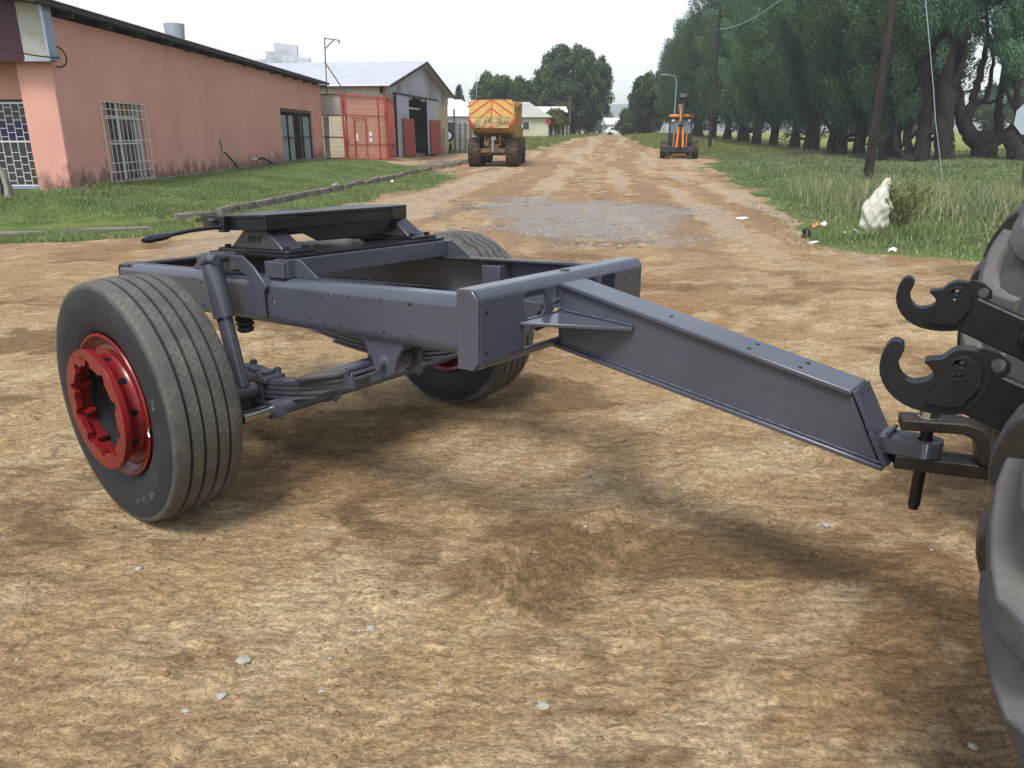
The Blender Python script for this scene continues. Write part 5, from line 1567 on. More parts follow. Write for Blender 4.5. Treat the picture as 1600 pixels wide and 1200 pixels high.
for k, (dx, dz, r) in enumerate(((0.0, 0.5, 0.48), (0.15, 1.25, 0.50), (-0.25, 1.0, 0.40))):
    m = MB().lathe([(r - 0.2, -0.1), (r - 0.03, -0.12), (r, 0), (r - 0.03, 0.12), (r - 0.2, 0.1)], 28, 'y', (pw0.x - 0.65 + dx, 58.9 + 0.15 * k, zw + dz), closed=True)
    wb(m, 'scrap_tyre', M['rubber_stop'], junk, smooth=50)
wb(MB().box((pw0.x - 0.55, 58.7, zw + 0.72), (0.5, 0.3, 0.14)), 'scrap_panel', M['white_bar'], junk, bevel=0.02)

M['white_wall'] = pm('white_plaster', (0.46, 0.48, 0.51), 0.85, 0, 0.14, 1.0, 0.2, 20, dirt=(0.26, 0.28, 0.31), dirt_amt=0.55, dscale=0.8)
M['cream_wall'] = pm('cream_plaster', (0.50, 0.48, 0.36), 0.85, 0, 0.12, 0.8, 0.2, 20)
hall = thing('stepped_hall', 'tall white hall with stepped parapet rising behind the pink roof', 'building', (-19, 64, 0.6))
S_ = [(-19.2, 0.6), (-15.2, 0.6), (-15.2, 6.95), (-16.1, 7.0), (-16.1, 7.85), (-17.8, 8.05), (-17.8, 7.40), (-18.5, 7.44), (-18.5, 6.86), (-19.2, 6.88)]
wb(MB().prism([(q[0], q[1]) for q in S_], (0, 62.0, 0), (1, 0, 0), (0, 0, 1), (0, 0.3, 0)), 'stepped_parapet', M['white_wall'], hall)
wb(MB().box((-24, 69, 3.4), (12, 13.4, 5.8)), 'wall', M['white_wall'], hall)
m = MB().add([(-34, 62.1, 5.2), (-19.0, 62.1, 5.2), (-19.0, 70, 8.3), (-34, 70, 8.2), (-19.0, 78, 5.2), (-34, 78, 5.2)], [(0, 1, 2, 3), (3, 2, 4, 5), (1, 4, 2), (0, 3, 5)])
wb(m, 'roof', M['roof_far'], hall)
for xx, zz in ((-18.6, 6.25), (-18.2, 6.3), (-17.0, 6.5), (-16.4, 6.55)):
    wb(MB().lathe([(0, 0), (0.12, 0), (0.12, -0.05)], 12, 'y', (xx, 61.99, zz)), 'vent_hole_disc', M['black_steel'], hall)  # flat black discs painted for the shade in the openings

def gable_house(name, label, x0, x1, y0, y1, z0, eave, ridge, wall, roofm, along='x', windows=(), hip=0.0):
    h = thing(name, label, 'house', ((x0 + x1) / 2, y0, z0))
    wb(MB().box(((x0 + x1) / 2, (y0 + y1) / 2, (z0 - 0.4 + eave) / 2), (x1 - x0, y1 - y0, eave - z0 + 0.4)), 'wall', wall, h)
    o = 0.4
    if along == 'x':
        ym = (y0 + y1) / 2
        v = [(x0 - o, y0 - o, eave), (x1 + o, y0 - o, eave), (x1 + o, y1 + o, eave), (x0 - o, y1 + o, eave), (x0 - o + hip, ym, ridge), (x1 + o - hip, ym, ridge)]
        f = [(0, 1, 5, 4), (2, 3, 4, 5), (1, 2, 5), (3, 0, 4), (0, 3, 2, 1)]
    else:
        xm = (x0 + x1) / 2
        v = [(x0 - o, y0 - o, eave), (x1 + o, y0 - o, eave), (x1 + o, y1 + o, eave), (x0 - o, y1 + o, eave), (xm, y0 - o + hip, ridge), (xm, y1 + o - hip, ridge)]
        f = [(0, 1, 4), (1, 2, 5, 4), (2, 3, 5), (3, 0, 4, 5), (0, 3, 2, 1)]
    wb(MB().add(v, f), 'roof', roofm, h)
    for (a, b, c, d_) in windows:
        w_ = wb(MB().box(((a + b) / 2, y0 - 0.02, (c + d_) / 2), (b - a, 0.06, d_ - c)), 'window', M['white_bar'], h)
        wb(MB().box(((a + b) / 2, y0 - 0.055, (c + d_) / 2), (b - a - 0.12, 0.02, d_ - c - 0.12)), 'pane', M['glass'], h, w_)
    return h
M['greenish_roof'] = corrugated('weathered_roof', (0.36, 0.37, 0.33), 0.2, (1, 0, 0), 0.7)
M['white_roof'] = corrugated('white_roof', (0.66, 0.66, 0.66), 0.3, (1, 0, 0), 0.5)
gable_house('cream_house', 'low cream house with grey hipped roof beyond the dump truck', -2.5, 4.2, 92, 99, 1.15, 3.35, 5.1, M['cream_wall'], M['greenish_roof'], 'x', ((1.2, 2.0, 2.0, 2.9),), 2.6)
gable_house('white_shed', 'white flat fronted shed beside the cream house', 3.2, 6.6, 101, 108, 1.3, 4.1, 4.9, M['white_wall'], M['white_roof'], 'x', ((4.6, 5.3, 2.0, 2.9),))
gable_house('white_roofed_house', 'long house with bright white roof behind the precast fence', -14, -2.8, 80, 92, 0.9, 3.2, 5.0, M['white_wall'], M['white_roof'], 'x', ((-6.5, -5.4, 1.7, 2.7),), 3.0)
gable_house('far_white_house', 'small white roofed house at the far end of the road', 22.5, 30, 190, 200, 1.3, 3.6, 5.2, M['white_wall'], M['white_roof'], 'x', ((24, 26, 1.8, 2.8),))
yf = thing('yard_fence', 'dark picket fence before the white shed', 'fence', (5.2, 97, 1.2))
for k in range(16):
    xx = 4.5 + k * 0.16
    wb(MB().box((xx, 97.2, 1.85), (0.10, 0.05, 1.25 + 0.08 * (k % 2))), 'picket', M['dark_post'] if k % 3 else M['white_bar'], yf)
wb(MB().box((5.7, 97.25, 1.6), (2.6, 0.04, 0.08)), 'rail', M['dark_post'], yf)
for k, (xx, yy, c) in enumerate(((19.5, 150, 'white_bar'), (21.8, 165, 'white_bar'))):
    car = thing('parked_car', ('pale car parked far down the road by the lamp posts', 'pale car parked far down the road near the white house')[k], 'car', (xx, yy, 1.28))
    prof_ = [(-2.1, 0.35), (2.1, 0.35), (2.1, 0.8), (1.4, 0.95), (0.8, 1.42), (-1.2, 1.45), (-1.9, 0.95), (-2.1, 0.85)]
    wb(MB().prism(prof_, (xx, yy - 0.8, 1.28), (1, 0, 0), (0, 0, 1), (0, 1.6, 0)), 'body', M[c], car, bevel=0.06)
    wb(MB().prism([(-1.2, 0.98), (0.95, 0.98), (0.62, 1.36), (-1.05, 1.36)], (xx, yy - 0.83, 1.28), (1, 0, 0), (0, 0, 1), (0, 0.02, 0)), 'window', M['glass'], car)
    for dx in (-1.3, 1.3):
        for dy in (-0.75, 0.75):
            wb(MB().lathe([(0, -0.1), (0.32, -0.1), (0.32, 0.1), (0, 0.1)], 18, 'y', (xx + dx, yy + dy, 1.60)), 'wheel', M['rubber_stop'], car, smooth=40)

# ------------------------------------------------------------------ kerb stones
kerb = bpy.data.objects.new('kerb', None)
COL.objects.link(kerb)
tag(kerb, kind='structure')
M['kerb'] = pm('kerb_concrete', (0.23, 0.20, 0.17), 0.95, 0, 0.35, 2.2, 0.5, 30, 0.01, dirt=(0.09, 0.075, 0.055), dirt_amt=0.52, dscale=4)
kr = random.Random(3)
kme = []
for k in range(4):
    bm = bmesh.new()
    bmesh.ops.create_cube(bm, size=1)
    bmesh.ops.scale(bm, vec=(0.93, 0.16, 0.26), verts=bm.verts)
    bmesh.ops.bevel(bm, geom=list(bm.edges), offset=0.02, segments=2, affect='EDGES')
    for v in bm.verts:
        v.co += Vector((kr.uniform(-1, 1), kr.uniform(-1, 1), kr.uniform(-1, 1))) * 0.008
    me = bpy.data.meshes.new('kerb_stone'); bm.to_mesh(me); bm.free()
    me.materials.append(M['kerb'])
    kme.append(me)
yk = 14.6
while yk < 36.0:
    xa, xb = float(interp(yk, XK)), float(interp(yk + 0.95, XK))
    ang = math.atan2(0.95, xb - xa)
    zz = gz(xa + 0.4, yk) + 0.03
    inst('kerb_stone', kme[kr.randrange(4)], kerb, ((xa + xb) / 2 + 0.03 + kr.uniform(-.02, .02), yk + 0.475, zz + kr.uniform(-0.025, 0.015)), (kr.uniform(-.05, .05), kr.uniform(-.02, .02), ang + kr.uniform(-.03, .03)))
    yk += 0.955
for u, v in ((20, 362), (150, 357), (185, 356)):
    p = on_plane(u, v, 0.04)
    inst('kerb_stone', kme[kr.randrange(4)], kerb, (p[0], p[1], gz(p[0], p[1]) - 0.06), (0.05, 0.03, 0.45), (1.1, 1, 0.8))
for k in range(5):                                     # kerb at the workshop apron
    p = on_plane(735 - 14 * k, 252 + 2.5 * k, 0.05)
    inst('kerb_stone', kme[k % 4], kerb, (p[0], p[1], gz(p[0], p[1]) + 0.02), (0, 0, 0.6), (1.2, 1, 0.9))
# ------------------------------------------------------------------ trees
def leaf_material(name, c0, c1, c2, spec=0.25):
    k = NT(name)
    P = k.n('NewGeometry').outputs['Position']
    oi = k.n('ObjectInfo').outputs['Random']
    t = k.n('Attribute', attribute_name='tint').outputs['Fac']
    c = k.mix(k.ramp(k.noise(0.55, 3, 0.6, P), 0.36, 0.66), c0, c1)
    c = k.mix(k.ramp(t, 0.35, 1.0), c, c2)
    h = k.n('HueSaturation')
    mr = k.n('MapRange'); mr.inputs[3].default_value = 0.485; mr.inputs[4].default_value = 0.515
    k.link(oi, mr.inputs[0]); k.link(mr.outputs[0], h.inputs['Hue'])
    mv = k.n('MapRange'); mv.inputs[3].default_value = 0.8; mv.inputs[4].default_value = 1.2
    k.link(oi, mv.inputs[0]); k.link(mv.outputs[0], h.inputs['Value'])
    k.link(c, h.inputs['Color'])
    c = h.outputs[0]
    m = k.done(c, 0.6, None, 0, spec)
    tr = k.n('BsdfTranslucent'); k.link(c, tr.inputs['Color'])
    ms = k.n('MixShader'); ms.inputs[0].default_value = 0.22
    k.link(k.b.outputs[0], ms.inputs[1]); k.link(tr.outputs[0], ms.inputs[2]); k.link(ms.outputs[0], k.out.inputs['Surface'])
    return m

def norm(a):
    return a / np.maximum(1e-9, np.linalg.norm(a, axis=1, keepdims=True))

def foliage(name, clumps, n, ln, wd, mat, seed, up=0.3, axis_pull=0.5, shell=0.55):
    """leaf sprays spread through ellipsoidal clumps: rows of (cx,cy,cz, ax,ay,az, ra, rb)"""
    r = np.random.default_rng(seed)
    C = np.array(clumps, float)
    wgt = C[:, 6] * C[:, 7] ** 1.2
    idx = r.choice(len(C), n, p=wgt / wgt.sum())
    c = C[idx]
    A = norm(c[:, 3:6])
    u = norm(r.normal(size=(n, 3)))
    rad = r.uniform(shell, 1.0, n)[:, None] * (1 + 0.12 * r.normal(size=(n, 1)))
    ua = (u * A).sum(1, keepdims=True)
    perp = u - ua * A
    p = c[:, :3] + rad * (A * ua * c[:, 6:7] + perp * c[:, 7:8])
    out = norm(A * ua / c[:, 6:7] + perp / c[:, 7:8])
    d = norm(axis_pull * A + 0.40 * out + 0.40 * r.normal(size=(n, 3)) + np.array([0, 0, up]))
    w = norm(np.cross(d, out + 0.38 * r.normal(size=(n, 3))))
    L = (ln * r.uniform(0.6, 1.35, n))[:, None]
    W = (wd * r.uniform(0.6, 1.35, n))[:, None]
    nrm = np.cross(d, w)
    V = np.stack([p - d * L * 0.35, p + w * W * 0.5 + nrm * W * 0.15, p + d * L * 0.65, p - w * W * 0.5 + nrm * W * 0.15], 1).reshape(-1, 3)
    F = np.arange(4 * n).reshape(n, 4)
    t = np.repeat(np.clip(r.uniform(0, 1, n) * 0.65 + 0.4 * r.uniform(0, 1, len(C))[idx], 0, 1), 4)
    return tri_mesh(name, V, F, mat, {'tint': t})

def bark(name, c, c2):
    k = NT(name)
    P = k.coord()
    n = k.noise(5, 6, 0.7, P, stretch=(1, 1, 0.22))
    col = k.mix(k.ramp(n, 0.32, 0.7), c, c2)
    return k.done(col, 0.95, k.bump(n, 0.9, 0.05), 0, 0.15)
M['bark'] = bark('cypress_bark', (0.013, 0.012, 0.012), (0.052, 0.046, 0.042))
M['bark2'] = bark('pale_bark', (0.06, 0.05, 0.04), (0.16, 0.135, 0.11))
M['cypress'] = leaf_material('cypress_foliage', (0.030, 0.075, 0.042), (0.062, 0.128, 0.066), (0.150, 0.245, 0.130))
M['broadleaf'] = leaf_material('broadleaf_foliage', (0.035, 0.065, 0.028), (0.065, 0.105, 0.040), (0.120, 0.170, 0.065))
M['bright_leaf'] = leaf_material('bright_foliage', (0.06, 0.10, 0.02), (0.11, 0.16, 0.03), (0.20, 0.24, 0.05))
M['blue_leaf'] = leaf_material('conifer_foliage', (0.03, 0.05, 0.04), (0.05, 0.08, 0.06), (0.08, 0.11, 0.085))

def wobble(path, amp, rnd):
    return [Vector(p) + Vector((rnd.uniform(-amp, amp), rnd.uniform(-amp, amp), rnd.uniform(-amp, amp) * 0.4)) for p in path]

def cypress_trunk(seed, h=11.5):
    r = random.Random(seed)
    m = MB()
    stems = r.choice((1, 2, 2, 3))
    for s in range(stems):
        a = r.uniform(0, 2 * pi)
        off = 0.22 * s
        b = Vector((cos(a) * off, sin(a) * off, 0))
        ln = Vector((cos(a), sin(a), 0)) * (0.12 if stems > 1 else 0.04)
        pts = [b + Vector((0, 0, -0.3))] + [b + ln * t * 4 + Vector((0, 0, h * t)) for t in (0.05, 0.12, 0.22, 0.35, 0.5, 0.7, 0.95)]
        r0 = r.uniform(0.26, 0.42) / (1 if stems == 1 else 1.25)
        m.tube(wobble(pts, 0.10, r), [r0 * q for q in (1.5, 1.15, 0.95, 0.85, 0.7, 0.5, 0.3, 0.05)], 10)
    for k in range(16):                                # limbs and dead twigs low on the trunk
        a, z = r.uniform(0, 2 * pi), r.uniform(0.7, 7.5)
        l = r.uniform(1.0, 3.4)
        d = Vector((cos(a), sin(a), 0))
        p = [Vector((0, 0, z)), Vector((0, 0, z)) + d * l * 0.35 + Vector((0, 0, r.uniform(-0.1, 0.25))), Vector((0, 0, z)) + d * l * 0.75 + Vector((0, 0, l * 0.25)), Vector((0, 0, z)) + d * l + Vector((0, 0, l * 0.75))]
        rr = r.uniform(0.04, 0.13)
        m.tube(wobble(p, 0.08, r), [rr * 1.2, rr, rr * 0.7, rr * 0.3], 6)
    return m.mesh('trunk', M['bark'], 60)

def cypress_crown(seed, base=1.9, h=13.0, R=3.9, n=80000):
    r = random.Random(seed)
    cl = []
    for k in range(64):
        z = base + (h - base - 1.0) * (k / 64) ** 0.92
        t = (z - base) / (h - base)
        Rz = R * (0.62 + 0.75 * t) if t < 0.35 else R * 0.8825 * (1 - ((t - 0.35) / 0.68) ** 1.6 * 0.9)
        a = k * 2.399 + r.uniform(-0.4, 0.4)
        q = r.uniform(0.45, 0.95)
        tilt_ = r.uniform(0.35, 0.8)
        cl.append((Rz * q * cos(a), Rz * q * sin(a), z + r.uniform(-0.2, 0.4), cos(a) * tilt_, sin(a) * tilt_, 0.75, r.uniform(1.2, 2.3), r.uniform(0.55, 1.0)))
    for k in range(14):
        z = base + 0.8 + (h - base - 3) * k / 14
        cl.append((r.uniform(-.5, .5), r.uniform(-.5, .5), z, 0, 0, 1, 1.0, 1.5 * (1 - k / 18)))
    for k in range(6):
        cl.append((r.uniform(-.4, .4), r.uniform(-.4, .4), h - 1.4 + k * 0.25, r.uniform(-.3, .3), r.uniform(-.3, .3), 1, 1.0, 0.45))
    return foliage('crown', cl, n, 0.21, 0.065, M['cypress'], seed, 0.35, 0.75, 0.80)

CY = [(cypress_trunk(100 + k), cypress_crown(200 + k, base=b)) for k, b in enumerate((2.6, 3.1, 2.4, 3.4))]
row = [(22.9, 47.6, 1), (22.3, 51.0, 2), (22.5, 54.6, 3), (22.0, 58.2, 0), (21.9, 62.2, 1), (21.8, 66.2, 2), (21.5, 70.4, 3), (21.4, 74.6, 0),
       (21.1, 79.0, 1), (20.9, 83.5, 2), (20.6, 88.0, 3), (20.3, 92.6, 1), (20.2, 97.5, 0)]
rt = random.Random(5)
where = ['standing behind the leaning dark power pole', 'next along from the tree behind the dark power pole']
ordinal = ['second', 'third', 'fourth', 'fifth', 'sixth', 'seventh', 'eighth', 'ninth', 'tenth', 'eleventh', 'twelfth', 'thirteenth', 'last']
for k, (x, y, v) in enumerate(row):
    t = thing('cypress_tree', 'dark green cypress, %s trunk of the row counted from the sack on the verge' % ordinal[k], 'tree', (x, y, gz(x, y) - 0.05), rt.uniform(0, 6.28), 'cypress trees in a row along the verge')
    s = rt.uniform(0.92, 1.10)
    t.scale = (s * 1.05, s * 1.05, s * (1.0 if k < 12 else 0.9))
    inst('trunk', CY[v][0], t)
    inst('crown', CY[v][1], t)
# nearer gnarled trees at the end of the row
def limb_px(m, pts, y, radii, n=12, amp=0.04, seed=1, dy=None):
    r = random.Random(seed)
    P_ = [Vector(at_y(u, v, y + (dy[i] if dy else 0))) for i, (u, v) in enumerate(pts)]
    out, rad = [], []
    for i in range(len(P_) - 1):
        for q in range(4):
            t = q / 4
            out.append(P_[i].lerp(P_[i + 1], t)); rad.append((radii[i] * (1 - t) + radii[i + 1] * t) * r.uniform(0.92, 1.08))
    out.append(P_[-1]); rad.append(radii[-1])
    m.tube(wobble(out, amp, r), rad, n)

def gnarled(label, base_uv, y, limbs, clumps, seed, n=34000):
    b = at_y(*base_uv, y)
    z0 = gz(b[0], y)
    t = thing('cypress_tree', label, 'tree', (float(b[0]), y, z0), 0, 'gnarled cypress trees at the end of the row')
    m = MB()
    for i, (pts, rad, dy) in enumerate(limbs):
        limb_px(m, pts, y, rad, 12, 0.05, seed + i, dy)
    wb(m, 'trunk', M['bark'], t, smooth=60)
    cl = []
    for u, v, dy, ra, rb in clumps:
        c = at_y(u, v, y + dy)
        cl.append((c[0] - b[0], c[1] - y, c[2] - z0, random.Random(u + v).uniform(-.6, .3), random.Random(u * v).uniform(-.3, .3), 0.7, ra, rb))
    inst('crown', foliage('crown', cl, n, 0.20, 0.06, M['cypress'], seed, 0.3, 0.7, 0.6), t)
    return t
rg = random.Random(77)
def cloud(u0, u1, v0, v1, n, dy=2.0, ra=(0.7, 1.4), rb=(0.45, 0.9)):
    return [(rg.uniform(u0, u1), rg.uniform(v0, v1), rg.uniform(-dy, dy), rg.uniform(*ra), rg.uniform(*rb)) for _ in range(n)]
gnarled('upright thick trunked cypress beside the fork trunked one', (1475, 258), 43.0,
        [([(1476, 268), (1476, 240), (1474, 205), (1480, 160), (1478, 110), (1486, 50), (1492, -30), (1496, -90)], [0.62, 0.50, 0.46, 0.44, 0.40, 0.30, 0.18, 0.08], None),
         ([(1474, 195), (1462, 165), (1470, 120), (1455, 70)], [0.2, 0.16, 0.12, 0.06], [0, .3, .6, 1]), ([(1478, 170), (1492, 130), (1508, 90), (1514, 40)], [0.2, 0.15, 0.1, 0.05], [0, -.3, -.6, -1]),
         ([(1472, 215), (1455, 205), (1448, 212)], [0.12, 0.09, 0.04], None), ([(1480, 225), (1490, 215), (1492, 222)], [0.10, 0.07, 0.03], None)],
        cloud(1430, 1530, -150, 30, 30, 2.5) + cloud(1440, 1490, 20, 90, 6, 2.0, (.5, .9), (.3, .55)), 301)
gnarled('low forked cypress with two curving limbs near the stop sign', (1538, 254), 44.5,
        [([(1536, 262), (1536, 244), (1537, 228), (1538, 215)], [0.78, 0.68, 0.66, 0.62], None),
         ([(1534, 228), (1516, 212), (1503, 190), (1496, 160), (1492, 125), (1500, 80), (1502, 20), (1500, -60)], [0.5, 0.42, 0.36, 0.32, 0.28, 0.24, 0.18, 0.08], [0, 0, .1, .2, .3, .5, .8, 1]),
         ([(1508, 195), (1520, 160), (1528, 130), (1536, 95), (1545, 50), (1540, -10)], [0.28, 0.24, 0.20, 0.15, 0.10, 0.05], [0, -.2, -.3, -.4, -.5, -.6]),
         ([(1525, 163), (1540, 155), (1547, 130), (1552, 100), (1550, 60)], [0.14, 0.13, 0.12, 0.10, 0.06], [-.3, -.3, -.2, 0, 0]), ([(1535, 160), (1550, 160), (1562, 156)], [0.10, 0.09, 0.07], None),
         ([(1540, 226), (1556, 219), (1572, 210), (1592, 198), (1615, 192)], [0.5, 0.36, 0.34, 0.30, 0.26], None),
         ([(1562, 214), (1560, 185), (1562, 150), (1568, 115), (1576, 60), (1574, -10)], [0.28, 0.22, 0.19, 0.17, 0.13, 0.06], [0, 0, -.1, -.2, -.3, -.4]), ([(1541, 215), (1543, 205)], [0.13, 0.04], None)],
        cloud(1515, 1620, -160, 0, 26, 2.5) + cloud(1500, 1560, 0, 80, 5, 1.5, (.4, .7), (.25, .4)), 311)
gnarled('leaning cypress trunk partly hidden behind the tractor tyre', (1592, 262), 41.5,
        [([(1597, 272), (1590, 248), (1582, 225), (1574, 210)], [0.55, 0.45, 0.36, 0.30], None), ([(1600, 235), (1596, 200), (1590, 170), (1586, 130), (1598, 90), (1605, 20)], [0.3, 0.22, 0.18, 0.14, 0.1, 0.05], None),
         ([(1588, 170), (1576, 150), (1568, 120)], [0.10, 0.08, 0.05], None), ([(1586, 150), (1600, 120), (1612, 100)], [0.1, 0.07, 0.04], None)],
        cloud(1560, 1660, -60, 130, 26, 2.0, (.6, 1.1), (.4, .7)), 321)
gnarled('twin stemmed cypress with a low curling limb behind the sack', (1432, 258), 43.6,
        [([(1440, 268), (1440, 235), (1444, 200), (1446, 150), (1440, 80), (1436, 0)], [0.52, 0.44, 0.36, 0.30, 0.2, 0.1], None),
         ([(1432, 250), (1412, 246), (1400, 232), (1398, 210), (1406, 185)], [0.24, 0.20, 0.15, 0.13, 0.09], None), ([(1420, 258), (1418, 220), (1424, 170), (1420, 100)], [0.28, 0.22, 0.18, 0.10], [.5, .5, .7, .8]),
         ([(1446, 225), (1462, 213), (1468, 214)], [0.12, 0.09, 0.05], None), ([(1452, 180), (1462, 160), (1468, 140)], [0.1, .08, .05], None), ([(1382, 250), (1376, 225), (1392, 205), (1400, 190)], [0.26, 0.2, 0.14, 0.1], [1, 1, 1, 1])],
        cloud(1385, 1480, -130, 90, 34, 2.5) + cloud(1385, 1450, 70, 180, 14, 1.8, (.5, .9), (.35, .6)), 331)

def round_tree(name, label, x, y, clumps_spec, trunk, mat, n, ln, wd, seed, group=None, cat='tree', barkm='bark'):
    z = gz(x, y)
    t = thing(name, label, cat, (x, y, z - 0.05), 0, group)
    r = random.Random(seed)
    cx, cz, rx, rz, nb, br = clumps_spec
    cl = []
    for k in range(nb):
        a = k * 2.399 + r.uniform(-.3, .3)
        zz = -0.85 + 1.8 * (k + 0.5) / nb
        q = sqrt(max(0.05, 1 - zz * zz)) * r.uniform(0.72, 1.02)
        cl.append((cx + rx * q * cos(a), rx * q * sin(a), cz + rz * zz * r.uniform(0.9, 1.06), r.uniform(-.5, .5), r.uniform(-.5, .5), 1, br * r.uniform(0.6, 1.15), br * r.uniform(0.6, 1.1)))
    for k in range(nb // 4):
        cl.append((cx + r.uniform(-.5, .5) * rx, r.uniform(-.5, .5) * rx, cz + r.uniform(-.5, .5) * rz, 0, 0, 1, br, br))
    m = MB()
    th, tr_ = trunk
    m.tube(wobble([(0, 0, -0.3), (0, 0, th * 0.4), (cx * 0.3, 0, th), (cx * 0.6, 0.1, cz)], 0.08, r), [tr_ * 1.4, tr_, tr_ * 0.85, tr_ * 0.4], 10)
    for k in range(9):
        a = k * 0.7 + r.uniform(-.2, .2)
        m.tube(wobble([(0, 0, th * 0.8), (cx + rx * 0.35 * cos(a), rx * 0.35 * sin(a), cz - rz * 0.35), (cx + rx * 0.75 * cos(a), rx * 0.75 * sin(a), cz + rz * r.uniform(-.3, .5))], 0.15, r), [tr_ * 0.5, tr_ * 0.3, tr_ * 0.08], 7)
    inst('trunk', m.mesh('trunk', M[barkm], 60), t)
    inst('crown', foliage('crown', cl, n, ln, wd, M[mat], seed, 0.1, 0.1, 0.55), t)
    return t
round_tree('shade_tree', 'huge round dark shade tree at the far end of the road', 8.3, 112, (0.0, 6.0, 5.2, 5.2, 170, 0.95), (2.2, 0.55), 'broadleaf', 90000, 0.30, 0.19, 401)
round_tree('road_tree', 'spreading tree behind the street lamps at the far road end', 18.2, 104, (0.0, 4.6, 3.2, 2.7, 60, 0.75), (1.8, 0.25), 'broadleaf', 30000, 0.28, 0.15, 411, barkm='bark2')
round_tree('road_bush', 'low dark bush beneath the spreading roadside tree', 17.2, 110, (0, 1.6, 2.6, 1.6, 26, 0.8), (0.5, 0.15), 'broadleaf', 12000, 0.3, 0.2, 413, cat='bush')
round_tree('small_tree', 'small bright green tree beside the red road sign', 5.4, 98, (0, 1.7, 1.35, 1.3, 24, 0.5), (0.8, 0.1), 'bright_leaf', 9000, 0.22, 0.14, 421)
round_tree('yard_tree', 'leafy tree showing above the dump truck tailboard', -2.4, 108, (0, 5.0, 2.9, 2.4, 34, 0.9), (2.4, 0.25), 'broadleaf', 16000, 0.34, 0.2, 431, 'trees behind the houses')
round_tree('yard_tree', 'tall tree against the left flank of the huge shade tree', 1.6, 118, (0, 4.4, 2.6, 3.0, 34, 0.9), (2.2, 0.25), 'broadleaf', 16000, 0.34, 0.2, 433, 'trees behind the houses')
round_tree('yard_tree', 'tree rising right behind the shade tree foot', 4.3, 125, (0, 3.4, 3.0, 2.6, 34, 0.9), (2.0, 0.25), 'broadleaf', 14000, 0.34, 0.2, 437, 'trees behind the houses')
def conifer(label, x, y, h, seed):
    r = random.Random(seed)
    t = thing('conifer', label, 'tree', (x, y, gz(x, y) - 0.05), 0, 'conifers behind the houses')
    cl = []
    for k in range(40):
        z = 0.8 + (h - 1.0) * k / 40
        R = 1.6 * (1 - k / 42) + 0.12
        a = k * 2.4
        cl.append((R * 0.6 * cos(a), R * 0.6 * sin(a), z, cos(a), sin(a), 0.25, R * 0.55, 0.32))
    inst('trunk', MB().tube([(0, 0, -0.2), (0, 0, h * 0.5), (0, 0, h)], [0.16, 0.1, 0.03], 8).mesh('trunk', M['bark'], 60), t)
    inst('crown', foliage('crown', cl, 6000, 0.30, 0.10, M['blue_leaf'], seed, 0.2, 0.6, 0.3), t)
conifer('tall thin conifer above the long white roof', -6.7, 103, 6.3, 501)
conifer('short conifer beside the tall thin one above the white roof', -4.9, 108, 4.2, 502)
conifer('conifer between the tailboard tree and the shade tree', 0.75, 104, 5.6, 503)
# far thickets beyond the field on the right and at the road end
for k, (x, y, s) in enumerate(((62, 98, 5.0), (72, 104, 4.4), (82, 108, 5.6), (54, 110, 4.2), (92, 112, 5.2), (47, 104, 3.6), (104, 120, 5.5))):
    round_tree('field_tree', 'grey green tree across the field behind the cypress trunks', x, y, (0, s * 0.62, s * 1.05, s * 0.62, 26, s * 0.28), (0.8, 0.25), 'broadleaf' if k != 2 else 'bright_leaf', 7000, 0.6, 0.35, 601 + k, 'trees across the field')
for k, (x, y) in enumerate(((16, 190), (21, 230), (28, 260), (36, 210), (33, 300), (46, 320))):
    round_tree('far_tree', 'dim tree in the haze at the end of the road', x, y, (0, 4.2, 4.0, 3.6, 20, 1.4), (1.0, 0.3), 'broadleaf', 4000, 0.7, 0.5, 621 + k, 'far trees at the road end')
# hills
hx = np.linspace(-1400, 1800, 160)
hz = 34 + 20 * np.exp(-((hx - 210) / 260) ** 2) + 14 * fbm(hx * 0.004, hx * 0 + 3.3, 90, 4) + 6 * np.exp(-((hx - 700) / 300) ** 2)
rows = []
for q, (yy, s) in enumerate(((1150, 0.0), (1300, 0.55), (1500, 1.0), (1800, 0.7))):
    rows.append(np.column_stack([hx, np.full_like(hx, yy) + 40 * fbm(hx * 0.01, hx * 0 + q, 91, 2), 1.0 + hz * s]))
HV = np.concatenate(rows)
i2 = np.arange(4 * 160).reshape(4, 160)
HF = np.stack([i2[:-1, :-1], i2[:-1, 1:], i2[1:, 1:], i2[1:, :-1]], -1).reshape(-1, 4)
hm = tri_mesh('hills', HV, HF, pm('hillside', (0.055, 0.075, 0.045), 0.95, 0, 0.5, 0.02, 0.1, 1))
hm.shade_smooth()
ho = bpy.data.objects.new('hills', hm); COL.objects.link(ho); tag(ho, kind='structure')

# ------------------------------------------------------------------ poles, lamps, signs
M['creosote'] = bark('creosoted_pole', (0.016, 0.014, 0.013), (0.055, 0.047, 0.042))
pole = thing('power_pole', 'tall dark creosoted power pole standing in the grass behind the sack', 'pole', (11.96, 26.48, 0.1), group='dark power poles along the verge')
inst('shaft', MB().tube([(0, 0, -0.3), (0, 0, 4.5), (0.02, 0, 9.4)], [0.16, 0.135, 0.11], 14).mesh('shaft', M['creosote'], 60), pole)
inst('crossarm', MB().bar((-0.7, 0.13, 8.9), (0.7, 0.13, 8.9), 0.10, 0.12).mesh('crossarm', M['creosote']), pole)
stay = thing('stay_wire', 'thin pale steel stay wire running down to the grass', 'wire', (14.3, 26.1, 0.1))
wb(MB().tube([(14.3, 26.1, 0.05), (13.78, 26.2, 1.95), (13.55, 26.25, 3.0), (12.05, 26.45, 9.0)], 0.012, 6), 'wire', M['galv'], stay)
p2 = on_plane(1112, 237, 0.25)
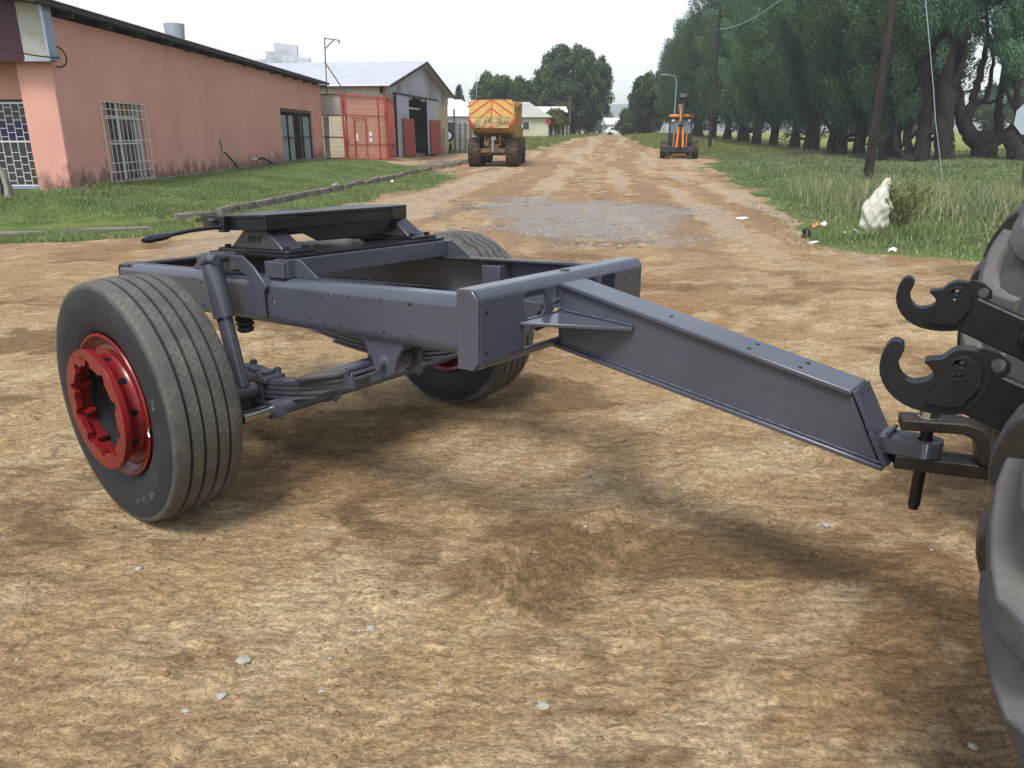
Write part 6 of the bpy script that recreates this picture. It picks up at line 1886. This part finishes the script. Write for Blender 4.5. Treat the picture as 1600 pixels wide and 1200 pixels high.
pole2 = thing('power_pole', 'slim dark power pole standing by the excavator', 'pole', (15.6, 63.0, gz(15.6, 63.0)), group='dark power poles along the verge')
inst('shaft', MB().tube([(0, 0, -0.2), (0, 0, 5), (0, 0, 10.2)], [0.15, 0.13, 0.10], 10).mesh('shaft', M['creosote'], 60), pole2)
inst('crossarm', MB().bar((-0.6, 0, 9.6), (0.6, 0, 9.6), 0.1, 0.1).mesh('crossarm', M['creosote']), pole2)
a_, b_ = Vector((15.6, 63, gz(15.6, 63) + 8.7)), Vector((11.96, 26.6, 9.0))
wire_ = thing('overhead_wire', 'grey overhead wire sagging between the two dark power poles', 'wire', tuple(a_))
pp = []
for k in range(17):
    t = k / 16
    q = a_.lerp(b_, t); q.z -= 4.2 * t * (1 - t); pp.append(tuple(q))
wb(MB().tube(pp, 0.022, 5), 'wire', M['galv'], wire_)
def street_lamp(x, y, h, arm, label):
    t = thing('street_lamp', label, 'street lamp', (x, y, gz(x, y)), 0, 'street lamps at the road end')
    inst('post', MB().tube([(0, 0, -0.2), (0, 0, h * 0.92), (arm * 0.15, 0, h), (arm, 0, h + 0.12)], [0.06, 0.045, 0.03, 0.025], 8).mesh('post', M['galv'], 50), t)
    inst('lamp_head', MB().box((arm + (0.3 if arm > 0 else -0.3), 0, h + 0.12), (0.6, 0.2, 0.08)).mesh('lamp_head', M['galv']), t)
street_lamp(18.6, 106, 3.9, -0.9, 'street lamp before the spreading tree, shorter of the close pair')
street_lamp(19.1, 101, 4.7, -0.9, 'street lamp before the spreading tree, taller of the close pair')
street_lamp(16.1, 80, 6.0, -1.0, 'street lamp rising above the yellow excavator cab')
up = thing('service_pole', 'slim wooden pole with wires before the huge shade tree', 'pole', (6.9, 96, gz(6.9, 96)))
inst('shaft', MB().tube([(0, 0, -0.2), (0, 0, 4.6)], [0.10, 0.08], 8).mesh('shaft', M['bark2'], 60), up)
inst('crossarm', MB().bar((-0.4, 0, 4.4), (0.4, 0, 4.4), 0.08, 0.08).mesh('crossarm', M['bark2']), up)
inst('wire', MB().tube([(0, 0, 4.4), (-3, 2, 3.75), (-6.5, 3, 3.6)], 0.02, 5).mesh('wire', M['cable'], 60), up)
am = thing('aerial_mast', 'thin aerial mast rising above the white roofed house', 'mast', (-4.3, 99, 1.2))
inst('mast', MB().tube([(0, 0, -0.2), (0, 0, 7.2)], [0.05, 0.03], 8).mesh('mast', M['galv'], 60), am)
rs = thing('road_sign', 'small red round road sign on a thin post', 'sign', (4.15, 92, gz(4.15, 92)))
inst('post', MB().tube([(0, 0, -0.2), (0, 0, 1.6)], 0.04, 8).mesh('post', M['galv'], 60), rs)
inst('disc', MB().lathe([(0, -0.02), (0.34, -0.02), (0.34, 0.02), (0, 0.02)], 20, 'y', (0, -0.06, 1.75)).mesh('disc', pm('sign_red', (0.45, 0.06, 0.04), 0.5), 40), rs)
sc = at_y(1612, 184, 19.7)
stop = thing('stop_sign', 'back of an octagonal sheet metal sign on a rusty brown post', 'sign', (12.9, 19.75, 0.1))
wb(MB().tube([(12.9, 19.78, -0.2), (float(sc[0]) + 0.02, 19.78, float(sc[2]) + 0.4)], 0.035, 10), 'post', M['rust_brown'], stop, smooth=40)
wb(MB().lathe([(0, -0.006), (0.42, -0.006), (0.42, 0.006), (0, 0.006)], 8, 'y', (0, 0, 0)).tf(lambda x, y, z: (x * cos(pi / 8) - z * sin(pi / 8) + sc[0], y + 19.72, x * sin(pi / 8) + z * cos(pi / 8) + sc[2])), 'octagon_plate', pm('plain_aluminium', (0.42, 0.47, 0.54), 0.4, 0.3, 0.08, 2), stop)

# ------------------------------------------------------------------ things lying about
p = on_plane(1362, 360, 0.10)
sack = thing('sack', 'lumpy cream woven sack with pointed top standing in the grass', 'sack', (float(p[0]), float(p[1]), 0.05))
n1, n2 = 64, 48
V, F = [], []
for j in range(n2 + 1):
    t = j / n2
    for i in range(n1):
        a = 2 * pi * i / n1
        r = 0.21 * (1 - max(0, t - 0.55) * 1.75) * (0.75 + 0.25 * min(1, t * 6)) * (1 + 0.08 * sin(3 * a + 9 * t) * t + 0.07 * sin(17 * t + 1.6 * sin(a * 2) + sin(a * 5)) * (1.1 - t) + 0.05 * sin(7 * a + 23 * t) + 0.022 * sin(11 * a - 31 * t + 2 * sin(3 * a)))
        V.append((r * cos(a) * 1.05 + 0.12 * max(0, t - 0.4), r * sin(a) * 0.8, 0.86 * t - 0.01 + 0.03 * sin(2 * a) * t))
for j in range(n2):
    for i in range(n1):
        i2_ = (i + 1) % n1
        F.append((j * n1 + i, j * n1 + i2_, (j + 1) * n1 + i2_, (j + 1) * n1 + i))
F += [tuple(range(n1 - 1, -1, -1)), tuple(n2 * n1 + i for i in range(n1))]
M['sack'] = pm('woven_sack', (0.50, 0.485, 0.42), 0.8, 0, 0.2, 7, 0.6, 25, 0.02, dirt=(0.36, 0.31, 0.2), dirt_amt=0.6)
inst('bag', MB().add(V, F).mesh('bag', M['sack'], 70), sack, rot=(0, 0.08, 0))
inst('loose_flap', MB().add([(-0.30, -0.2, 0.02), (-0.02, -0.26, 0.03), (0.0, -0.12, 0.08), (-0.22, -0.08, 0.05), (-0.36, -0.1, 0.10)], [(0, 1, 2, 3), (0, 3, 4)]).mesh('loose_flap', M['sack']), sack)
p = on_plane(1400, 362, 0.08)
bush = thing('bush', 'wiry grey green bush growing beside the cream sack', 'bush', (float(p[0]), float(p[1]), 0.08))
m, cl = MB(), []
rb_ = random.Random(9)
for k in range(60):
    a, l = rb_.uniform(0, 2 * pi), rb_.uniform(0.4, 0.85)
    s = rb_.uniform(0.15, 0.75)
    d = Vector((cos(a) * s, sin(a) * s, 1)).normalized()
    q = [Vector((0.10 * cos(a), 0.1 * sin(a), -0.03)), d * l * 0.5, d * l + Vector((rb_.uniform(-.08, .08), rb_.uniform(-.08, .08), 0))]
    m.tube(q, [0.0045, 0.003, 0.0015], 4)
    for t in (0.35, 0.5, 0.65, 0.8, 0.95):
        c = d * l * t
        cl.append((c.x, c.y, c.z, d.x, d.y, d.z, 0.10, 0.06))
bush.scale = (1.1, 0.8, 1.05)
inst('stems', m.mesh('stems', M['bark2']), bush)
inst('leaves', foliage('leaves', cl, 14000, 0.060, 0.016, leaf_material('bush_leaf', (0.17, 0.24, 0.09), (0.25, 0.32, 0.13), (0.42, 0.45, 0.24)), 71, 0.4, 0.8, 0.1), bush)
# tall seeding grass round the bush
n = 9000
x = RNG.normal(9.2, 1.9, n); y = RNG.normal(18.2, 2.6, n)
k = (grass_mask(x, y) > 0.8)
x, y = x[k], y[k]
tag(blades('tall_grass', x, y, RNG.uniform(0.2, 0.55, len(x)), RNG.uniform(0.008, 0.014, len(x)), M['verge_blades'], 0.7, np.clip(RNG.uniform(0.3, 1.1, len(x)), 0, 1)),
    'tall pale seeding grass standing behind the sack', 'grass', kind='stuff')
x = RNG.normal(float(p[0]) - 0.1, 0.5, 2600); y = RNG.normal(float(p[1]) - 0.25, 0.28, 2600)
tag(blades('tuft_grass', x, y, RNG.uniform(0.08, 0.26, len(x)), RNG.uniform(0.006, 0.012, len(x)), M['lawn_blades'], 0.7),
    'fresh green grass tuft round the foot of the sack', 'grass', kind='stuff')
M['litter_white'] = pm('white_litter', (0.68, 0.68, 0.66), 0.6, 0, 0.1, 8)
M['litter_orange'] = pm('orange_litter', (0.55, 0.16, 0.05), 0.5, 0, 0.2, 8)
def sheet(name, label, u, v, w, d, mat, cat='litter', bend=0.03, rot=0.0, group=None, nx_=6):
    q = on_plane(u, v, 0.02)
    t = thing(name, label, cat, (float(q[0]), float(q[1]), gz(q[0], q[1]) + float(relief(q[0], q[1])) + 0.012), rot, group)
    V, F = [], []
    for j in range(nx_ + 1):
        for i in range(nx_ + 1):
            a, b = i / nx_ - 0.5, j / nx_ - 0.5
            V.append((a * w, b * d, bend * (1 + sin(5 * a + 2 * b) + 0.6 * cos(7 * b))))
    for j in range(nx_):
        for i in range(nx_):
            c = j * (nx_ + 1) + i
            F.append((c, c + 1, c + nx_ + 2, c + nx_ + 1))
    o = inst('sheet', MB().add(V, F).mesh('sheet', mat, 60), t)
    md = o.modifiers.new('thick', 'SOLIDIFY'); md.thickness = 0.004
    return t
sheet('paper_sheet', 'white paper sheet lying alone on the dirt road', 1157, 342, 0.26, 0.20, M['litter_white'], 'paper', 0.012, 0.15)
sheet('plastic_wrapper', 'orange and white wrapper in the grass left of the sack', 1285, 353, 0.10, 0.12, M['litter_white'], 'litter', 0.03, 0.2)
o_ = sheet('plastic_wrapper', 'orange torn wrapper end in the grass left of the sack', 1272, 354, 0.13, 0.10, M['litter_orange'], 'litter', 0.03, -0.1)
sheet('litter_scrap', 'white scrap lying at the foot of the sack', 1322, 366, 0.13, 0.10, M['litter_white'], 'litter', 0.02, 0.4)
sheet('litter_scrap', 'pale scrap lying on bare earth by the black plastic lump', 1270, 378, 0.16, 0.05, M['litter_white'], 'litter', 0.012, -0.2)
sheet('litter_scrap', 'crumpled pale scrap at the grass edge facing the tractor wheel', 1394, 392, 0.13, 0.10, M['litter_white'], 'litter', 0.02, 0.9)
sheet('litter_scrap', 'white scrap on the strip between kerb and road', 612, 284, 0.10, 0.10, M['litter_white'], 'litter', 0.03, 0.9)
q = on_plane(1260, 366, 0.05)
bl = thing('plastic_lump', 'crumpled black plastic lump at the edge of the grass', 'litter', (float(q[0]), float(q[1]), gz(q[0], q[1])))
inst('lump', rock_mesh('lump', pm('black_plastic', (0.012, 0.012, 0.014), 0.35, 0, 0.3, 20), 5, 2), bl, (0, 0, 0.06), (0, 0, 0.4), (0.09, 0.07, 0.15))
q = on_plane(524, 277, 0.36)
cb = thing('broken_brick', 'pale broken brick lying on the lawn', 'brick', (float(q[0]), float(q[1]), gz(q[0], q[1])))
inst('brick', rock_mesh('brick', M['pale_stone'], 8, 2), cb, (0, 0, 0.04), (0, 0, 0.8), (0.15, 0.08, 0.08))
for k, (du, lab) in enumerate(((0, 'pale plank of the pair lying before the workshop, upper one'), (10, 'pale plank of the pair lying before the workshop, lower one'))):
    q = on_plane(680 + du, 253 - k * 1.2, 0.18)
    pl = thing('plank', lab, 'plank', (float(q[0]), float(q[1]), gz(q[0], q[1])), 0.75, 'planks before the workshop')
    inst('board', MB().box((0, 0, 0.10 + 0.03 * k), (2.4, 0.24, 0.14)).mesh('board', pm('weathered_wood', (0.40, 0.36, 0.29), 0.85, 0, 0.3, 3)), pl, rot=(0, 0.03, 0.1 * k))
q = on_plane(10, 324, 0.25)
st = thing('dead_stump', 'grey weathered stump of twisted stems before the porch gate', 'stump', (float(q[0]), float(q[1]), gz(q[0], q[1])))
m = MB()
rs_ = random.Random(4)
for k in range(7):
    a = k * 0.9
    b = Vector((0.09 * cos(a), 0.07 * sin(a), -0.05))
    m.tube(wobble([b * 1.6, b + Vector((0.03 * cos(a), 0, 0.25)), b * 0.7 + Vector((0, 0, 0.5)), b * 0.3 + Vector((-0.05, 0, rs_.uniform(0.58, 0.74)))], 0.03, rs_), [0.05, 0.045, 0.05, 0.025], 8)
inst('stems', m.mesh('stems', bark('grey_wood', (0.16, 0.145, 0.125), (0.34, 0.31, 0.27)), 60), st)
# brush heap below the cypresses
q = (19.4, 52.0)
hp_ = thing('brush_heap', 'grey heap of cut branches below the cypress row', 'branches', (q[0], q[1], gz(*q)))
m = MB()
for k in range(70):
    a = rs_.uniform(0, 6.28)
    c = Vector((rs_.gauss(0, 0.7), rs_.gauss(0, 0.5), rs_.uniform(0.02, 0.35)))
    d = Vector((cos(a), sin(a), rs_.uniform(-0.2, 0.35))) * rs_.uniform(0.3, 0.8)
    m.tube([c - d, c + d], [0.02, 0.01], 5)
inst('sticks', m.mesh('sticks', M['bark2']), hp_)

# ------------------------------------------------------------------ vehicles on the road
M['dump_yellow'] = pm('dump_yellow', (0.40, 0.245, 0.045), 0.5, 0, 0.2, 1.5, 0.15, 25, dirt=(0.16, 0.085, 0.04), dirt_amt=0.52, dscale=1.6)
M['dump_lip'] = pm('worn_lip', (0.50, 0.38, 0.13), 0.55, 0, 0.2, 2, 0.2, 25, dirt=(0.12, 0.065, 0.045), dirt_amt=0.47, dscale=2.0)
M['dump_dirty'] = pm('dirty_chassis', (0.14, 0.085, 0.045), 0.8, 0, 0.4, 3, 0.3, 30, dirt=(0.22, 0.13, 0.06), dirt_amt=0.5)
M['mud_rubber'] = pm('muddy_rubber', (0.042, 0.028, 0.020), 0.85, 0, 0.4, 4, 0.5, 20, 0.02, dirt=(0.10, 0.06, 0.035), dirt_amt=0.52)
M['chev_red'] = pm('reflective_red', (0.50, 0.045, 0.03), 0.4, 0, 0.15)
M['chev_yellow'] = pm('reflective_yellow', (0.50, 0.33, 0.08), 0.45, 0, 0.15)

def big_wheel(root, x, y, r, w, mat, rimmat, lugs_n=20, name='wheel'):
    wn_ = node(name, root, (x, y, r))
    prof_ = [(r * 0.48, -w / 2 * 0.8), (r * 0.6, -w / 2), (r * 0.86, -w / 2), (r * 0.95, -w / 2 * 0.92), (r * 0.965, 0), (r * 0.95, w / 2 * 0.92), (r * 0.86, w / 2), (r * 0.6, w / 2), (r * 0.48, w / 2 * 0.8)]
    inst('tyre', MB().lathe(prof_, 40, 'x').mesh('tyre', mat, 50), wn_)
    m = MB()
    for k in range(lugs_n):
        a = 2 * pi * k / lugs_n
        for s in (-1, 1):
            aa = a + (pi / lugs_n if s > 0 else 0)
            R_ = Matrix.Rotation(aa, 3, 'X')
            m.box(R_ @ Vector((s * w * 0.26, 0, r * 0.965)), (w * 0.46, r * 0.11, r * 0.07), R_ @ Matrix.Rotation(s * 0.35, 3, 'Z'))
    inst('tread', m.mesh('tread', mat), wn_)
    s = 1 if x > 0 else -1
    inst('rim', MB().lathe([(r * 0.49, s * w * 0.40), (r * 0.46, s * w * 0.3), (r * 0.40, s * w * 0.12), (r * 0.18, s * w * 0.15), (0, s * w * 0.18)], 24, 'x').mesh('rim', rimmat, 40), wn_)
    return wn_

dump = thing('dump_truck', 'muddy yellow articulated dump truck with red chevron tailboard seen from behind', 'dump truck', (-0.92, 40.1, gz(-0.92, 40.1) - 0.02), radians(-4.5))
def du(mb, name, mat, parent=None, **kw):
    return mb.build(name, mat, parent or dump, **kw)
for yy in (0.0, 1.75, 5.4):
    for s in (-1, 1):
        big_wheel(dump, s * 0.94, yy, 0.71, 0.60, M['mud_rubber'], M['dump_yellow'])
# tub: sections along y of (half width top, half width mid, half width floor, z top, z mid, z floor)
secs = [(-0.95, 1.08, 1.13, 0.80, 2.36, 2.30, 1.86), (-0.55, 1.10, 1.20, 0.86, 2.95, 2.28, 1.66), (0.4, 1.06, 1.20, 0.88, 3.12, 2.20, 1.45), (3.2, 1.06, 1.20, 0.88, 3.15, 2.15, 1.35), (3.7, 1.06, 1.20, 0.88, 3.2, 2.2, 1.6)]
V, F = [], []
for y, a, b, c, zt2, zm, zf in secs:
    V += [(-a, y, zt2), (-b, y, zm), (-c, y, zf), (c, y, zf), (b, y, zm), (a, y, zt2)]
for i in range(len(secs) - 1):
    for j in range(5):
        F.append((i * 6 + j, i * 6 + j + 1, i * 6 + 7 + j, i * 6 + 6 + j))
e = (len(secs) - 1) * 6
F.append(tuple(e + j for j in range(6)))
tub = du(MB().add(V, F), 'tub', M['dump_yellow'])
md = tub.modifiers.new('thick', 'SOLIDIFY'); md.thickness = 0.06
# tail plate rising to the rear with the worn lip
lip = MB().add([(-1.13, -0.98, 2.34), (1.13, -0.98, 2.34), (0.82, -1.06, 1.86), (-0.82, -1.06, 1.86), (-1.13, -0.88, 2.34), (1.13, -0.88, 2.34), (0.82, -0.96, 1.84), (-0.82, -0.96, 1.84)],
               [(0, 3, 2, 1), (4, 5, 6, 7), (0, 1, 5, 4), (1, 2, 6, 5), (2, 3, 7, 6), (3, 0, 4, 7)])
du(lip, 'tail_lip', M['dump_lip'], tub)
for s in (-1, 1):
    du(MB().bar((s * 1.16, -1.00, 2.32), (s * 0.88, -1.09, 1.92), 0.06, 0.10), 'lip_marker', M['chev_red'], tub)
du(MB().box((0, -1.10, 1.90), (0.22, 0.05, 0.12)), 'lip_bracket', M['chev_red'], tub, bevel=0.02)
# chevron board
bw0, bw1, bz0_, bz1_ = 1.13, 0.99, 2.36, 3.20
def bxy(s, t):                                         # s in -1..1 across, t 0..1 up
    return ((bw0 + (bw1 - bw0) * t) * s, -0.98 + 0.10 * t, bz0_ + (bz1_ - bz0_) * t)
board = du(MB().add([bxy(-1, 0), bxy(1, 0), bxy(1, 1), bxy(-1, 1)] + [(p[0], p[1] + 0.05, p[2]) for p in (bxy(-1, 0), bxy(1, 0), bxy(1, 1), bxy(-1, 1))],
               [(0, 1, 2, 3), (7, 6, 5, 4), (0, 4, 5, 1), (1, 5, 6, 2), (2, 6, 7, 3), (3, 7, 4, 0)]), 'chevron_board', M['chev_yellow'])
def stripe(p0, p1, p2, p3):
    pts = [bxy(*q) for q in (p0, p1, p2, p3)]
    m = MB().add([(p[0], p[1] - 0.008, p[2]) for p in pts] + [(p[0], p[1] - 0.001, p[2]) for p in pts], [(0, 1, 2, 3), (7, 6, 5, 4), (0, 4, 5, 1), (1, 5, 6, 2), (2, 6, 7, 3), (3, 7, 4, 0)])
    du(m, 'chevron_stripe', M['chev_red'], board)
for s in (-1, 1):
    stripe((s * 0.99, 0.02), (s * 0.99, 0.14), (s * 0.03, 0.99), (s * 0.03, 0.88))
    stripe((s * 0.50, 0.02), (s * 0.40, 0.02), (s * 0.03, 0.40), (s * 0.03, 0.52))
    stripe((s * 0.99, 0.54), (s * 0.99, 0.66), (s * 0.65, 0.99), (s * 0.52, 0.99))
stripe((-0.03, 0.01), (0.03, 0.01), (0.03, 0.99), (-0.03, 0.99))
du(MB().bar(bxy(-1.02, 1.01), bxy(1.02, 1.01), 0.07, 0.05), 'board_rim', M['black_steel'], board)
for s in (-1, 1):
    for k in range(4):
        du(MB().box((s * 1.16, 0.2 + k * 0.9, 2.45), (0.10, 0.10, 1.3), Matrix.Rotation(s * 0.06, 3, 'Y')), 'tub_rib', M['dump_yellow'], tub)
    du(MB().add([(s * 1.14, -0.9, 2.30), (s * 1.28, -0.3, 2.30), (s * 1.28, 3.2, 2.3), (s * 1.05, 3.2, 1.45), (s * 1.0, 0.2, 1.55), (s * 0.88, -0.7, 1.80)], [(0, 1, 5), (1, 2, 3, 4), (1, 4, 5)]), 'side_skirt', M['dump_yellow'], tub)
    du(MB().bar((s * 1.19, -0.5, 2.86), (s * 1.14, 3.4, 3.15), 0.10, 0.10), 'tub_rail', M['dump_yellow'], tub)
ch = MB().box((0, 1.8, 0.95), (0.62, 4.6, 0.34)).box((0, -0.45, 0.80), (1.22, 0.16, 0.22)).box((0, 0, 0.70), (1.3, 0.30, 0.30)).box((0, 1.75, 0.70), (1.3, 0.3, 0.3))
du(ch, 'chassis', M['dump_dirty'], bevel=0.02)
du(MB().box((-0.30, -0.50, 1.12), (0.26, 0.16, 0.26)), 'air_tank', M['dump_lip'], bevel=0.04)
du(MB().tube([(0.0, -0.52, 0.75), (0.0, -0.50, 1.35)], [0.05, 0.10], 10).box((0.06, -0.52, 1.38), (0.22, 0.12, 0.16)), 'tow_hitch', M['galv'], smooth=40)
for s in (-1, 1):
    du(MB().tube([(s * 0.45, 0.5, 0.95), (s * 0.55, 1.2, 1.6)], 0.08, 10), 'tip_cylinder', M['dump_dirty'], smooth=40)
    du(MB().box((s * 0.36, -0.5, 1.30), (0.10, 0.12, 0.5)), 'hinge_bracket', M['dump_dirty'])
cabv = MB().box((0, 5.2, 1.9), (1.9, 1.5, 1.5)).box((0, 6.6, 1.5), (2.0, 1.6, 0.9))
cab_ = du(cabv, 'cab', M['dump_yellow'], bevel=0.06)
du(MB().box((0, 4.43, 2.2), (1.5, 0.03, 0.7)), 'rear_window', M['glass'], cab_)

hoe = thing('excavator_loader', 'orange backhoe loader with folded arm parked at the right road edge', 'backhoe', (10.75, 51.2, gz(10.75, 51.2) - 0.02), radians(-11.5))
def hb(mb, name, mat, parent=None, **kw):
    return mb.build(name, mat, parent or hoe, **kw)
M['hoe_orange'] = pm('hoe_orange', (0.62, 0.20, 0.02), 0.42, 0, 0.15, 2, 0.1, 30, dirt=(0.35, 0.14, 0.04), dirt_amt=0.62)
M['hoe_black'] = pm('hoe_black', (0.018, 0.019, 0.022), 0.5, 0, 0.3, 4)
for s in (-1, 1):
    big_wheel(hoe, s * 1.03, 0.45, 0.56, 0.36, M['mud_rubber'], M['hoe_orange'], 18, 'rear_wheel')
    big_wheel(hoe, s * 0.80, 3.1, 0.48, 0.34, M['mud_rubber'], M['hoe_orange'], 16, 'front_wheel')
    hb(MB().box((s * 0.70, -0.42, 0.40), (0.16, 0.18, 0.80)).box((s * 0.70, -0.44, 0.06), (0.30, 0.30, 0.07)), 'stabiliser', M['hoe_black'], bevel=0.015)
hb(MB().box((0, -0.42, 0.62), (2.02, 0.22, 0.36)).box((0, -0.30, 0.36), (1.0, 0.1, 0.16)), 'rear_frame', M['hoe_black'], bevel=0.02)
hb(MB().box((0, -0.30, 0.30), (0.9, 0.10, 0.14)), 'lower_bar', M['hoe_orange'], bevel=0.02)
hb(MB().box((0, 2.1, 0.95), (0.85, 3.2, 0.65)).box((0, 2.9, 1.45), (0.8, 1.5, 0.5)), 'body', M['hoe_orange'], bevel=0.05)
cab = node('cab', hoe)
for s in (-1, 1):
    for y in (0.15, 1.55):
        hb(MB().bar((s * 0.74, y, 0.95), (s * 0.66, y + 0.02, 2.55), 0.10, 0.10, up=(0, 1, 0)), 'cab_post', M['hoe_black'], cab)
hb(MB().prism(rrect(-0.78, -0.9, 0.78, 0.9, 0.15), (0, 0.85, 2.55), (1, 0, 0), (0, 1, 0), (0, 0, 0.17)), 'cab_roof', M['hoe_orange'], cab, bevel=0.04)
hb(MB().box((0, 0.85, 2.44), (1.42, 1.55, 0.12)), 'cab_header', M['hoe_black'], cab)
M['cab_glass'] = pm('cab_glass', (0.16, 0.20, 0.26), 0.12, 0, 0.3, 1.5, 0.02, 3)
hb(MB().box((0, 0.20, 2.0), (1.30, 0.02, 0.80)), 'rear_window', M['cab_glass'], cab)
hb(MB().box((0, 1.50, 1.9), (1.30, 0.02, 1.0)), 'windscreen', M['cab_glass'], cab)
hb(MB().box((0, 0.85, 1.28), (1.45, 1.35, 0.62)), 'cab_tub', M['hoe_black'], cab, bevel=0.03)
boom = node('boom', hoe)
for s in (-1, 1):
    hb(MB().bar((s * 0.20, -0.58, 0.72), (s * 0.12, -0.62, 2.05), 0.15, 0.16, up=(0, 1, 0)), 'boom_side', M['hoe_orange'], boom, bevel=0.02)
    hb(MB().box((s * 0.40, -0.46, 1.15), (0.05, 0.05, 0.85)), 'hose_guard', M['hoe_orange'], boom)
hb(MB().bar((0, -0.60, 0.60), (0, -0.68, 2.30), 0.13, 0.20, up=(0, 1, 0)), 'boom_ram', M['hoe_black'], boom, bevel=0.02)
hb(MB().bar((0.0, -0.62, 2.00), (0.02, -0.36, 3.30), 0.22, 0.26, up=(0, 1, 0)), 'dipper_arm', M['hoe_orange'], boom, bevel=0.02)
hb(MB().bar((0.05, -0.74, 2.15), (0.08, -0.58, 3.55), 0.13, 0.12, up=(0, 1, 0)), 'dipper_ram', M['hoe_black'], boom, bevel=0.02)
hb(MB().lathe([(0, -0.16), (0.14, -0.16), (0.14, 0.16), (0, 0.16)], 16, 'x', (0, -0.66, 2.10)), 'pivot', M['hoe_black'], boom, smooth=40)
bk = MB().prism([(0.30, 0.0), (0.34, 0.38), (0.18, 0.70), (-0.10, 0.76), (-0.30, 0.55), (-0.26, 0.45), (-0.05, 0.55), (0.12, 0.42), (0.16, 0.05)], (-0.20, -0.5, 3.18), (0, 1, 0), (0, 0, 1), (0.46, 0, 0))
hb(bk, 'bucket', M['hoe_black'], boom, bevel=0.03)
hb(MB().box((-0.16, -0.62, 3.05), (0.10, 0.12, 0.5)), 'linkage', M['dump_lip'], boom, bevel=0.02)
hb(MB().box((0.62, -0.1, 2.72), (0.28, 0.2, 0.12)), 'beacon', M['hoe_black'], cab, bevel=0.03)
for s in (-1, 1):
    hb(MB().box((s * 0.50, 0.06, 2.36), (0.16, 0.06, 0.10)), 'work_lamp', M['white_bar'], cab)
ldr = MB().prism([(0, 0), (0.9, 0.1), (0.75, 0.75), (0, 0.8)], (-1.1, 4.2, 0.1), (0, 1, 0), (0, 0, 1), (2.2, 0, 0))
hb(ldr, 'loader_bucket', M['hoe_black'], bevel=0.03)
for s in (-1, 1):
    hb(MB().bar((s * 0.6, 1.6, 1.5), (s * 0.6, 4.3, 0.6), 0.14, 0.22), 'loader_arm', M['hoe_orange'], bevel=0.02)

# ------------------------------------------------------------------ the hazy air
hz_mat = bpy.data.materials.new('haze_air')
hz_mat.use_nodes = True
t_ = hz_mat.node_tree
for q in list(t_.nodes):
    if q.type == 'BSDF_PRINCIPLED':
        t_.nodes.remove(q)
pv = t_.nodes.new('ShaderNodeVolumePrincipled')
pv.inputs['Color'].default_value = (0.90, 0.95, 1.0, 1)
pv.inputs['Density'].default_value = 0.0007
pv.inputs['Anisotropy'].default_value = 0.0
t_.links.new(pv.outputs[0], [q for q in t_.nodes if q.type == 'OUTPUT_MATERIAL'][0].inputs['Volume'])
haze = bpy.data.objects.new('haze', MB().box((0, 1270, 34.0), (4200, 2700, 72)).mesh('haze', hz_mat))
COL.objects.link(haze)
tag(haze, 'thin pale bluish haze filling the air over the road', 'haze', kind='stuff')
